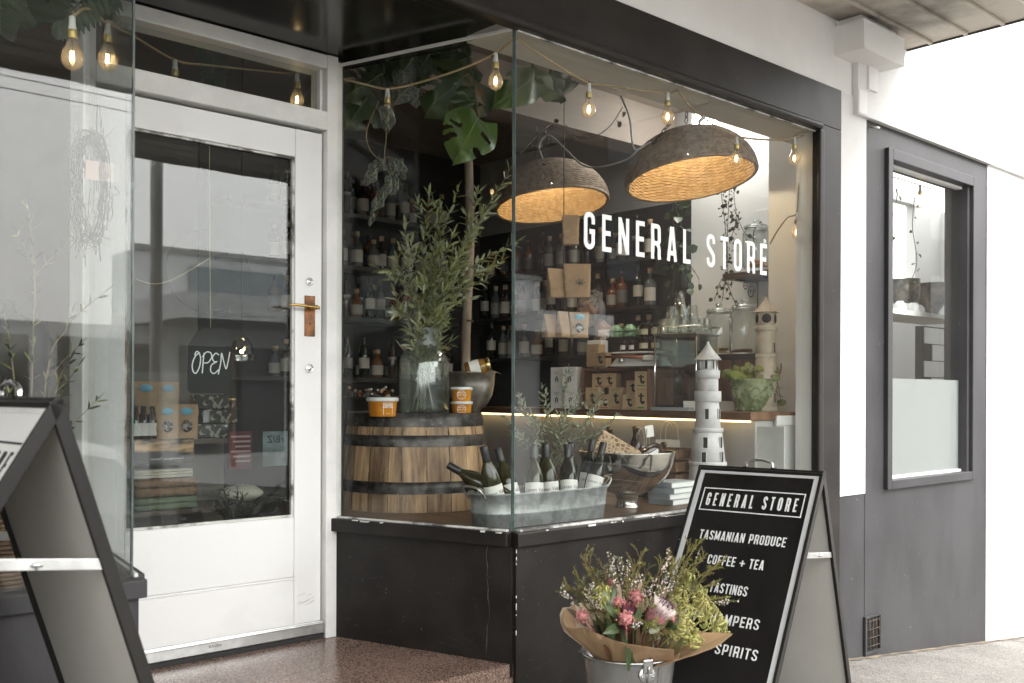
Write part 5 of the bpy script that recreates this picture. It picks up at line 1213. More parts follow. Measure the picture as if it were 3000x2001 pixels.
def chain(pa, pb, name, parent):
    a, b = Vector(pa), Vector(pb); n = max(3, int((b-a).length/.032)); d = (b-a).normalized(); s = d.cross(Vector((0, 1, .2))).normalized(); u = d.cross(s)
    mb = MB()
    for k in range(n):
        c = a.lerp(b, (k+.5)/n); e = s if k % 2 else u
        mb.tube([c+d*.020*math.cos(q*PI/5)+e*.009*math.sin(q*PI/5) for q in range(10)], .0028, 5, closed=True, caps=False)
    stuff(mb.build(name, iron, parent))
l2 = ((4.3108,0.62,2.175)[0], .62, 2.1516); l1 = ((4.4175,1.8,2.1952)[0], 1.80, 2.1897)
WL2 = wicker_lamp(l2, .345, .255, (R(-10), 0, 0), 'near woven wicker dome pendant glowing inside, right of the window centre', 1)
WL1 = wicker_lamp(l1, .355, .265, (R(-9), 0, 0), 'far woven wicker dome pendant glowing inside, over the counter', 2)
cl_ = thing('ceiling_lamp', 'bright white glass ceiling lamp glowing just above the near pendant', 'ceiling lamp', (4.9997,1.05,2.688))
MB().sphere((0, 0, 0), .075, 20, 12, sz=.8).build('globe', emit_mat('ceiling_lamp_globe', (1, .95, .88), 12), cl_); MB().tube([(0, 0, .06), (0, 0, 2.9-cl_.location.z)], .012, 8).build('stem', sockw_ := M('white_socket', (.6, .6, .58), .5), cl_)
hang = thing('lamp_chains', 'black chains and white flex holding up the two wicker pendants', 'chain')
chain((3.9943,0.62,2.2892), (4.1356,0.62,2.4283), 'chain', hang); chain((4.2642,0.62,2.4455), (l2[0], .62, 2.9), 'chain', hang)
chain((l1[0]-.05, 1.80, l1[2]+.27), (l1[0], 1.80, 2.9), 'chain', hang)
flexm = M('white_flex', (.55, .54, .52), .5)
MB().tube(spline([(4.3028,1.75,2.4305), (4.2096,1.7,2.5137), (4.1938,1.6,2.5583), (4.1418,1.4,2.4214), (4.0805,1.2,2.2885), (4.0266,1.0,2.2413), (3.9962,0.8,2.2421), (3.9848,0.7,2.2797), (4.0127,0.65,2.3093)], 8), .0055, 6).build('flex', flexm, hang)
MB().tube(spline([(4.0549,0.9,2.6115), (4.0125,0.8,2.4648), (3.9331,0.7,2.2709), (3.9607,0.65,2.2777)], 8), .0055, 6).build('flex', flexm, hang)
# ================================================================ string lights
jute = M('jute_cord', (.36, .26, .14), .85, bump=.5, bs=200)
bglass = glass_mat('bulb_glass', (.93, .89, .82), 1.5, gain=2.0, haze=.10, hazecol=(.8, .7, .55))  # warm haze paints the bright window refracted in the globes
fil = emit_mat('filament', (1, .68, .32), 9)
sockw = M('white_socket', (.6, .6, .58), .5); bras2 = M('brass_thread', (.55, .42, .16), .3, .9)
BM = {}
BM['socket'] = MB().lathe([(.0085, 0), (.009, -.02), (.0115, -.034), (.0115, -.038), (1e-4, -.038)], 14).mesh('socket', sockw)
BM['thread'] = MB().lathe([(.0125, -.038), (.0145, -.04), (.013, -.044), (.0145, -.047), (.013, -.05), (.0145, -.053), (.013, -.056), (.0145, -.059), (.0125, -.062)], 16, caps=False).mesh('thread', bras2)
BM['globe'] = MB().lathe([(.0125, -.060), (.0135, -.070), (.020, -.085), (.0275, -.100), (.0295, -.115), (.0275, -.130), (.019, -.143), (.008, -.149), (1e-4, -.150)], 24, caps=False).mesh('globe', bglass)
fm_ = MB()
for a in (20, 110, 200, 290): fm_.tube([(.004*math.cos(R(a)), .004*math.sin(R(a)), -.098), (.0058*math.cos(R(a)), .0058*math.sin(R(a)), -.124)], .0011, 5)
BM['filament'] = fm_.mesh('filament', fil)
BM['stem'] = MB().tube([(0, 0, -.062), (0, 0, -.095)], .0035, 6).mesh('stem', glass_mat('stem_glass', (.8, .8, .78), 1.5))
def bulb(p, lb, grp, tilt=(0, 0, 0), k=1):
    t = thing('filament_bulb', lb, 'light bulb', p, 0, grp); t.rotation_euler = tilt; t.scale = (k, k, k)
    for nm, me in BM.items():
        o = bpy.data.objects.new(nm, me); COL.objects.link(o); o.parent = t
GS = 'string lights inside the window'
RB = [(2.9353,0.075,2.2485), (3.437,0.075,2.3154), (3.9497,0.075,2.2133), (4.4472,0.075,2.2972)]
RR = [(2.5075,0.16,2.2935), (2.3292,0.62,2.2236)]
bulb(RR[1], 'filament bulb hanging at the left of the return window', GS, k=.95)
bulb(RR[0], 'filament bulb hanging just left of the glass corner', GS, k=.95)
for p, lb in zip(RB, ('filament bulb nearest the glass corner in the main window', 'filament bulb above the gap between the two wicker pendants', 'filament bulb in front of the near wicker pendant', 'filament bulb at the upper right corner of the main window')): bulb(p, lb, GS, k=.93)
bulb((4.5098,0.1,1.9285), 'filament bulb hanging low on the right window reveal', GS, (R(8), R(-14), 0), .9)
cord = thing('string_light_cord', 'twisted jute cord of the string lights draped inside the main window', 'cord')
def cordline(pts, r=.0045): MB().tube(spline(pts, 8), r, 7).build('cord', jute, cord)
cordline([(2.2186,0.78,2.2777), (2.2777,0.7,2.2487), RR[1], (2.393,0.5,2.2342), (2.4462,0.29,2.2512), RR[0], (2.503,0.1,2.3052), (2.5086,0.05,2.3213)])
cordline([(2.5086,0.05,2.3213), (2.6287,0.065,2.3044), (2.7927,0.075,2.2732), RB[0]]); cordline([RB[0], (3.0874,0.075,2.2701), (3.2817,0.075,2.2906), RB[1], (3.4878,0.06,2.3321)])
cordline([(3.4878,0.06,2.3321), (3.6066,0.07,2.2768), (3.7757,0.075,2.2367), RB[2]]); cordline([RB[2], (4.1436,0.075,2.235), (4.3524,0.075,2.2695), RB[3], (4.5405,0.06,2.3264)])
cordline([(4.5405,0.06,2.3264), (4.529,0.08,2.1696), (4.5133,0.09,2.0571), (4.5098,0.1,1.9285), (4.4728,0.13,1.901), (4.4899,0.2,1.8444), (4.529,0.27,1.7885)], .004)
MB().lathe([(.009, -.03), (.011, 0), (.009, .03)], 10, T(*(3.6838,0.075,2.2474)) @ RY(R(50))).build('connector', sockw, cord)
# ================================================================ pavement signs
sign_black = M('sign_panel_black', (.012, .011, .011), .22, var=.2, vs=3); sign_white = M('sign_panel_white', (.72, .72, .71), .35, var=.02)
frame_blk = M('sign_frame_black', (.012, .011, .010), .45, var=.2, spec=.3); border_g = M('sign_border_silver', (.52, .53, .53), .4, var=.03)
ink_sign = M('sign_lettering_white', (.72, .73, .73), .45, var=.02); back_m = M('sign_back_grey', (.48, .47, .44), .6, var=.05, vs=2)
def a_sign(Rc, width, s_front, s_back, label, face, border, inkm, rows, cat='pavement sign', turn=0, inset=.095):
    """Rc: street-side top corner; boards hinge along the top, feet follow the sloping footpath"""
    wd = Vector((.1438, -.9896, 0)); n = Vector((-.9896, -.1438, 0)); Rc = Vector(Rc); wd.rotate(Euler((0, 0, turn))); n.rotate(Euler((0, 0, turn)))
    t = thing('pavement_sign', label, cat, (0, 0, 0), 0, 'a-frame signs on the footpath')
    Lc = Rc-wd*width
    for side, s in ((1, s_front), (-1, s_back)):
        foot = Rc+n*s*side; foot.z = gz(foot.x)+.003
        dn = foot-Rc; ln_ = dn.length; dn.normalize(); nr = wd.cross(dn)*(-1) if side == 1 else wd.cross(dn)
        # local frame: x along width (left->right seen from the face), y up the board, z out of the face
        ax = wd if side == 1 else -wd; org = Lc if side == 1 else Rc
        m = Matrix(((ax.x, -dn.x, 0, org.x), (ax.y, -dn.y, 0, org.y), (ax.z, -dn.z, 0, org.z), (0, 0, 0, 1)))
        zax = Vector((ax.x, ax.y, ax.z)).cross(-dn); m[0][2], m[1][2], m[2][2] = zax
        p = empty_part('front_board' if side == 1 else 'back_board', t)
        fw = .013
        MB().box(fw, width-fw, -ln_+.03, -fw, -.008, .000, m).build('panel', face if side == 1 else face, p)
        MB().box(fw, width-fw, -ln_+.03, -fw, -.0095, -.0082, m).build('panel_back', back_m, p)
        for bx in ((0, fw, -ln_, 0), (width-fw, width, -ln_, 0), (fw, width-fw, -fw, -.0005), (fw, width-fw, -ln_+.012, -ln_+.03)):
            MB().box(bx[0], bx[1], bx[2], bx[3], -.020, .008, m).build('rail', frame_blk, p, bevel=.002)
        bw = .021
        for bx in ((fw, fw+bw, -ln_+.03, -fw), (width-fw-bw, width-fw, -ln_+.03, -fw), (fw+bw, width-fw-bw, -fw-bw, -fw), (fw+bw, width-fw-bw, -ln_+.03, -ln_+.03+bw)):
            MB().box(bx[0], bx[1], bx[2], bx[3], .0002, .0025, m).build('border', border, p)
        if side == 1:
            k = ln_/1.0
            y0, y1, x0, x1 = -.098*k, -.198*k, inset*width, (1-inset)*width; lt = .0045
            for bx in ((x0, x1, y0-lt, y0), (x0, x1, y1, y1+lt), (x0, x0+lt, y1+lt, y0-lt), (x1-lt, x1, y1+lt, y0-lt)):
                MB().box(bx[0], bx[1], bx[2], bx[3], .0004, .0014, m).build('logo_frame', inkm, p)
            letters('GENERAL STORE', .058, .026, m @ T(width/2, (y0+y1)/2, .0004), inkm, p, 'lettering', .0012, (.91-2*inset)*width)
            for txt, fr, h, wdt in rows:
                letters(txt, h, h*.13, m @ T(width/2, -fr*k, .0004), inkm, p, 'lettering', .0012, wdt*width)
    # folding stays and carry handle
    for w_ in (.006, width-.006):
        q = Rc-wd*(width-w_); fa = q.lerp(Vector((q+n*s_front).to_tuple()[:2]+(gz((q+n*s_front).x),)), .345); fb_ = q.lerp(Vector((q-n*s_back).to_tuple()[:2]+(gz((q-n*s_back).x),)), .345)
        mid = fa.lerp(fb_, .5)
        for a, b in ((fa, mid), (mid, fb_)):
            d = (b-a); mm = Matrix.Translation(a) @ d.to_track_quat('X', 'Z').to_matrix().to_4x4()
            MB().box(-.004, d.length+.004, -.002, .002, -.011, .011, mm).build('stay', alu, t, bevel=.001)
        MB().lathe([(.012, -.004), (.012, .004)], 12, Matrix.Translation(mid) @ d.to_track_quat('Y', 'Z').to_matrix().to_4x4() @ RX(0)).build('stay_pin', steel, t)
    c = Rc-wd*width*.5
    MB().tube(spline([c-wd*.058+Vector((0, 0, .003)), c-wd*.05+Vector((0, 0, .024)), c+Vector((0, 0, .034)), c+wd*.05+Vector((0, 0, .024)), c+wd*.058+Vector((0, 0, .003))], 6), .0055, 8).build('handle', chrome, t)
    for sg in (-1, 1): MB().box(-.012, .012, -.008, .008, -.002, .006, Matrix.Translation(c+wd*.06*sg+Vector((0, 0, .0))) @ RZ(R(8))).build('handle_foot', frame_blk, t)
    MB().box(-.010, .010, 0, width, -.012, .001, Matrix.Translation(Rc) @ RZ(math.atan2(-wd.y, -wd.x)-PI/2)).build('hinge', frame_blk, t)
    return t
ROWS = [('TASMANIAN PRODUCE', .302, .040, .68), ('COFFEE + TEA', .402, .040, .44), ('TASTINGS', .512, .040, .29), ('GIFT HAMPERS', .630, .041, .58), ('WINE + SPIRITS', .742, .041, .66)]
a_sign((3.5087, -.6509, .6905), .545, .52, .31, 'black pavement sign with white lettering beside the flower bucket', sign_black, border_g, ink_sign, ROWS)
a_sign((.633, -.724, .972), .545, .52, .30, 'white pavement sign with black lettering standing near the left window', sign_white, M('sign_border_pale', (.70, .70, .69), .4), ink, ROWS, turn=R(-6), inset=.05)

# ================================================================ flower bucket
BKX, BKY, BKZ = 2.43, -.59, gz(2.43)
rng_ = random.Random(42)
tin = M('bucket_tin', (.46, .47, .465), .28, .95, col2=(.30, .30, .295), vs=5, stretch=(1, 1, .35), bump=.06, bs=14, rvar=.12)
bk_ = thing('metal_bucket', 'shiny galvanised bucket holding the wrapped bouquet on the footpath', 'bucket', (BKX, BKY, BKZ))
Hb = .297
def bkr(z): return .108+.042*z/Hb
prof = [(.104, 0), (.108, .004)]
for z in (.03, .10, .150, .154, .160, .164, .170, .174, .180, .184, .190, .25, .285): prof.append((bkr(z)+(.0035 if z in (.154, .160, .174, .180) else 0)-(.000), z))
prof += [(bkr(Hb)+.001, Hb-.004), (bkr(Hb)+.007, Hb-.001), (bkr(Hb)+.007, Hb+.005), (bkr(Hb)-.001, Hb+.005), (bkr(.2)-.004, .2), (.10, .02), (1e-4, .02)]
MB().lathe(prof, 56).build('pail', tin, bk_)
ca_ = math.atan2(-2.71-BKY, -BKX)     # direction towards the street side viewer
def bkt(a, r, z): return (r*math.cos(a), r*math.sin(a), z)
ea = ca_+R(22)
em_ = RZ(ea+PI/2)
ear = MB(); ear.lathe([(.027, 0), (.027, .003), (.024, .005), (1e-4, .005)], 20, em_ @ T(0, -bkr(.268)-.001, .262) @ RX(R(82))); ear.build('ear', tin, bk_)
MB().box(-.016, .016, -.004, .004, 0, .045, em_ @ T(0, -bkr(Hb)-.006, .268)).build('ear_loop', tin, bk_, bevel=.008)
for sx in (-1, 1): MB().sphere(em_ @ Vector((sx*.017, -bkr(.26)-.007, .258)), .0042, 8, 6).build('rivet', tin, bk_)
MB().tube(spline([em_ @ Vector((0, -bkr(Hb)-.014, .292)), em_ @ Vector((-.002, -bkr(.2)-.022, .22)), em_ @ Vector((-.006, -bkr(.1)-.02, .12)), em_ @ Vector((-.012, -bkr(.02)-.02, .03))], 6), .0028, 6).build('bail_wire', tin, bk_)
MB().box(-.0022, .0022, -.0012, .0012, .0, .285, em_ @ T(.05, -.1085, 0) @ RX(R(8))).build('seam', tin, bk_)

bq = thing('bouquet', 'native flower bouquet wrapped in brown paper in the metal bucket', 'bouquet', (BKX, BKY, BKZ+Hb))
bo = Vector(bq.location)
def P_(p): return Vector(p)-bo
# brown paper: outer front sheet and taller back sheets, ragged folded tips
paper = M('brown_wrapping_paper', (.40, .265, .15), .75, var=.12, vs=5, bump=.5, bs=9, trans=.12)
paper_in = M('lit_paper_inside', (.52, .41, .29), .75, var=.08, vs=5, bump=.4, bs=9, trans=.12)  # same paper in a lighter tone, painting light on the inner side
def sheet(keys, r0, z0, mat, seed, nu=60, nv=7, name='wrapping_sheet'):
    """keys: (angle deg from viewer direction, + to the right), radius, height"""
    def fn(u, v):
        a = lerp(keys[0][0], keys[-1][0], u)
        for k in range(len(keys)-1):
            if keys[k][0] <= a <= keys[k+1][0]+1e-6:
                q = (a-keys[k][0])/(keys[k+1][0]-keys[k][0]); rt = lerp(keys[k][1], keys[k+1][1], q); zt = lerp(keys[k][2], keys[k+1][2], q); break
        rr = lerp(r0, rt, v**1.25); zz = lerp(z0, zt, v**.9)
        cr_ = mnoise.noise((a*.045+seed, v*2.2, seed))*.022*v+mnoise.noise((a*.15+seed, v*5, seed*2))*.007*v
        th = ca_+R(a); return ((rr+cr_)*math.cos(th), (rr+cr_)*math.sin(th), zz+cr_*.3)
    MB().grid(fn, nu, nv, False).build(name, mat, bq, solid=.0008)
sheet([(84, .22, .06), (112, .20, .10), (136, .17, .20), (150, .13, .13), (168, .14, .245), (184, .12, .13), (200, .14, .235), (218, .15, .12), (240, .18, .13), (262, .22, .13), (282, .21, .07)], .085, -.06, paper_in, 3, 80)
sheet([(-108, .195, .14), (-92, .215, .125), (-76, .20, .08), (-52, .18, .10), (-30, .175, .088), (-8, .185, .075), (18, .20, .064), (38, .215, .055), (52, .18, .005), (66, .17, .02)], .10, -.05, paper, 8, 60)
sheet([(30, .17, .0), (52, .205, .018), (72, .30, .055), (86, .33, .075), (100, .24, .06), (120, .2, .05)], .10, -.05, paper, 15, 40)
# flowers
lf_dk = M('dark_protea_leaf', (.035, .06, .022), .4, col2=(.06, .09, .035), vs=12, trans=.1)
lf_red = M('bronze_leaf', (.09, .035, .02), .4, col2=(.05, .05, .02), vs=8)
def broad_leaf(base, tip, wd, mat, nrm):
    b, t_ = Vector(base), Vector(tip); d = t_-b; l = d.length; d.normalize(); s = d.cross(Vector(nrm)).normalized(); n = s.cross(d)
    def fn(u, v):
        x = (u-.5)*2; w_ = wd*math.sin(PI*min(1, v*.93+.05))**.8
        return b+d*l*v+s*x*w_*.5+n*(abs(x)*wd*.14-.12*l*v*v+.04*l*math.sin(v*3))
    MB().grid(fn, 4, 8).build('leaf', mat, bq)
pinkm = M('rice_flower_pink', (.31, .095, .095), .6, col2=(.43, .20, .185), vs=60)
def cluster(c, r, n=46):
    mb = MB(); rg = random.Random(int(c[0]*1e4)+int(c[2]*1e4)); c = Vector(c)
    for k in range(n):
        v = Vector((rg.gauss(0, 1), rg.gauss(0, 1), rg.gauss(.3, 1))).normalized()*r*rg.uniform(.75, 1.05)
        mb.sphere(c+v, r*.13, 5, 4)
    mb.sphere(c, r*.78, 8, 6); mb.tube([c, c*.4+Vector((0, 0, -.05))], .0025, 4)
    mb.build('pink_cluster', pinkm, bq)
for p, r in (((2.4287,-0.62,0.3387), .026), ((2.2948,-0.66,0.3493), .016), ((2.2878,-0.7,0.3048), .027), ((2.2032,-0.6,0.3098), .021), ((2.5072,-0.7,0.2739), .017), ((2.7713,-0.62,0.2976), .012), ((2.3972,-0.54,0.38), .013), ((2.5404,-0.7,0.2522), .012), ((2.3435,-0.64,0.3355), .013), ((2.4243,-0.6,0.3447), .014)): cluster(P_(p), r, 60)
pro_o = M('protea_bract_pink', (.42, .13, .17), .5, col2=(.60, .36, .34), vs=9); pro_d = M('protea_bract_dark', (.09, .018, .025), .5, col2=(.22, .05, .07), vs=9)
pro_w = M('protea_fur', (.55, .45, .44), .8, col2=(.68, .60, .56), vs=20); pro_t = M('protea_dark_tip', (.07, .025, .045), .7)
def protea(c, ax, size, inner, outer, open_):
    c = Vector(c); ax = Vector(ax).normalized(); s = ax.cross(Vector((.3, .1, 1))).normalized(); u = ax.cross(s)
    for ring, (nb, r0, r1, h, m_) in enumerate(((12, .35, open_, .85, outer), (12, .32, open_*.86, 1.0, outer), (11, .28, open_*.7, 1.12, inner))):
        for k in range(nb):
            a = 2*PI*(k+.5*(ring % 2))/nb; e = s*math.cos(a)+u*math.sin(a); f_ = ax.cross(e); w_ = size*.30
            def fn(x, v):
                rad = size*(r0+(r1-r0)*v**.8); ww = w_*math.sin(PI*min(1, .12+v*.86))**.75
                return c+ax*size*h*v*1.05+e*(rad-.05*size*(2*x-1)**2)+f_*(x-.5)*ww
            MB().grid(fn, 2, 6).build('bract', m_, bq)
def fur(c, ax, size, mb, n, mat_i, l0, l1, spread, rg):
    c = Vector(c); ax = Vector(ax).normalized()
    for k in range(n):
        v = Vector((rg.gauss(0, 1), rg.gauss(0, 1), rg.gauss(0, 1))); v -= ax*v.dot(ax); v.normalize(); q = math.sqrt(rg.random())*spread
        a = c+v*size*q*.7+ax*size*l0; b = c+v*size*q*(.95 if l1 > .9 else 1)+ax*size*(l1*(1-.25*q*q)); mb.tube([a, a.lerp(b, .6)+v*size*.03, b], .0011, 3, r2=.0006, mi=mat_i)
pA = P_((2.3335,-0.66,0.2657)); axA = Vector((-.05, -.35, 1)); protea(pA, axA, .062, pro_d, pro_d, .62)
pB = P_((2.4142,-0.69,0.2695)); axB = Vector((.35, -.62, .95)); protea(pB, axB, .066, pro_o, pro_o, .58)
fm2 = MB(); rgp = random.Random(6); fur(pB, axB, .066, fm2, 420, 0, .55, 1.35, .68, rgp); fur(pB+axB.normalized()*.072, axB, .05, fm2, 160, 1, 0, .42, .6, rgp); fur(pA, axA, .062, fm2, 120, 1, .5, 1.0, .5, rgp)
stuff(fm2.build('protea_fur', [pro_w, pro_t], bq))
pC = P_((2.3686,-0.73,0.2591)); protea(pC, (.25, -.8, .45), .026, M('pale_bud', (.55, .58, .45), .5), MATS['pale_bud'], .5)
# pincushion blossoms: curved yellow-green styles with club ends
pinm = M('pincushion_yellow', (.25, .235, .055), .5, col2=(.34, .30, .11), vs=40); pin_t = M('pincushion_club', (.22, .245, .055), .45, col2=(.32, .32, .10), vs=40)
def pincushion(c, ax, r, n):
    c = Vector(c); ax = Vector(ax).normalized(); rg = random.Random(int(abs(c.x)*9e3)+int(abs(c.z)*7e3)); mb = MB()
    for k in range(n):
        v = Vector((rg.gauss(0, 1), rg.gauss(0, 1), rg.gauss(0, 1))); v -= ax*v.dot(ax); v.normalize()
        op = rg.uniform(.35, 1.15); tip = c+v*r*op+ax*r*rg.uniform(-.35, .9)-Vector((0, 0, r*rg.uniform(.2, .8)))
        m1 = c+v*r*op*.45+ax*r*.75; pts = spline([c, m1, c.lerp(tip, .8)+v*r*.22, tip], 4)
        mb.tube(pts, .0011, 4, mi=0); d = (pts[-1]-pts[-3]).normalized()
        mb.tube([tip-d*.003, tip+d*.004, tip+d*.012, tip+d*.017], lambda q: (.0014, .0034, .0036, .0012)[min(3, int(q*3.01))], 6, mi=1)
    mb.tube([c, c*.5+Vector((0, 0, -.04))], .003, 5)
    mb.build('pincushion', [pinm, pin_t], bq)
for p, ax, r, n in (((2.2238,-0.66,0.3853), (-.2, -.5, .8), .038, 18), ((2.6988,-0.6,0.3618), (.1, -.5, .9), .036, 16), ((2.5926,-0.66,0.3373), (.0, -.6, .6), .036, 16), ((2.5624,-0.7,0.2966), (.1, -.7, .5), .040, 22), ((2.6399,-0.7,0.2857), (.3, -.6, .6), .050, 34),
                    ((2.7254,-0.68,0.2501), (.6, -.5, .5), .052, 36), ((2.503,-0.74,0.2537), (0, -.8, .3), .040, 26), ((2.5495,-0.74,0.2258), (.2, -.8, .2), .040, 26), ((2.8013,-0.66,0.206), (.8, -.4, .2), .042, 24), ((2.7775,-0.58,0.3164), (.3, -.3, .8), .034, 16), ((2.7281,-0.64,0.2931), (.3, -.4, .8), .04, 22)): pincushion(P_(p), ax, r, n)
# broad leaves, with a collar of shaded foliage filling the cone
FILL = []
for k in range(46):
    a = rng_.uniform(0, 6.28); r_ = .15*math.sqrt(rng_.random()); e = r_+rng_.uniform(.01, .05); h_ = rng_.uniform(.03, .12)
    FILL.append((bo+Vector((r_*math.cos(a), r_*math.sin(a), h_-.05)), bo+Vector((e*math.cos(a), e*math.sin(a), h_+rng_.uniform(.01, .05))), rng_.uniform(.02, .034), lf_dk if rng_.random() < .75 else lf_red))
FILL = tuple(FILL)
for b, t_, w_, m_ in (((2.3093,-0.62,0.3235), (2.2828,-0.6,0.3917), .024, lf_dk), ((2.3172,-0.6,0.3192), (2.384,-0.58,0.3887), .020, lf_dk), ((2.3111,-0.66,0.2826), (2.2415,-0.66,0.3526), .026, lf_dk), ((2.3012,-0.66,0.2707), (2.1638,-0.74,0.2929), .03, lf_dk), ((2.3261,-0.7,0.2738), (2.3329,-0.72,0.3361), .026, lf_dk),
                      ((2.3055,-0.62,0.2766), (2.2282,-0.64,0.3314), .024, lf_red), ((2.2608,-0.56,0.2594), (2.2237,-0.52,0.3195), .03, lf_red), ((2.5572,-0.64,0.2849), (2.4777,-0.66,0.3202), .018, lf_dk), ((2.4971,-0.68,0.2441), (2.4516,-0.76,0.2853), .022, lf_dk), ((2.6347,-0.66,0.1765), (2.7351,-0.7,0.1414), .02, lf_dk), ((2.6254,-0.64,0.2175), (2.588,-0.74,0.1847), .026, lf_red), ((2.497,-0.58,0.3051), (2.3991,-0.6,0.3494), .018, lf_dk), ((2.4404,-0.7,0.2426), (2.4075,-0.77,0.2442), .024, lf_dk), ((2.2816,-0.62,0.2667), (2.2005,-0.68,0.3352), .028, lf_red), ((2.7471,-0.6,0.2516), (2.5747,-0.68,0.2323), .022, lf_dk))+FILL:
    broad_leaf(P_(b), P_(t_), w_, m_, (rng_.uniform(-.4, .2), -1, .5))
# heath sprigs: fine needles up the stem; some carry white blossom
needle = M('heath_needle', (.17, .18, .04), .5, col2=(.28, .27, .08), vs=40, trans=.15); needle_d = M('heath_needle_dark', (.06, .08, .025), .5, col2=(.10, .11, .04), vs=40)
wstem = M('heath_stem', (.20, .12, .07), .7); wflo = M('heath_blossom', (.66, .58, .55), .6, var=.1)
def sprig(tip, white_=False, dark=False, fine=1.0):
    rg = random.Random(int(abs(tip[0])*1e4)+int(abs(tip[2])*1e4)); tip = Vector(tip); root = Vector((tip.x*.30, tip.y*.30, -.02))
    mid = root.lerp(tip, .55)+Vector((0, 0, .05)); c = spline([root, mid, tip], 14); mb = MB()
    mb.tube(c, .0020, 4, r2=.0008, mi=1); n = len(c)
    lines = [(c, .42)]
    for b in range(rg.randint(4, 7)):
        k = rg.randrange(int(n*.45), n-3); t_ = (c[k+1]-c[k]).normalized(); v = Vector((rg.gauss(0, 1), rg.gauss(0, 1), rg.gauss(.2, .6))).normalized()
        e = c[k]+(t_+v*.75).normalized()*rg.uniform(.025, .06); ln_ = spline([c[k], c[k].lerp(e, .5)+t_*.006, e], 6); mb.tube(ln_, .0011, 3, mi=1); lines.append((ln_, .1))
    for ln_, st_ in lines:
        m_ = len(ln_)
        for k in range(int(m_*st_), m_-1):
            t_ = (ln_[k+1]-ln_[k]); sl = t_.length; t_.normalize(); rep = max(2, int(sl/.0022))
            s = t_.cross(Vector((.2, .9, .3))).normalized(); u = t_.cross(s)
            for q in range(rep):
                pp_ = ln_[k].lerp(ln_[k+1], q/rep); a = rg.uniform(0, 6.28)
                d = (t_*rg.uniform(.5, 1)+(s*math.cos(a)+u*math.sin(a))).normalized(); l = rg.uniform(.008, .014)*fine
                w_ = d.cross(t_).normalized()*.0019
                mb.add([pp_-w_, pp_+w_, pp_+d*l], [(0, 1, 2)], False, 0)
            if white_ and rg.random() < .5:
                a = rg.uniform(0, 6.28); pp_ = ln_[k]+(s*math.cos(a)+u*math.sin(a))*.005; mb.sphere(pp_, rg.uniform(.0022, .0036), 5, 4, mi=2)
    mb.build('heath_sprig', [needle_d if dark else needle, wstem, wflo], bq)
SPR = [((2.1301,-0.56,0.3918), 1, 1), ((2.1562,-0.56,0.4098), 0, 0), ((2.1816,-0.6,0.4216), 0, 1), ((2.2362,-0.56,0.4893), 0, 0), ((2.3289,-0.5,0.4556), 0, 0), ((2.298,-0.58,0.4757), 0, 1), ((2.3464,-0.58,0.483), 1, 1), ((2.4347,-0.54,0.462), 1, 1), ((2.4382,-0.58,0.4566), 1, 1), ((2.5217,-0.56,0.4696), 0, 0), ((2.5376,-0.52,0.4357), 0, 0),
       ((2.6356,-0.5,0.4077), 0, 1), ((2.6121,-0.58,0.422), 0, 0), ((2.6057,-0.62,0.4682), 1, 0), ((2.6495,-0.62,0.4389), 0, 0), ((2.7506,-0.6,0.4779), 0, 0), ((2.7702,-0.62,0.4961), 0, 0), ((2.8088,-0.58,0.4215), 1, 0), ((2.9208,-0.62,0.4176), 0, 0), ((2.8695,-0.6,0.387), 0, 0), ((2.8804,-0.62,0.3426), 0, 0), ((2.9039,-0.64,0.2831), 0, 0), ((2.9324,-0.66,0.2687), 1, 1),
       ((2.2067,-0.62,0.4041), 1, 1), ((2.1667,-0.64,0.3923), 1, 0), ((2.1909,-0.58,0.3937), 0, 1), ((2.2843,-0.58,0.4227), 0, 1), ((2.4475,-0.64,0.3977), 0, 0), ((2.4666,-0.66,0.3773), 1, 1), ((2.464,-0.68,0.3598), 1, 0), ((2.3865,-0.62,0.4023), 0, 0), ((2.5567,-0.64,0.3703), 0, 1), ((2.736,-0.58,0.3994), 0, 0), ((2.8316,-0.6,0.4367), 0, 0), ((2.7395,-0.66,0.3652), 0, 1), ((2.7887,-0.66,0.2702), 0, 1), ((2.4411,-0.6,0.3719), 1, 0), ((2.3708,-0.56,0.4237), 0, 1), ((2.6448,-0.6,0.4121), 0, 1), ((2.7085,-0.62,0.3781), 0, 0)]
for tp, w_, dk in SPR: sprig(P_(tp), bool(w_), bool(dk))
for k in range(34):      # shorter filler sprigs through the bunch
    a = rng_.uniform(0, 6.28); rr = rng_.uniform(.05, .21); zt = rng_.uniform(.12, .27)-.25*max(0, rr-.12)
    if math.cos(a-ca_) > .3: zt *= .7
    sprig((rr*math.cos(a), rr*math.sin(a), zt), k % 6 == 0, k % 2 == 0)
# ================================================================ the shopkeeper behind the counter
def metaball_mesh(name, els, res=.016):
    mb = bpy.data.metaballs.new(name); mb.resolution = res; mb.render_resolution = res; mb.threshold = .12
    for (x, y, z, r, sx, sy, sz, rot) in els:
        e = mb.elements.new(type='ELLIPSOID'); e.co = (x, y, z); e.radius = r; e.size_x, e.size_y, e.size_z = sx, sy, sz; e.rotation = Euler(rot).to_quaternion()
    o = bpy.data.objects.new(name, mb); COL.objects.link(o); bpy.context.view_layer.update()
    me = bpy.data.meshes.new_from_object(o.evaluated_get(bpy.context.evaluated_depsgraph_get())); bpy.data.objects.remove(o); bpy.data.metaballs.remove(mb)
    return me
skin = M('skin', (.28, .175, .13), .5, col2=(.22, .13, .095), vs=14); shirt = M('white_shirt', (.55, .53, .50), .8, var=.08); apron = M('taupe_apron', (.20, .16, .13), .8, var=.15); trouser = M('dark_trousers', (.03, .03, .035), .8)
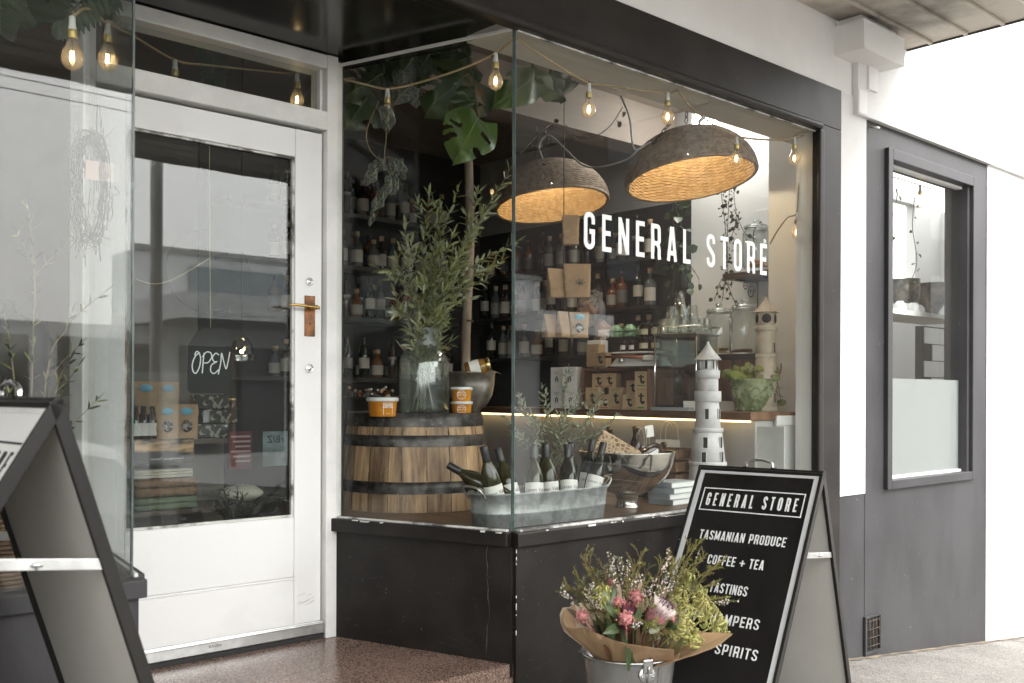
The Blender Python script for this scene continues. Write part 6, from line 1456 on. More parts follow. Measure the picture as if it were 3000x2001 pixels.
hairm = M('grey_hair', (.10, .09, .08), .6, col2=(.21, .195, .18), vs=30, stretch=(1, 1, .3)); beardm = M('grey_beard', (.36, .32, .29), .8, col2=(.25, .2, .17), vs=40)
# local frame: +x is the way he faces
hx, hz = .13, 1.52
E_ = [(hx, 0, hz, .20, .62, .5, .66, (0, .45, 0)), (hx+.045, 0, hz-.06, .15, .55, .46, .6, (0, .5, 0)), (hx+.115, 0, hz-.055, .045, .6, .35, .6, (0, .6, 0)), (hx+.095, 0, hz-.12, .06, .6, .6, .5, (0, .4, 0)),
      (hx-.01, .085, hz-.015, .05, .5, .3, .75, (0, .3, 0)), (hx-.01, -.085, hz-.015, .05, .5, .3, .75, (0, .3, 0)),
      (.055, 0, hz-.14, .13, .55, .55, .8, (0, .4, 0)),
      (0, 0, 1.24, .36, .42, .75, .62, (0, .1, 0)), (-.01, .16, 1.29, .17, .7, .7, .7, (0, 0, 0)), (-.01, -.16, 1.29, .17, .7, .7, .7, (0, 0, 0)), (-.02, 0, 1.02, .32, .46, .72, .8, (0, 0, 0)), (-.02, 0, .80, .3, .46, .74, .7, (0, 0, 0)),
      (.03, .22, 1.14, .14, .55, .5, 1.0, (0, -.25, 0)), (.03, -.22, 1.14, .14, .55, .5, 1.0, (0, -.25, 0)), (.15, .20, .98, .12, 1.1, .5, .5, (0, .2, 0)), (.15, -.20, .98, .12, 1.1, .5, .5, (0, .2, 0)), (.27, .17, .95, .09, .7, .55, .4, (0, 0, 0)), (.27, -.17, .95, .09, .7, .55, .4, (0, 0, 0)),
      (-.02, .09, .45, .2, .5, .5, 1.9, (0, 0, 0)), (-.02, -.09, .45, .2, .5, .5, 1.9, (0, 0, 0)), (.02, .09, .06, .13, .95, .5, .45, (0, 0, 0)), (.02, -.09, .06, .13, .95, .5, .45, (0, 0, 0))]
pm2 = metaball_mesh('body', E_)
for m_ in (skin, shirt, apron, trouser, beardm, hairm): pm2.materials.append(m_)
for p in pm2.polygons:
    c = p.center; p.use_smooth = True; k = 0
    if c.z < .72: k = 3
    elif c.z < 1.34 and not (c.x > .2 and c.z < 1.02): k = 2 if (abs(c.y) < .13 and (c.x > .02 or c.z < 1.2) or abs(abs(c.y)-.09) < .03) else 1
    elif c.z < 1.385 and c.x < .09: k = 1
    elif c.x > hx+.02 and c.z < hz-.075 and c.z > 1.36: k = 4
    if c.z > hz-.07 and ((c.x < hx+.005 and abs(c.y) < .083) or c.z > hz+.055) : k = 5
    p.material_index = k
pz = (5.0104,1.93,1.5624)
man = thing('person', 'grey haired bearded man in white shirt and apron bending over behind the counter', 'person', (pz[0]+.05, pz[1]-.05, .0), math.atan2(.67, -.74))
man.scale = (1, 1, 1.035)
bo_ = bpy.data.objects.new('body', pm2); COL.objects.link(bo_); bo_.parent = man
def hfn(u, v):
    a = 2*PI*u; t = v*R(118); r = .101+.012*mnoise.noise((math.cos(a)*5, math.sin(a)*5, v*9)); x = -r*1.08*math.sin(t)*math.cos(a); y = r*.86*math.sin(t)*math.sin(a); z = r*math.cos(t)
    q = Vector((x, y, z)); q.rotate(Euler((0, R(-12), 0))); return (q.x+hx-.022, q.y, q.z+hz+.012)
for s in (-1, 1): MB().sphere((hx+.088, s*.033, hz-.012), .011, 8, 6).build('eye', M('eye_dark', (.05, .035, .03), .2), man)
strand = MB()
rgh = random.Random(2)
for k in range(260):
    a = rgh.uniform(.2, .8); v = rgh.uniform(.05, .78); p0 = Vector(hfn(a, v)); p1 = Vector(hfn(a+rgh.uniform(-.02, .02), min(.85, v+.13))); c = Vector((hx-.02, 0, hz)); strand.tube([p0+(p0-c)*.06, p0.lerp(p1, .5)+(p0-c)*.16, p1+(p1-c)*.10], .0016, 3)
stuff(strand.build('hair_strands', hairm, man))

# ================================================================ hanging plants
def monstera(parent, base, tip, width, nrm, mat, slots, curl=.12, name='leaf'):
    b, t = Vector(base), Vector(tip); d = t-b; l = d.length; d.normalize(); s = d.cross(Vector(nrm)).normalized(); n = s.cross(d)
    def fn(u, v):
        x = (u-.5)*2; w_ = width*.5*math.sin(PI*min(.99, .18+.82*v))**.62*(1-v**4)**.6
        back = -.16*l*(abs(x)**1.2)*(1-v)          # heart-shaped lobes behind the stalk
        return b+d*(l*v+back)+s*x*w_+n*(-curl*l*(v-.3)**2-abs(x)**2*width*.10+.012*math.sin(9*v+4*x))
    def skip(u, v):
        x = abs(u-.5)*2; sd = u > .5
        for (v0, x0, x1, hw, side) in slots:
            if (side == 0 or (side == 1) == sd) and x0 < x < x1 and abs(v-(v0+.16*x)) < hw*(1-.4*abs((x-(x0+x1)/2)/(x1-x0))): return True
        return False
    o = MB().grid(fn, 40, 44, True, skip).build(name, mat, parent)
    mb = MB(); mb.tube([fn(.5, k/10)+n*.0015 for k in range(11)], .0022, 5, r2=.0008); mb.build('midrib', M('leaf_rib', (.16, .22, .07), .5), parent)
    return o
mon_d = M('monstera_dark', (.018, .032, .012), .35, col2=(.03, .05, .018), vs=7, trans=.12); mon_g = M('monstera_lit', (.05, .095, .018), .35, col2=(.09, .13, .03), vs=6, trans=.22); mon_b = M('monstera_browning', (.03, .05, .018), .45, col2=(.20, .09, .035), vs=5, lo=.52, hi=.62, trans=.1)  # the brighter green copy paints light onto the lit leaves
stem_g = M('leaf_stalk', (.05, .07, .03), .5)
sl1 = [(.28, .35, .8, .05, 0), (.55, .4, 1.1, .045, 0), (.42, .6, 1.1, .03, 1)]; sl2 = [(.2, .3, 1.1, .045, 0), (.42, .32, 1.1, .05, 0), (.62, .35, 1.1, .04, 0)]
mp = thing('monstera_plant', 'monstera plant with split leaves hanging from the ceiling inside the window', 'plant', (0, 0, 0))
LV = [((2.6408,0.42,2.1291), (2.4782,0.36,1.9236), .24, mon_g, sl1), ((2.7426,0.6,2.3735), (2.4862,0.55,2.1674), .36, mon_b, sl2), ((3.036,0.5,2.395), (2.7755,0.46,2.2183), .17, mon_g, [(.4, .4, 1.1, .04, 1)]), ((3.0468,0.52,2.4137), (3.2055,0.5,2.3446), .17, mon_g, []), ((3.2445,0.62,2.4848), (3.3344,0.6,2.3726), .2, mon_d, [(.3, .4, .9, .04, 0)]), ((3.3065,0.66,2.5121), (3.4431,0.62,2.4825), .18, mon_d, []),
      ((2.4671,0.85,2.3685), (2.2589,0.8,2.2298), .26, mon_d, sl2), ((2.4001,0.85,2.2702), (2.2594,0.8,2.1038), .26, mon_d, sl1), ((2.4221,0.9,2.4082), (2.5708,0.85,2.3818), .2, mon_d, sl2), ((2.5925,0.8,2.4602), (2.4536,0.75,2.2957), .2, mon_d, []), ((2.8845,0.75,2.5153), (2.6828,0.7,2.4182), .26, mon_d, sl2), ((2.8017,0.72,2.4499), (2.8184,0.7,2.3231), .2, mon_b, []), ((2.5946,0.5,2.2413), (2.7151,0.48,2.2069), .11, mon_d, []), ((2.7139,0.85,2.5106), (2.6165,0.8,2.3895), .15, mon_d, []), ((2.5595,0.9,2.4584), (2.4561,0.9,2.3875), .2, mon_d, sl1), ((2.7894,0.9,2.5548), (2.8514,0.85,2.4929), .2, mon_d, [])]
for b, t, w_, m_, sl in LV: monstera(mp, b, t, w_, (random.uniform(-.5, .1), -1, random.uniform(.1, .5)), m_, sl)
for c in ([(2.7709,0.75,2.5471), (2.7763,0.65,2.4652), (2.6837,0.5,2.2964), (2.6408,0.42,2.1291)], [(2.8615,0.8,2.5918), (2.805,0.7,2.5037), (2.7426,0.6,2.3735)], [(3.081,0.6,2.543), (3.0668,0.55,2.4683), (3.036,0.5,2.395)], [(2.4784,0.9,2.4779), (2.4669,0.85,2.4061), (2.4671,0.85,2.3685)], [(3.2832,0.66,2.5645), (3.2753,0.64,2.5168), (3.3065,0.66,2.5121)]):
    MB().tube(spline(c, 8), .006, 6, r2=.004).build('stalk', stem_g, mp)
silv, snt = node_mat('silver_veined_leaf'); o_ = N(snt, 'ShaderNodeOutputMaterial'); pb = N(snt, 'ShaderNodeBsdfPrincipled'); vo = N(snt, 'ShaderNodeTexVoronoi', Scale=75, feature='DISTANCE_TO_EDGE'); tc_ = N(snt, 'ShaderNodeTexCoord'); cr = N(snt, 'ShaderNodeValToRGB')
cr.color_ramp.elements[0].color = (.19, .19, .165, 1); cr.color_ramp.elements[1].color = (.03, .034, .024, 1); cr.color_ramp.elements[0].position = .0; cr.color_ramp.elements[1].position = .10
snt.links.new(tc_.outputs['Object'], vo.inputs['Vector']); snt.links.new(vo.outputs[0], cr.inputs[0]); snt.links.new(cr.outputs[0], pb.inputs['Base Color']); snt.links.new(pb.outputs[0], o_.inputs[0]); pb.inputs['Roughness'].default_value = .5
sv = thing('silver_vine', 'trailing vine with silver veined heart leaves inside the return window', 'plant', (0, 0, 0))
for b, t, w_ in (((2.3156,0.6,2.1355), (2.3203,0.6,2.0382), .075), ((2.2577,0.6,1.8897), (2.2094,0.58,1.8102), .06), ((2.2953,0.6,1.9184), (2.2578,0.6,1.8776), .06), ((2.3464,0.6,1.9266), (2.3511,0.6,1.8338), .045), ((2.3665,0.58,1.9299), (2.3885,0.58,1.8591), .045), ((2.3338,0.6,1.8542), (2.2959,0.6,1.7734), .05), ((2.2959,0.6,1.7909), (2.2501,0.6,1.7151), .055), ((2.3639,0.6,1.8587), (2.3448,0.6,1.7924), .03), ((2.2616,0.62,1.7141), (2.2473,0.62,1.6566), .025), ((2.448,0.68,2.333), (2.4451,0.66,2.2189), .10), ((2.4784,0.66,2.2804), (2.3759,0.64,2.1826), .10), ((2.5011,0.66,2.2486), (2.4978,0.64,2.1889), .08), ((2.393,0.68,2.2488), (2.4785,0.66,2.244), .1), ((2.2838,0.62,1.9322), (2.3263,0.62,1.8986), .045)):
    monstera(sv, b, t, w_, (random.uniform(-.5, .2), -1, .2), silv, [], .05)
for c in ([(2.3292,0.62,2.2306), (2.3114,0.6,2.1172), (2.3076,0.6,2.0114), (2.3017,0.6,1.9194), (2.3338,0.6,1.8542), (2.2959,0.6,1.7909), (2.2616,0.62,1.7141)], [(2.3007,0.64,2.1763), (2.2425,0.64,2.0424), (2.2418,0.62,1.9688), (2.2838,0.62,1.9322)], [(2.3464,0.6,1.9266), (2.3639,0.6,1.8587)], [(2.3665,0.58,1.9299), (2.3164,0.6,1.9428), (2.3017,0.6,1.9194)]):
    MB().tube(spline(c, 8), .0022, 5).build('stem', M('vine_stem', (.16, .12, .07), .7), sv)
def vine(name, lb, lines, lsize, mat, seed, step, cat='plant', asm=False):
    t = thing(name, lb, cat, (0, 0, 0)); rg = random.Random(seed); mb = MB()
    for ln_ in lines:
        c = spline(ln_, 14); MB().tube(c, .0025, 4).build('stem', M('vine_stem_dark', (.05, .045, .025), .7), t); acc = 0
        for a, b in zip(c, c[1:]):
            acc += (b-a).length
            if acc > step:
                acc = 0; d = Vector((rg.gauss(0, .6), rg.gauss(-.2, .6), rg.gauss(-.5, .5))); p = b+d.normalized()*lsize*.6
                l = lsize*rg.uniform(.6, 1.2); m2 = MB() if not asm else mb
                m2.tube([b, p], .0012, 3); leaf_into(m2, p, d, Vector((rg.gauss(0, .5), -1, rg.gauss(0, .5))), l, l*.95, .12, 0, .15)
                if not asm: m2.build('leaf', mat, t)
    if asm: stuff(mb.build('leaves', mat, t))
    return t
poth = M('pothos_leaf', (.03, .05, .018), .4, col2=(.05, .08, .025), vs=14, trans=.15); ivym = M('ivy_leaf', (.035, .04, .025), .5, col2=(.055, .06, .035), vs=20, trans=.1)
vine('pothos', 'dark trailing pothos hanging against the white wall under the near pendant', [[(4.9,1.218,2.6383), (4.9,1.2059,2.216), (4.9,1.1473,2.0327), (4.9,1.1804,1.8477), (4.9,1.1122,1.6801), (4.9,1.145,1.508)], [(5.0,1.2287,2.6585), (5.0,1.2096,2.2165), (5.0,1.2778,2.0054), (4.95,1.1349,1.821), (4.9,1.0131,1.6985)], [(5.0,1.2807,2.6687), (5.0,1.296,2.1735), (5.0,1.2776,1.9501), (5.0,1.2936,1.6199)]], .06, poth, 3, .045)
vine('ivy', 'dark small leaved ivy trailing down the white wall by the iron shelf', [[(5.1,1.0187,2.6356), (5.1,1.0008,2.281), (5.1,0.9673,2.0337), (5.1,0.9566,1.8175), (5.1,0.9881,1.5779)], [(5.15,0.9247,2.6263), (5.15,0.9392,2.2518), (5.1,0.8872,2.0771), (5.1,0.9345,1.9225)], [(5.1,0.9536,2.6229), (5.1,0.9361,2.2979), (5.1,0.9508,1.978), (5.1,0.943,1.6552)], [(5.12,0.9175,2.1371), (5.1,0.8237,1.9763), (5.1,0.7614,1.9426)], [(5.0,0.9735,1.5701), (5.05,0.9459,1.705), (5.0,0.8145,1.533)]], .03, ivym, 4, .016, asm=True)
vine('dry_vine', 'withered dark vine strung along the ceiling behind the pendants', [[(3.6223,1.3,2.2567), (3.7514,1.3,2.3735), (3.8509,1.3,2.4637), (3.9358,1.3,2.5159), (4.0053,1.3,2.4917)], [(3.9829,1.25,2.5147), (4.0092,1.2,2.4435), (4.0983,1.15,2.4425), (4.1883,1.1,2.5105), (4.1857,1.0,2.5996)], [(3.8341,1.3,2.4606), (3.8014,1.3,2.3097), (3.9828,1.4,2.2569)]], .035, M('dry_leaf', (.03, .022, .016), .8), 6, .06)
# ================================================================ inside the door
du = thing('product_shelf', 'dark shelving unit with products just inside the door', 'shelf', (0, 0, 0))
shz = 0.7977; sx0, sx1 = 1.4767, 2.0503
MB().box(sx0, sx1, 1.22, 1.50, shz-.02, shz).build('shelf', wood_dark, du); MB().box(sx0, sx1, 1.44, 1.50, shz, shz+.10).build('riser_step', wood_dark, du)
sh2 = 0.5133; MB().box(sx0, sx1, 1.22, 1.50, sh2-.02, sh2).build('shelf', wood_dark, du); MB().box(sx0-.02, sx0, 1.22, 1.50, .015, shz+.3).build('side', wood_dark, du)
MB().box(sx0, sx1, 1.49, 1.505, .015, shz+.28).build('back_panel', M('taupe_panel', (.16, .14, .12), .7), du)
GB = 'kraft snack bags inside the door'
for px_, y, z, w_, h_, lb, wn_ in (((1.6925,1.27,0.7998), 1.27, shz, .088, .145, 'kraft bag with blue label and window, front left inside the door', True), ((1.7743,1.27,0.7977), 1.27, shz, .092, .145, 'kraft bag with blue label and window, front right inside the door', True),
                               ((1.678,1.46,0.9469), 1.455, shz+.10, .10, .14, 'kraft bag with blue label at the back left inside the door', False), ((1.7746,1.46,0.9467), 1.455, shz+.10, .092, .14, 'kraft bag with blue label at the back right inside the door', False)):
    coffee_bag((px_[0], y, z), w_, .05, h_, R(-14), lb, blue, wn_, GB)
for k, xp in enumerate(((1.5688,1.28,0.8027), (1.6007,1.28,0.8019), (1.6366,1.28,0.801))):
    t = bottle('beer', (xp[0], 1.285, shz), (0, 0, R(-10)), dark_sp, capm, M('cream_pink_label', (.55, .52, .48), .6), ['dark bottle with cream label at the left edge of the door glass', 'dark bottle with cream label, second from the left inside the door', 'dark bottle with cream label next to the kraft bags'][k], 'labelled bottles inside the door', 'sauce_bottle'); t.scale = (.72, .72, .60)
noug = M('nougat', (.07, .055, .045), .2, col2=(.45, .40, .33), vs=42, lo=.56, hi=.62, detail=1)
for k, (xp, zz) in enumerate((((1.894,1.3,0.7935), 0), ((1.9392,1.32,0.7917), .062), ((1.9002,1.33,0.7924), .124))):
    t = thing('chocolate_slab', ['speckled nut slab in clear wrap, bottom of the pile inside the door', 'speckled nut slab in clear wrap, middle of the pile inside the door', 'speckled nut slab in clear wrap, top of the pile inside the door'][k], 'slab', (xp[0], 1.32, shz+zz), R(-12+k*6), 'nut slabs inside the door')
    MB().box(-.075, .075, -.03, .03, .001, .060).build('slab', noug, t, bevel=.006); MB().box(-.079, .079, -.033, .033, .0005, .0615).build('wrapper', tum, t, bevel=.004)
for k, xp in enumerate(((2.0339,1.36,0.7878), (2.0629,1.36,0.7871))): jam_jar((xp[0]-.02, 1.40, shz+.10), (0, 0, 0), .022, .07, ['small gold lidded jar inside the door, left of two', 'small gold lidded jar inside the door, right of two'][k], 'gold lidded jars inside the door', jb, goldlid, False)
def poster(loc, w_, h_, lb, m_, rz=0):
    t = thing('poster', lb, 'poster', loc, rz); MB().box(-w_/2, w_/2, -.001, .001, -h_/2, h_/2).build('sheet', m_, t); return t
ps = M('sunset_print', (.55, .33, .16), .5, col2=(.03, .025, .025), vs=5, lo=.42, hi=.52, stretch=(.5, 1, 2))
c = (1.6602,1.215,0.7533); t = poster(c, .245, .10, 'sunset photograph poster with white lettering under the shelf', ps)
text_mesh('lettering', 'Connecting you. Tasmania', .013, ink_w, t, T(.01, -.0015, -.03) @ RX(R(90)) @ RZ(PI) @ RX(PI))
c = (1.984,1.2,0.7465); t = poster(c, .105, .16, 'dark maroon poster with rows of pale lettering inside the door', M('maroon_print', (.09, .012, .016), .5))
for k in range(6): MB().box(-.045+.01*(k % 3), .045, -.0016, -.0011, .055-k*.021, .063-k*.021).build('printed_line', M('pale_print', (.35, .25, .25), .6), t)
c = (2.1374,1.18,0.7497); t = poster(c, .12, .15, 'pale blue poster with dark capital letters inside the door', M('blue_print', (.22, .29, .30), .5, col2=(.10, .13, .13), vs=9))
text_mesh('lettering', 'rBIZ', .045, ink, t, T(.0, -.0015, .04) @ RX(R(90)) @ RZ(PI) @ RX(PI))
tow = M('linen_cloth', (.42, .37, .30), .9, var=.1, bump=.3, bs=80); brn = M('herringbone_blanket', (.22, .13, .075), .95, col2=(.15, .085, .05), vs=60, bump=.5, bs=120); grn = M('green_blanket', (.10, .13, .075), .95, bump=.5, bs=120, var=.2)
def folded(name, lb, xp, y, z, w_, d_, h_, m_, rz=0, n_=2):
    t = thing(name, lb, 'blanket', (xp[0], y, z), rz, 'folded textiles inside the door')
    for k in range(n_):
        zz = h_*k/n_; hh_ = h_/n_
        prof = [(-d_/2+hh_*.5*(1-math.cos(R(q))), zz+hh_*.5+hh_*.48*math.sin(R(q))) for q in range(-90, 91, 30)]+[(d_/2, zz+hh_*.98), (d_/2, zz+hh_*.02)]
        n2 = len(prof); MB().add([(-w_/2, y_, z_) for y_, z_ in prof]+[(w_/2+.004*math.sin(k*3), y_, z_) for y_, z_ in prof], [(i, (i+1) % n2, n2+(i+1) % n2, n2+i) for i in range(n2)]+[tuple(range(n2))[::-1], tuple(range(n2, 2*n2))], True).build('fold', m_, t)
folded('blanket', 'green woven blanket at the bottom of the pile inside the door', (1.683,1.28,0.519), 1.33, sh2+.0, .25, .2, .05, grn)
folded('blanket', 'brown herringbone blanket in the middle of the pile inside the door', (1.683,1.28,0.519), 1.33, sh2+.052, .25, .2, .075, brn, R(1))
folded('linen_towels', 'folded natural linen towels on top of the blanket pile', (1.6739,1.28,0.5196), 1.33, sh2+.13, .24, .18, .035, tow, R(-3), 3)
fl = M('sheepskin_wool', (.58, .54, .46), .95, var=.12, bump=1, bs=60); skn = thing('sheepskin', 'folded cream sheepskin on the lower shelf inside the door', 'sheepskin', ((2.0714,1.33,0.5538)[0], 1.36, sh2))
MB().grid(lambda u, v: (.095*math.cos(2*PI*u)*math.sin(PI*v)*(1+.12*mnoise.noise((u*9, v*9, 1))), .08*math.sin(2*PI*u)*math.sin(PI*v), .035-.035*math.cos(PI*v)+.008*mnoise.noise((u*14, v*14, 3))), 32, 16).build('fleece', fl, skn)
# sign hanging on the glass of the door
osn = thing('open_sign', 'smoky hanging door sign with OPEN hand lettered in white', 'sign', (0, 0, 0))
oy = .842; ox0, ox1 = 1.5897, 1.7672; oz0, oz1 = 0.9875, 1.2358; ow = ox1-ox0; oh = oz1-oz0
prf = [(-ow/2, -oh/2+.012), (-ow/2+.012, -oh/2), (ow/2-.012, -oh/2), (ow/2, -oh/2+.012), (ow/2, oh*.22), (ow*.30, oh*.43), (ow*.12, oh/2), (-ow*.12, oh/2), (-ow*.30, oh*.43), (-ow/2, oh*.22)]
MB().prism(prf, -.002, .002, T((ox0+ox1)/2, oy, (oz0+oz1)/2) @ RX(R(90))).build('board', M('smoky_board', (.022, .021, .020), .8, var=.06, spec=.1), osn)
ocx, ocz = (ox0+ox1)/2, 1.1043
OM = T(ocx, oy-.0025, ocz) @ RX(R(90)); kx = 0.0016
def hand(pts, nm='hand_letter'):
    b = MB(); c = spline([(p[0]*kx*1.05, -p[1]*kx, 0) for p in pts], 8); stroke2d(b, [(p.x, p.y) for p in c], .0042, 0, .0008, OM); b.build(nm, ink_w, osn)
hand([(-26, -22), (-36, -14), (-43, 4), (-42, 20), (-35, 26), (-27, 12), (-24, -8), (-28, -22), (-34, -24), (-38, -16)])
hand([(-16, -22), (-18, 0), (-20, 26)]); hand([(-20, -12), (-10, -24), (0, -22), (2, -12), (-6, 0), (-16, 2)])
hand([(20, -18), (12, -22), (4, -12), (8, -2), (14, -2), (2, 6), (0, 20), (8, 26), (20, 16)])
hand([(18, 28), (24, 0), (26, -22), (32, 0), (37, 14), (42, -4), (46, -26)])
MB().tube([((ox0+ox1)/2, oy, oz1-.005), (1.6751,0.842,1.5021), (1.6718,0.842,1.9207)], .0015, 4).build('string', tag_m, osn)
MB().tube(spline([(1.3926,0.845,1.397), (1.4562,0.845,1.3832), (1.5376,0.845,1.4089), (1.6731,0.845,1.4956)], 6), .002, 4).build('twine_loop', tag_m, osn)
hoop = thing('wire_hoop', 'thin dark wire hoop hanging inside the door glass', 'hoop', (0, 0, 0))
hc_ = (1.6803,0.86,1.4466); MB().tube([(hc_[0]+0.1619*1.05*math.cos(2*PI*q/48), .86, hc_[2]+0.1569*math.sin(2*PI*q/48)) for q in range(48)], .0018, 4, closed=True, caps=False).build('hoop', iron, hoop)
pg = thing('glass_pendant', 'small ribbed glass pendant lamp with glowing filament inside the shop door', 'pendant lamp', (2.3444,1.9,1.2045))
MB().lathe([(.012, .075), (.03, .065), (.055, .03), (.064, -.02), (.062, -.05)], 16, caps=False, smooth=False).build('shade', tum, pg); MB().sphere((0, 0, -.005), .010, 8, 6).build('filament', fil, pg); MB().tube([(0, 0, .07), (0, 0, 1.5)], .003, 4).build('flex', iron, pg)
rk = thing('pine_sprig', 'small dark conifer sprig low inside the door glass', 'plant', ((1.8609,1.0,0.4827)[0], 1.0, .015))
for a in range(7):
    e = Vector((math.cos(a*.9)*.09, math.sin(a*.9)*.06, .52+.03*(a % 3))); c = spline([(0, 0, 0), (0, 0, .4), e], 8); MB().tube(c, .004, 4).build('branch', M('dark_conifer', (.012, .016, .01), .8), rk)
    nb = MB()
    for q in range(12, 17):
        for s in range(6): nb.tube([c[min(q, 16)], c[min(q, 16)]+Vector((random.uniform(-.03, .03), random.uniform(-.02, .02), random.uniform(0, .03)))], .0014, 3)
    stuff(nb.build('needles', MATS['dark_conifer'], rk))
# string lights behind the transom and in the left window
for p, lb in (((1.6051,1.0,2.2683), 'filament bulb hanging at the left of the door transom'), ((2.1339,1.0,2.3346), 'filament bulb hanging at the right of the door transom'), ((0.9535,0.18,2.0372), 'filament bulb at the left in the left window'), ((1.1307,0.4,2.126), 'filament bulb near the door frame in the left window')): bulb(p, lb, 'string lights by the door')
c2 = thing('door_light_cord', 'jute cord of string lights strung across the transom', 'cord')
MB().tube(spline([(0.9535,0.18,2.0372), (1.0349,0.3,2.115), (1.1307,0.4,2.126), (1.4111,0.9,2.283), (1.6051,1.0,2.2683), (1.7432,1.0,2.2794), (1.9692,1.0,2.309), (2.1339,1.0,2.3346), (2.2558,1.0,2.3857)], 8), .0045, 6).build('cord', jute, c2)
fern = M('fern_leaf', (.025, .04, .018), .5, trans=.1)
def fern_frond(parent, pts, ll):
    c = spline(pts, 10); mb = MB(); mb.tube(c, .002, 4)
    for k in range(2, len(c)-1, 2):
        t = (c[k+1]-c[k]).normalized(); s = t.cross(Vector((.3, -1, .2))).normalized()
        for sg in (-1, 1): leaf_into(mb, c[k], (s*sg+t*.5), Vector((0, -1, .3)), ll*(1-.6*k/len(c)), ll*.28, .1)
    mb.build('frond', fern, parent)
f1 = thing('fern', 'dark fern fronds hanging behind the door transom', 'plant', (0, 0, 0)); fern_frond(f1, [(1.7713,1.1,2.3979), (1.7758,1.05,2.3163), (1.7616,1.0,2.2233), (1.7582,1.0,2.171)], .11)
f2 = thing('fern', 'green fern fronds hanging at the top of the left window', 'plant', (0, 0, 0))
for q in ([(0.8671,0.3,2.1691), (0.8558,0.3,2.1045), (0.879,0.3,2.0615), (0.8906,0.3,2.046)], [(1.0901,0.35,2.2226), (1.0101,0.3,2.1212), (0.9616,0.3,2.0642), (0.9377,0.3,2.0455)], [(0.786,0.25,2.0945), (0.7808,0.25,2.0217), (0.7864,0.25,1.9636)], [(1.1342,0.4,2.2637), (1.1016,0.4,2.1878), (1.0978,0.4,2.1535)]): fern_frond(f2, q, .10)
# ================================================================ left window display
twm = M('twig_grey', (.10, .085, .07), .8, var=.3)
wr = thing('twig_wreath', 'long tangled twig wreath hanging in the left window', 'wreath', (1.1136,0.5,1.6321)); rg = random.Random(8); hw, hv = 0.0411, 0.1643; tb_ = MB()
for k in range(150):
    a0 = rg.uniform(0, 6.28); ln_ = rg.uniform(.5, 1.8); off = Vector((rg.gauss(0, .013), rg.gauss(0, .015), rg.gauss(0, .013))); pts = []
    for q in range(9):
        a = a0+ln_*q/8; e = 1+.5*(rg.random() < .08 and q > 6); pts.append(Vector((hw*math.cos(a)*e, rg.gauss(0, .003), hv*math.sin(a)*e))+off+Vector((rg.gauss(0, .003), 0, rg.gauss(0, .003))))
    tb_.tube(pts, .0014, 3)
for k in range(60):
    a = rg.uniform(0, 6.28); b = Vector((hw*math.cos(a), 0, hv*math.sin(a))); d = Vector((rg.gauss(0, 1), rg.gauss(0, .6), rg.gauss(0, 1))).normalized(); tb_.tube(spline([b, b+d*.03, b+d*.055+Vector((rg.gauss(0, .02), 0, rg.gauss(0, .02)))], 4), .0008, 3)
stuff(tb_.build('twigs', twm, wr)); MB().tube([(0, 0, hv), (0, 0, 2.9-wr.location.z)], .001, 3).build('string', tag_m, wr); MB().box(-.02, .02, -.022, -.02, .02, .08).build('tag', M('pink_tag', (.55, .42, .36), .7), wr)
lo_ = thing('olive_sapling', 'slim olive sapling in the left window', 'plant', ((0.9524,0.55,1.2556)[0], .55, .45)); lv = Vector(lo_.location)
st = [[(0, 0, .05), Vector((0.9616,0.55,1.1222))-lv, Vector((0.9673,0.55,1.3236))-lv, Vector((0.9489,0.55,1.5493))-lv], [(0, 0, .05), Vector((0.9909,0.5,1.055))-lv, Vector((1.0416,0.5,1.1772))-lv, Vector((1.0609,0.5,1.2322))-lv], [(0, 0, .05), Vector((0.892,0.5,1.053))-lv, Vector((0.8674,0.5,1.2209))-lv], [(0, 0, .05), Vector((1.0165,0.5,0.9885))-lv, Vector((1.0384,0.45,1.0817))-lv]]
MB().lathe([(.06, 0), (.08, .14), (.082, .145), (.07, .14), (1e-4, .13)], 20).build('pot', pot_m, lo_); olive_spray(lo_, st, .045, .010, .036, 12, [mon_d, leafmat], r0=.004, twigs=2)
kt = thing('dark_canister', 'dark round lidded canister on a stand in the left window', 'canister', ((0.9916,0.9,1.2811)[0], .9, .45)); MB().lathe([(.09, 0), (.09, .50), (.12, .52), (.125, .72), (.11, .78), (.03, .80), (.018, .82), (.02, .84), (1e-4, .85)], 28).build('body', dkm, kt)
bs_ = thing('wicker_basket', 'brown wicker basket at the foot of the left window', 'basket', ((0.7881,0.28,0.5066)[0], .28, .45)); wk = MB()
for j in range(16):
    z = .012+j*.012; wk.tube([((.15+.02*j/16+.003*math.sin(q*PI*.5+PI*(j % 2)))*math.cos(2*PI*q/48), (.11+.015*j/16)*math.sin(2*PI*q/48), z) for q in range(48)], .0065, 5, closed=True, caps=False)
stuff(wk.build('weave', M('brown_basket', (.09, .05, .026), .7, var=.3, vs=20), bs_)); MB().lathe([(.14, 0), (.14, .01)], 24, sy=.75).build('base', MATS['brown_basket'], bs_)
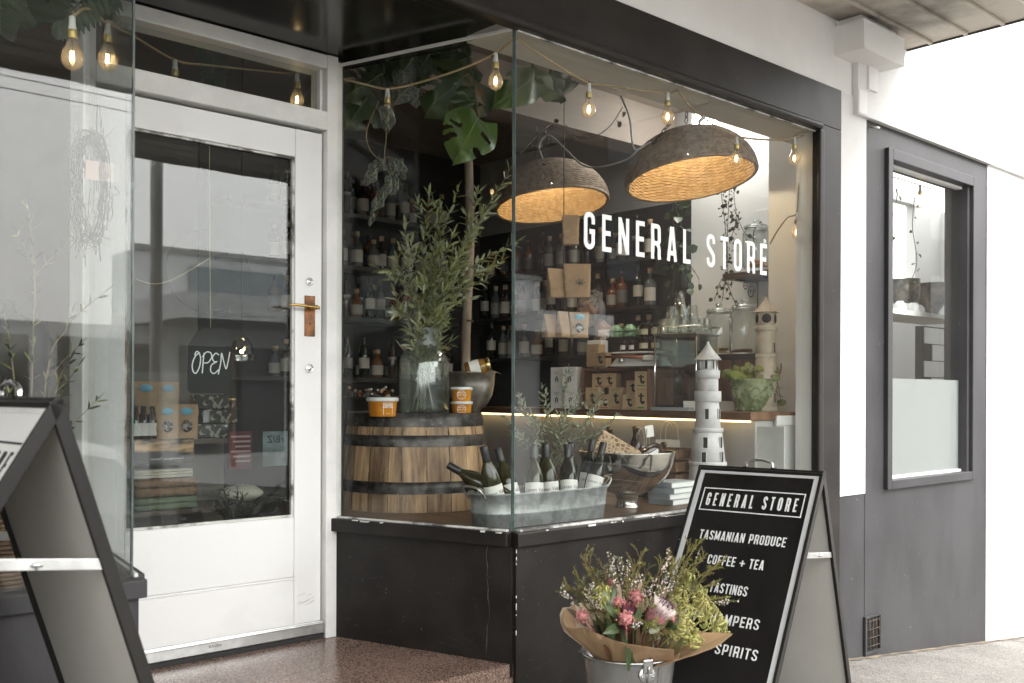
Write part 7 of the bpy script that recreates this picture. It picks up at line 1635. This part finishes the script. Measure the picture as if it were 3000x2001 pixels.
# ================================================================ side window contents
shp = (7.4221,0.85,1.5976); sv2 = 1.5342
s2 = thing('white_shelf', 'white shelf of cups and pots behind the side window', 'shelf', (0, 0, 0))
MB().box(5.46, 7.0, .28, .62, sv2-.03, sv2).build('board', int_white, s2); MB().tube([(6.3, .60, sv2-.03), (6.3, .62, sv2-.25)], .006, 5).build('bracket', iron, s2)
cupm = M('white_china', (.74, .74, .73), .15, var=.02)
k = 0
for (x, y) in ((2066, .36), (2080, .42), (2096, .36), (2110, .44)):
    for lay in (0, 1):
        if lay and k % 2: k += 1; continue
        p = [(6.0765,0.33,1.5703), (6.2593,0.38,1.5854), (6.2529,0.33,1.5817), (6.4417,0.38,1.5971)][[2066, 2080, 2096, 2110].index(x)]
        t = thing('white_cup', 'upturned white china cup on the side window shelf', 'cup', (p[0], p[1], sv2+.0005+lay*.052), R(30*k), 'white cups on the side window shelf'); k += 1
        MB().lathe([(.04, 0), (.041, .003), (.036, .04), (.022, .055), (.02, .06), (1e-4, .058)], 20).build('cup', cupm, t); MB().tube(spline([(.037, 0, .045), (.058, 0, .042), (.058, 0, .02), (.04, 0, .01)], 5), .004, 6).build('handle', cupm, t)
potm = M('iridescent_glaze', (.05, .05, .045), .15, .3, col2=(.17, .14, .10), vs=10)
for k, p in enumerate(((6.5709,0.54,1.6159), (6.9315,0.52,1.6378))):
    t = thing('glazed_pot', ['dark lustre glazed pot, left on the side window shelf', 'dark lustre glazed pot, right on the side window shelf'][k], 'pot', (p[0], p[1], sv2), 0, 'lustre pots on the side window shelf'); MB().lathe([(.05, 0), (.035, .02), (.05, .06), (.095, .12), (.10, .2), (.095, .25), (.1, .255), (.09, .25), (.085, .15), (1e-4, .1)], 28).build('pot', potm, t)
    MB().tube(spline([(.09, 0, .13), (.15, 0, .16), (.16, 0, .21)], 5), .01, 7).build('spout', potm, t)
tile = M('white_glazed_tile', (.66, .67, .66), .18, var=.03); grout = M('dark_grout', (.05, .05, .05), .9)
tx0 = 7.0699
tw_ = structure(MB().box(tx0-.02, tx0+1.2, .645, .70, .4, sv2-.032).build('tiled_wall', grout)); tme = MB().box(-.122, .122, -.006, 0, -.058, .058).mesh('tile', tile)
for j in range(8):
    for i in range(4):
        o = bpy.data.objects.new('tile', tme); COL.objects.link(o); o.parent = tw_; o.location = (tx0+.12+i*.25+(j % 2)*.125, .6445, sv2-.1-j*.122)
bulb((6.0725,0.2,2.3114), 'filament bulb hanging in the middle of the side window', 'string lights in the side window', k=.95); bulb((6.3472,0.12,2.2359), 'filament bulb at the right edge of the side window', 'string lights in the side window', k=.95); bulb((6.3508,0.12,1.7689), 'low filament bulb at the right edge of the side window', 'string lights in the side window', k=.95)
c3 = thing('side_window_cord', 'jute cord of string lights in the side window', 'cord'); MB().tube(spline([(5.6166,0.2,2.3101), (5.8333,0.2,2.3113), (6.0725,0.2,2.3114), (6.2525,0.15,2.2883), (6.3267,0.1,2.2912)], 8), .004, 6).build('cord', jute, c3); MB().tube([(6.3142,0.1,2.2895), (6.351,0.12,1.7411)], .004, 5).build('cord', jute, c3)
vine('side_vine', 'thin pale green vine in the side window', [[(5.9624,0.35,2.3324), (6.0766,0.35,2.2936), (5.9925,0.35,2.0616), (5.9651,0.35,1.9486)], [(6.416,0.4,2.3199), (6.3869,0.4,2.114), (6.4501,0.4,1.8892), (6.3592,0.4,1.7369)]], .03, M('pale_vine_leaf', (.10, .15, .06), .5, trans=.2), 15, .07)
# ================================================================ parked car (mirrored in the left glass)
car = thing('parked_car', 'white hatchback parked at the near kerb', 'car', (.95, -6.1, gz(.95)-.12)); car.rotation_euler = (0, math.atan(.1075), 0)
carp = M('white_car_paint', (.72, .72, .72), .15, var=.01); cgl = M('car_glass', (.015, .017, .02), .05)
prof = [(-2.1, .35), (-2.12, .7), (-2.0, .92), (-1.85, .98), (-1.45, 1.42), (-.9, 1.5), (.2, 1.46), (.75, 1.28), (1.15, 1.0), (1.95, .88), (2.1, .7), (2.1, .35)]
def car_sec(y, k): return [(x, y, .35+(z-.35)*k) for x, z in prof]
cb_ = MB(); secs = [car_sec(-.86, .80), car_sec(-.82, .93), car_sec(-.55, 1.0), car_sec(.55, 1.0), car_sec(.82, .93), car_sec(.86, .80)]; n = len(prof)
cb_.add([v for s in secs for v in s], [(j*n+i, j*n+(i+1) % n, (j+1)*n+(i+1) % n, (j+1)*n+i) for j in range(len(secs)-1) for i in range(n)]+[tuple(range(n)), tuple(range((len(secs)-1)*n, len(secs)*n))[::-1]], True); cb_.build('body', carp, car)
for sy in (-1, 1):
    for poly in ([(-1.5, .98), (-1.25, 1.30), (-.75, 1.33), (-.72, .97)], [(-.66, .97), (-.68, 1.33), (.1, 1.30), (.62, 1.05), (.75, .95)]):
        MB().prism([(x, z) for x, z in poly], -.004, .004, T(0, sy*.875, 0) @ RX(R(90))).build('side_window', cgl, car)
    for x in (-1.3, 1.32):
        MB().lathe([(.31, -.1), (.33, -.08), (.33, .08), (.31, .1), (.2, .105)], 28, T(x, sy*.80, .33) @ RX(R(90)), caps=True).build('wheel', rubber, car)
        for q in range(5): MB().box(-.03, .03, -.012, .012, .03, .2, T(x, sy*.915, .33) @ RY(q*2*PI/5)).build('spoke', alu, car)
    MB().box(-2.125, -2.0, sy*.62-.1, sy*.62+.1, .72, .9).build('tail_light', M('tail_red', (.4, .02, .02), .2), car)
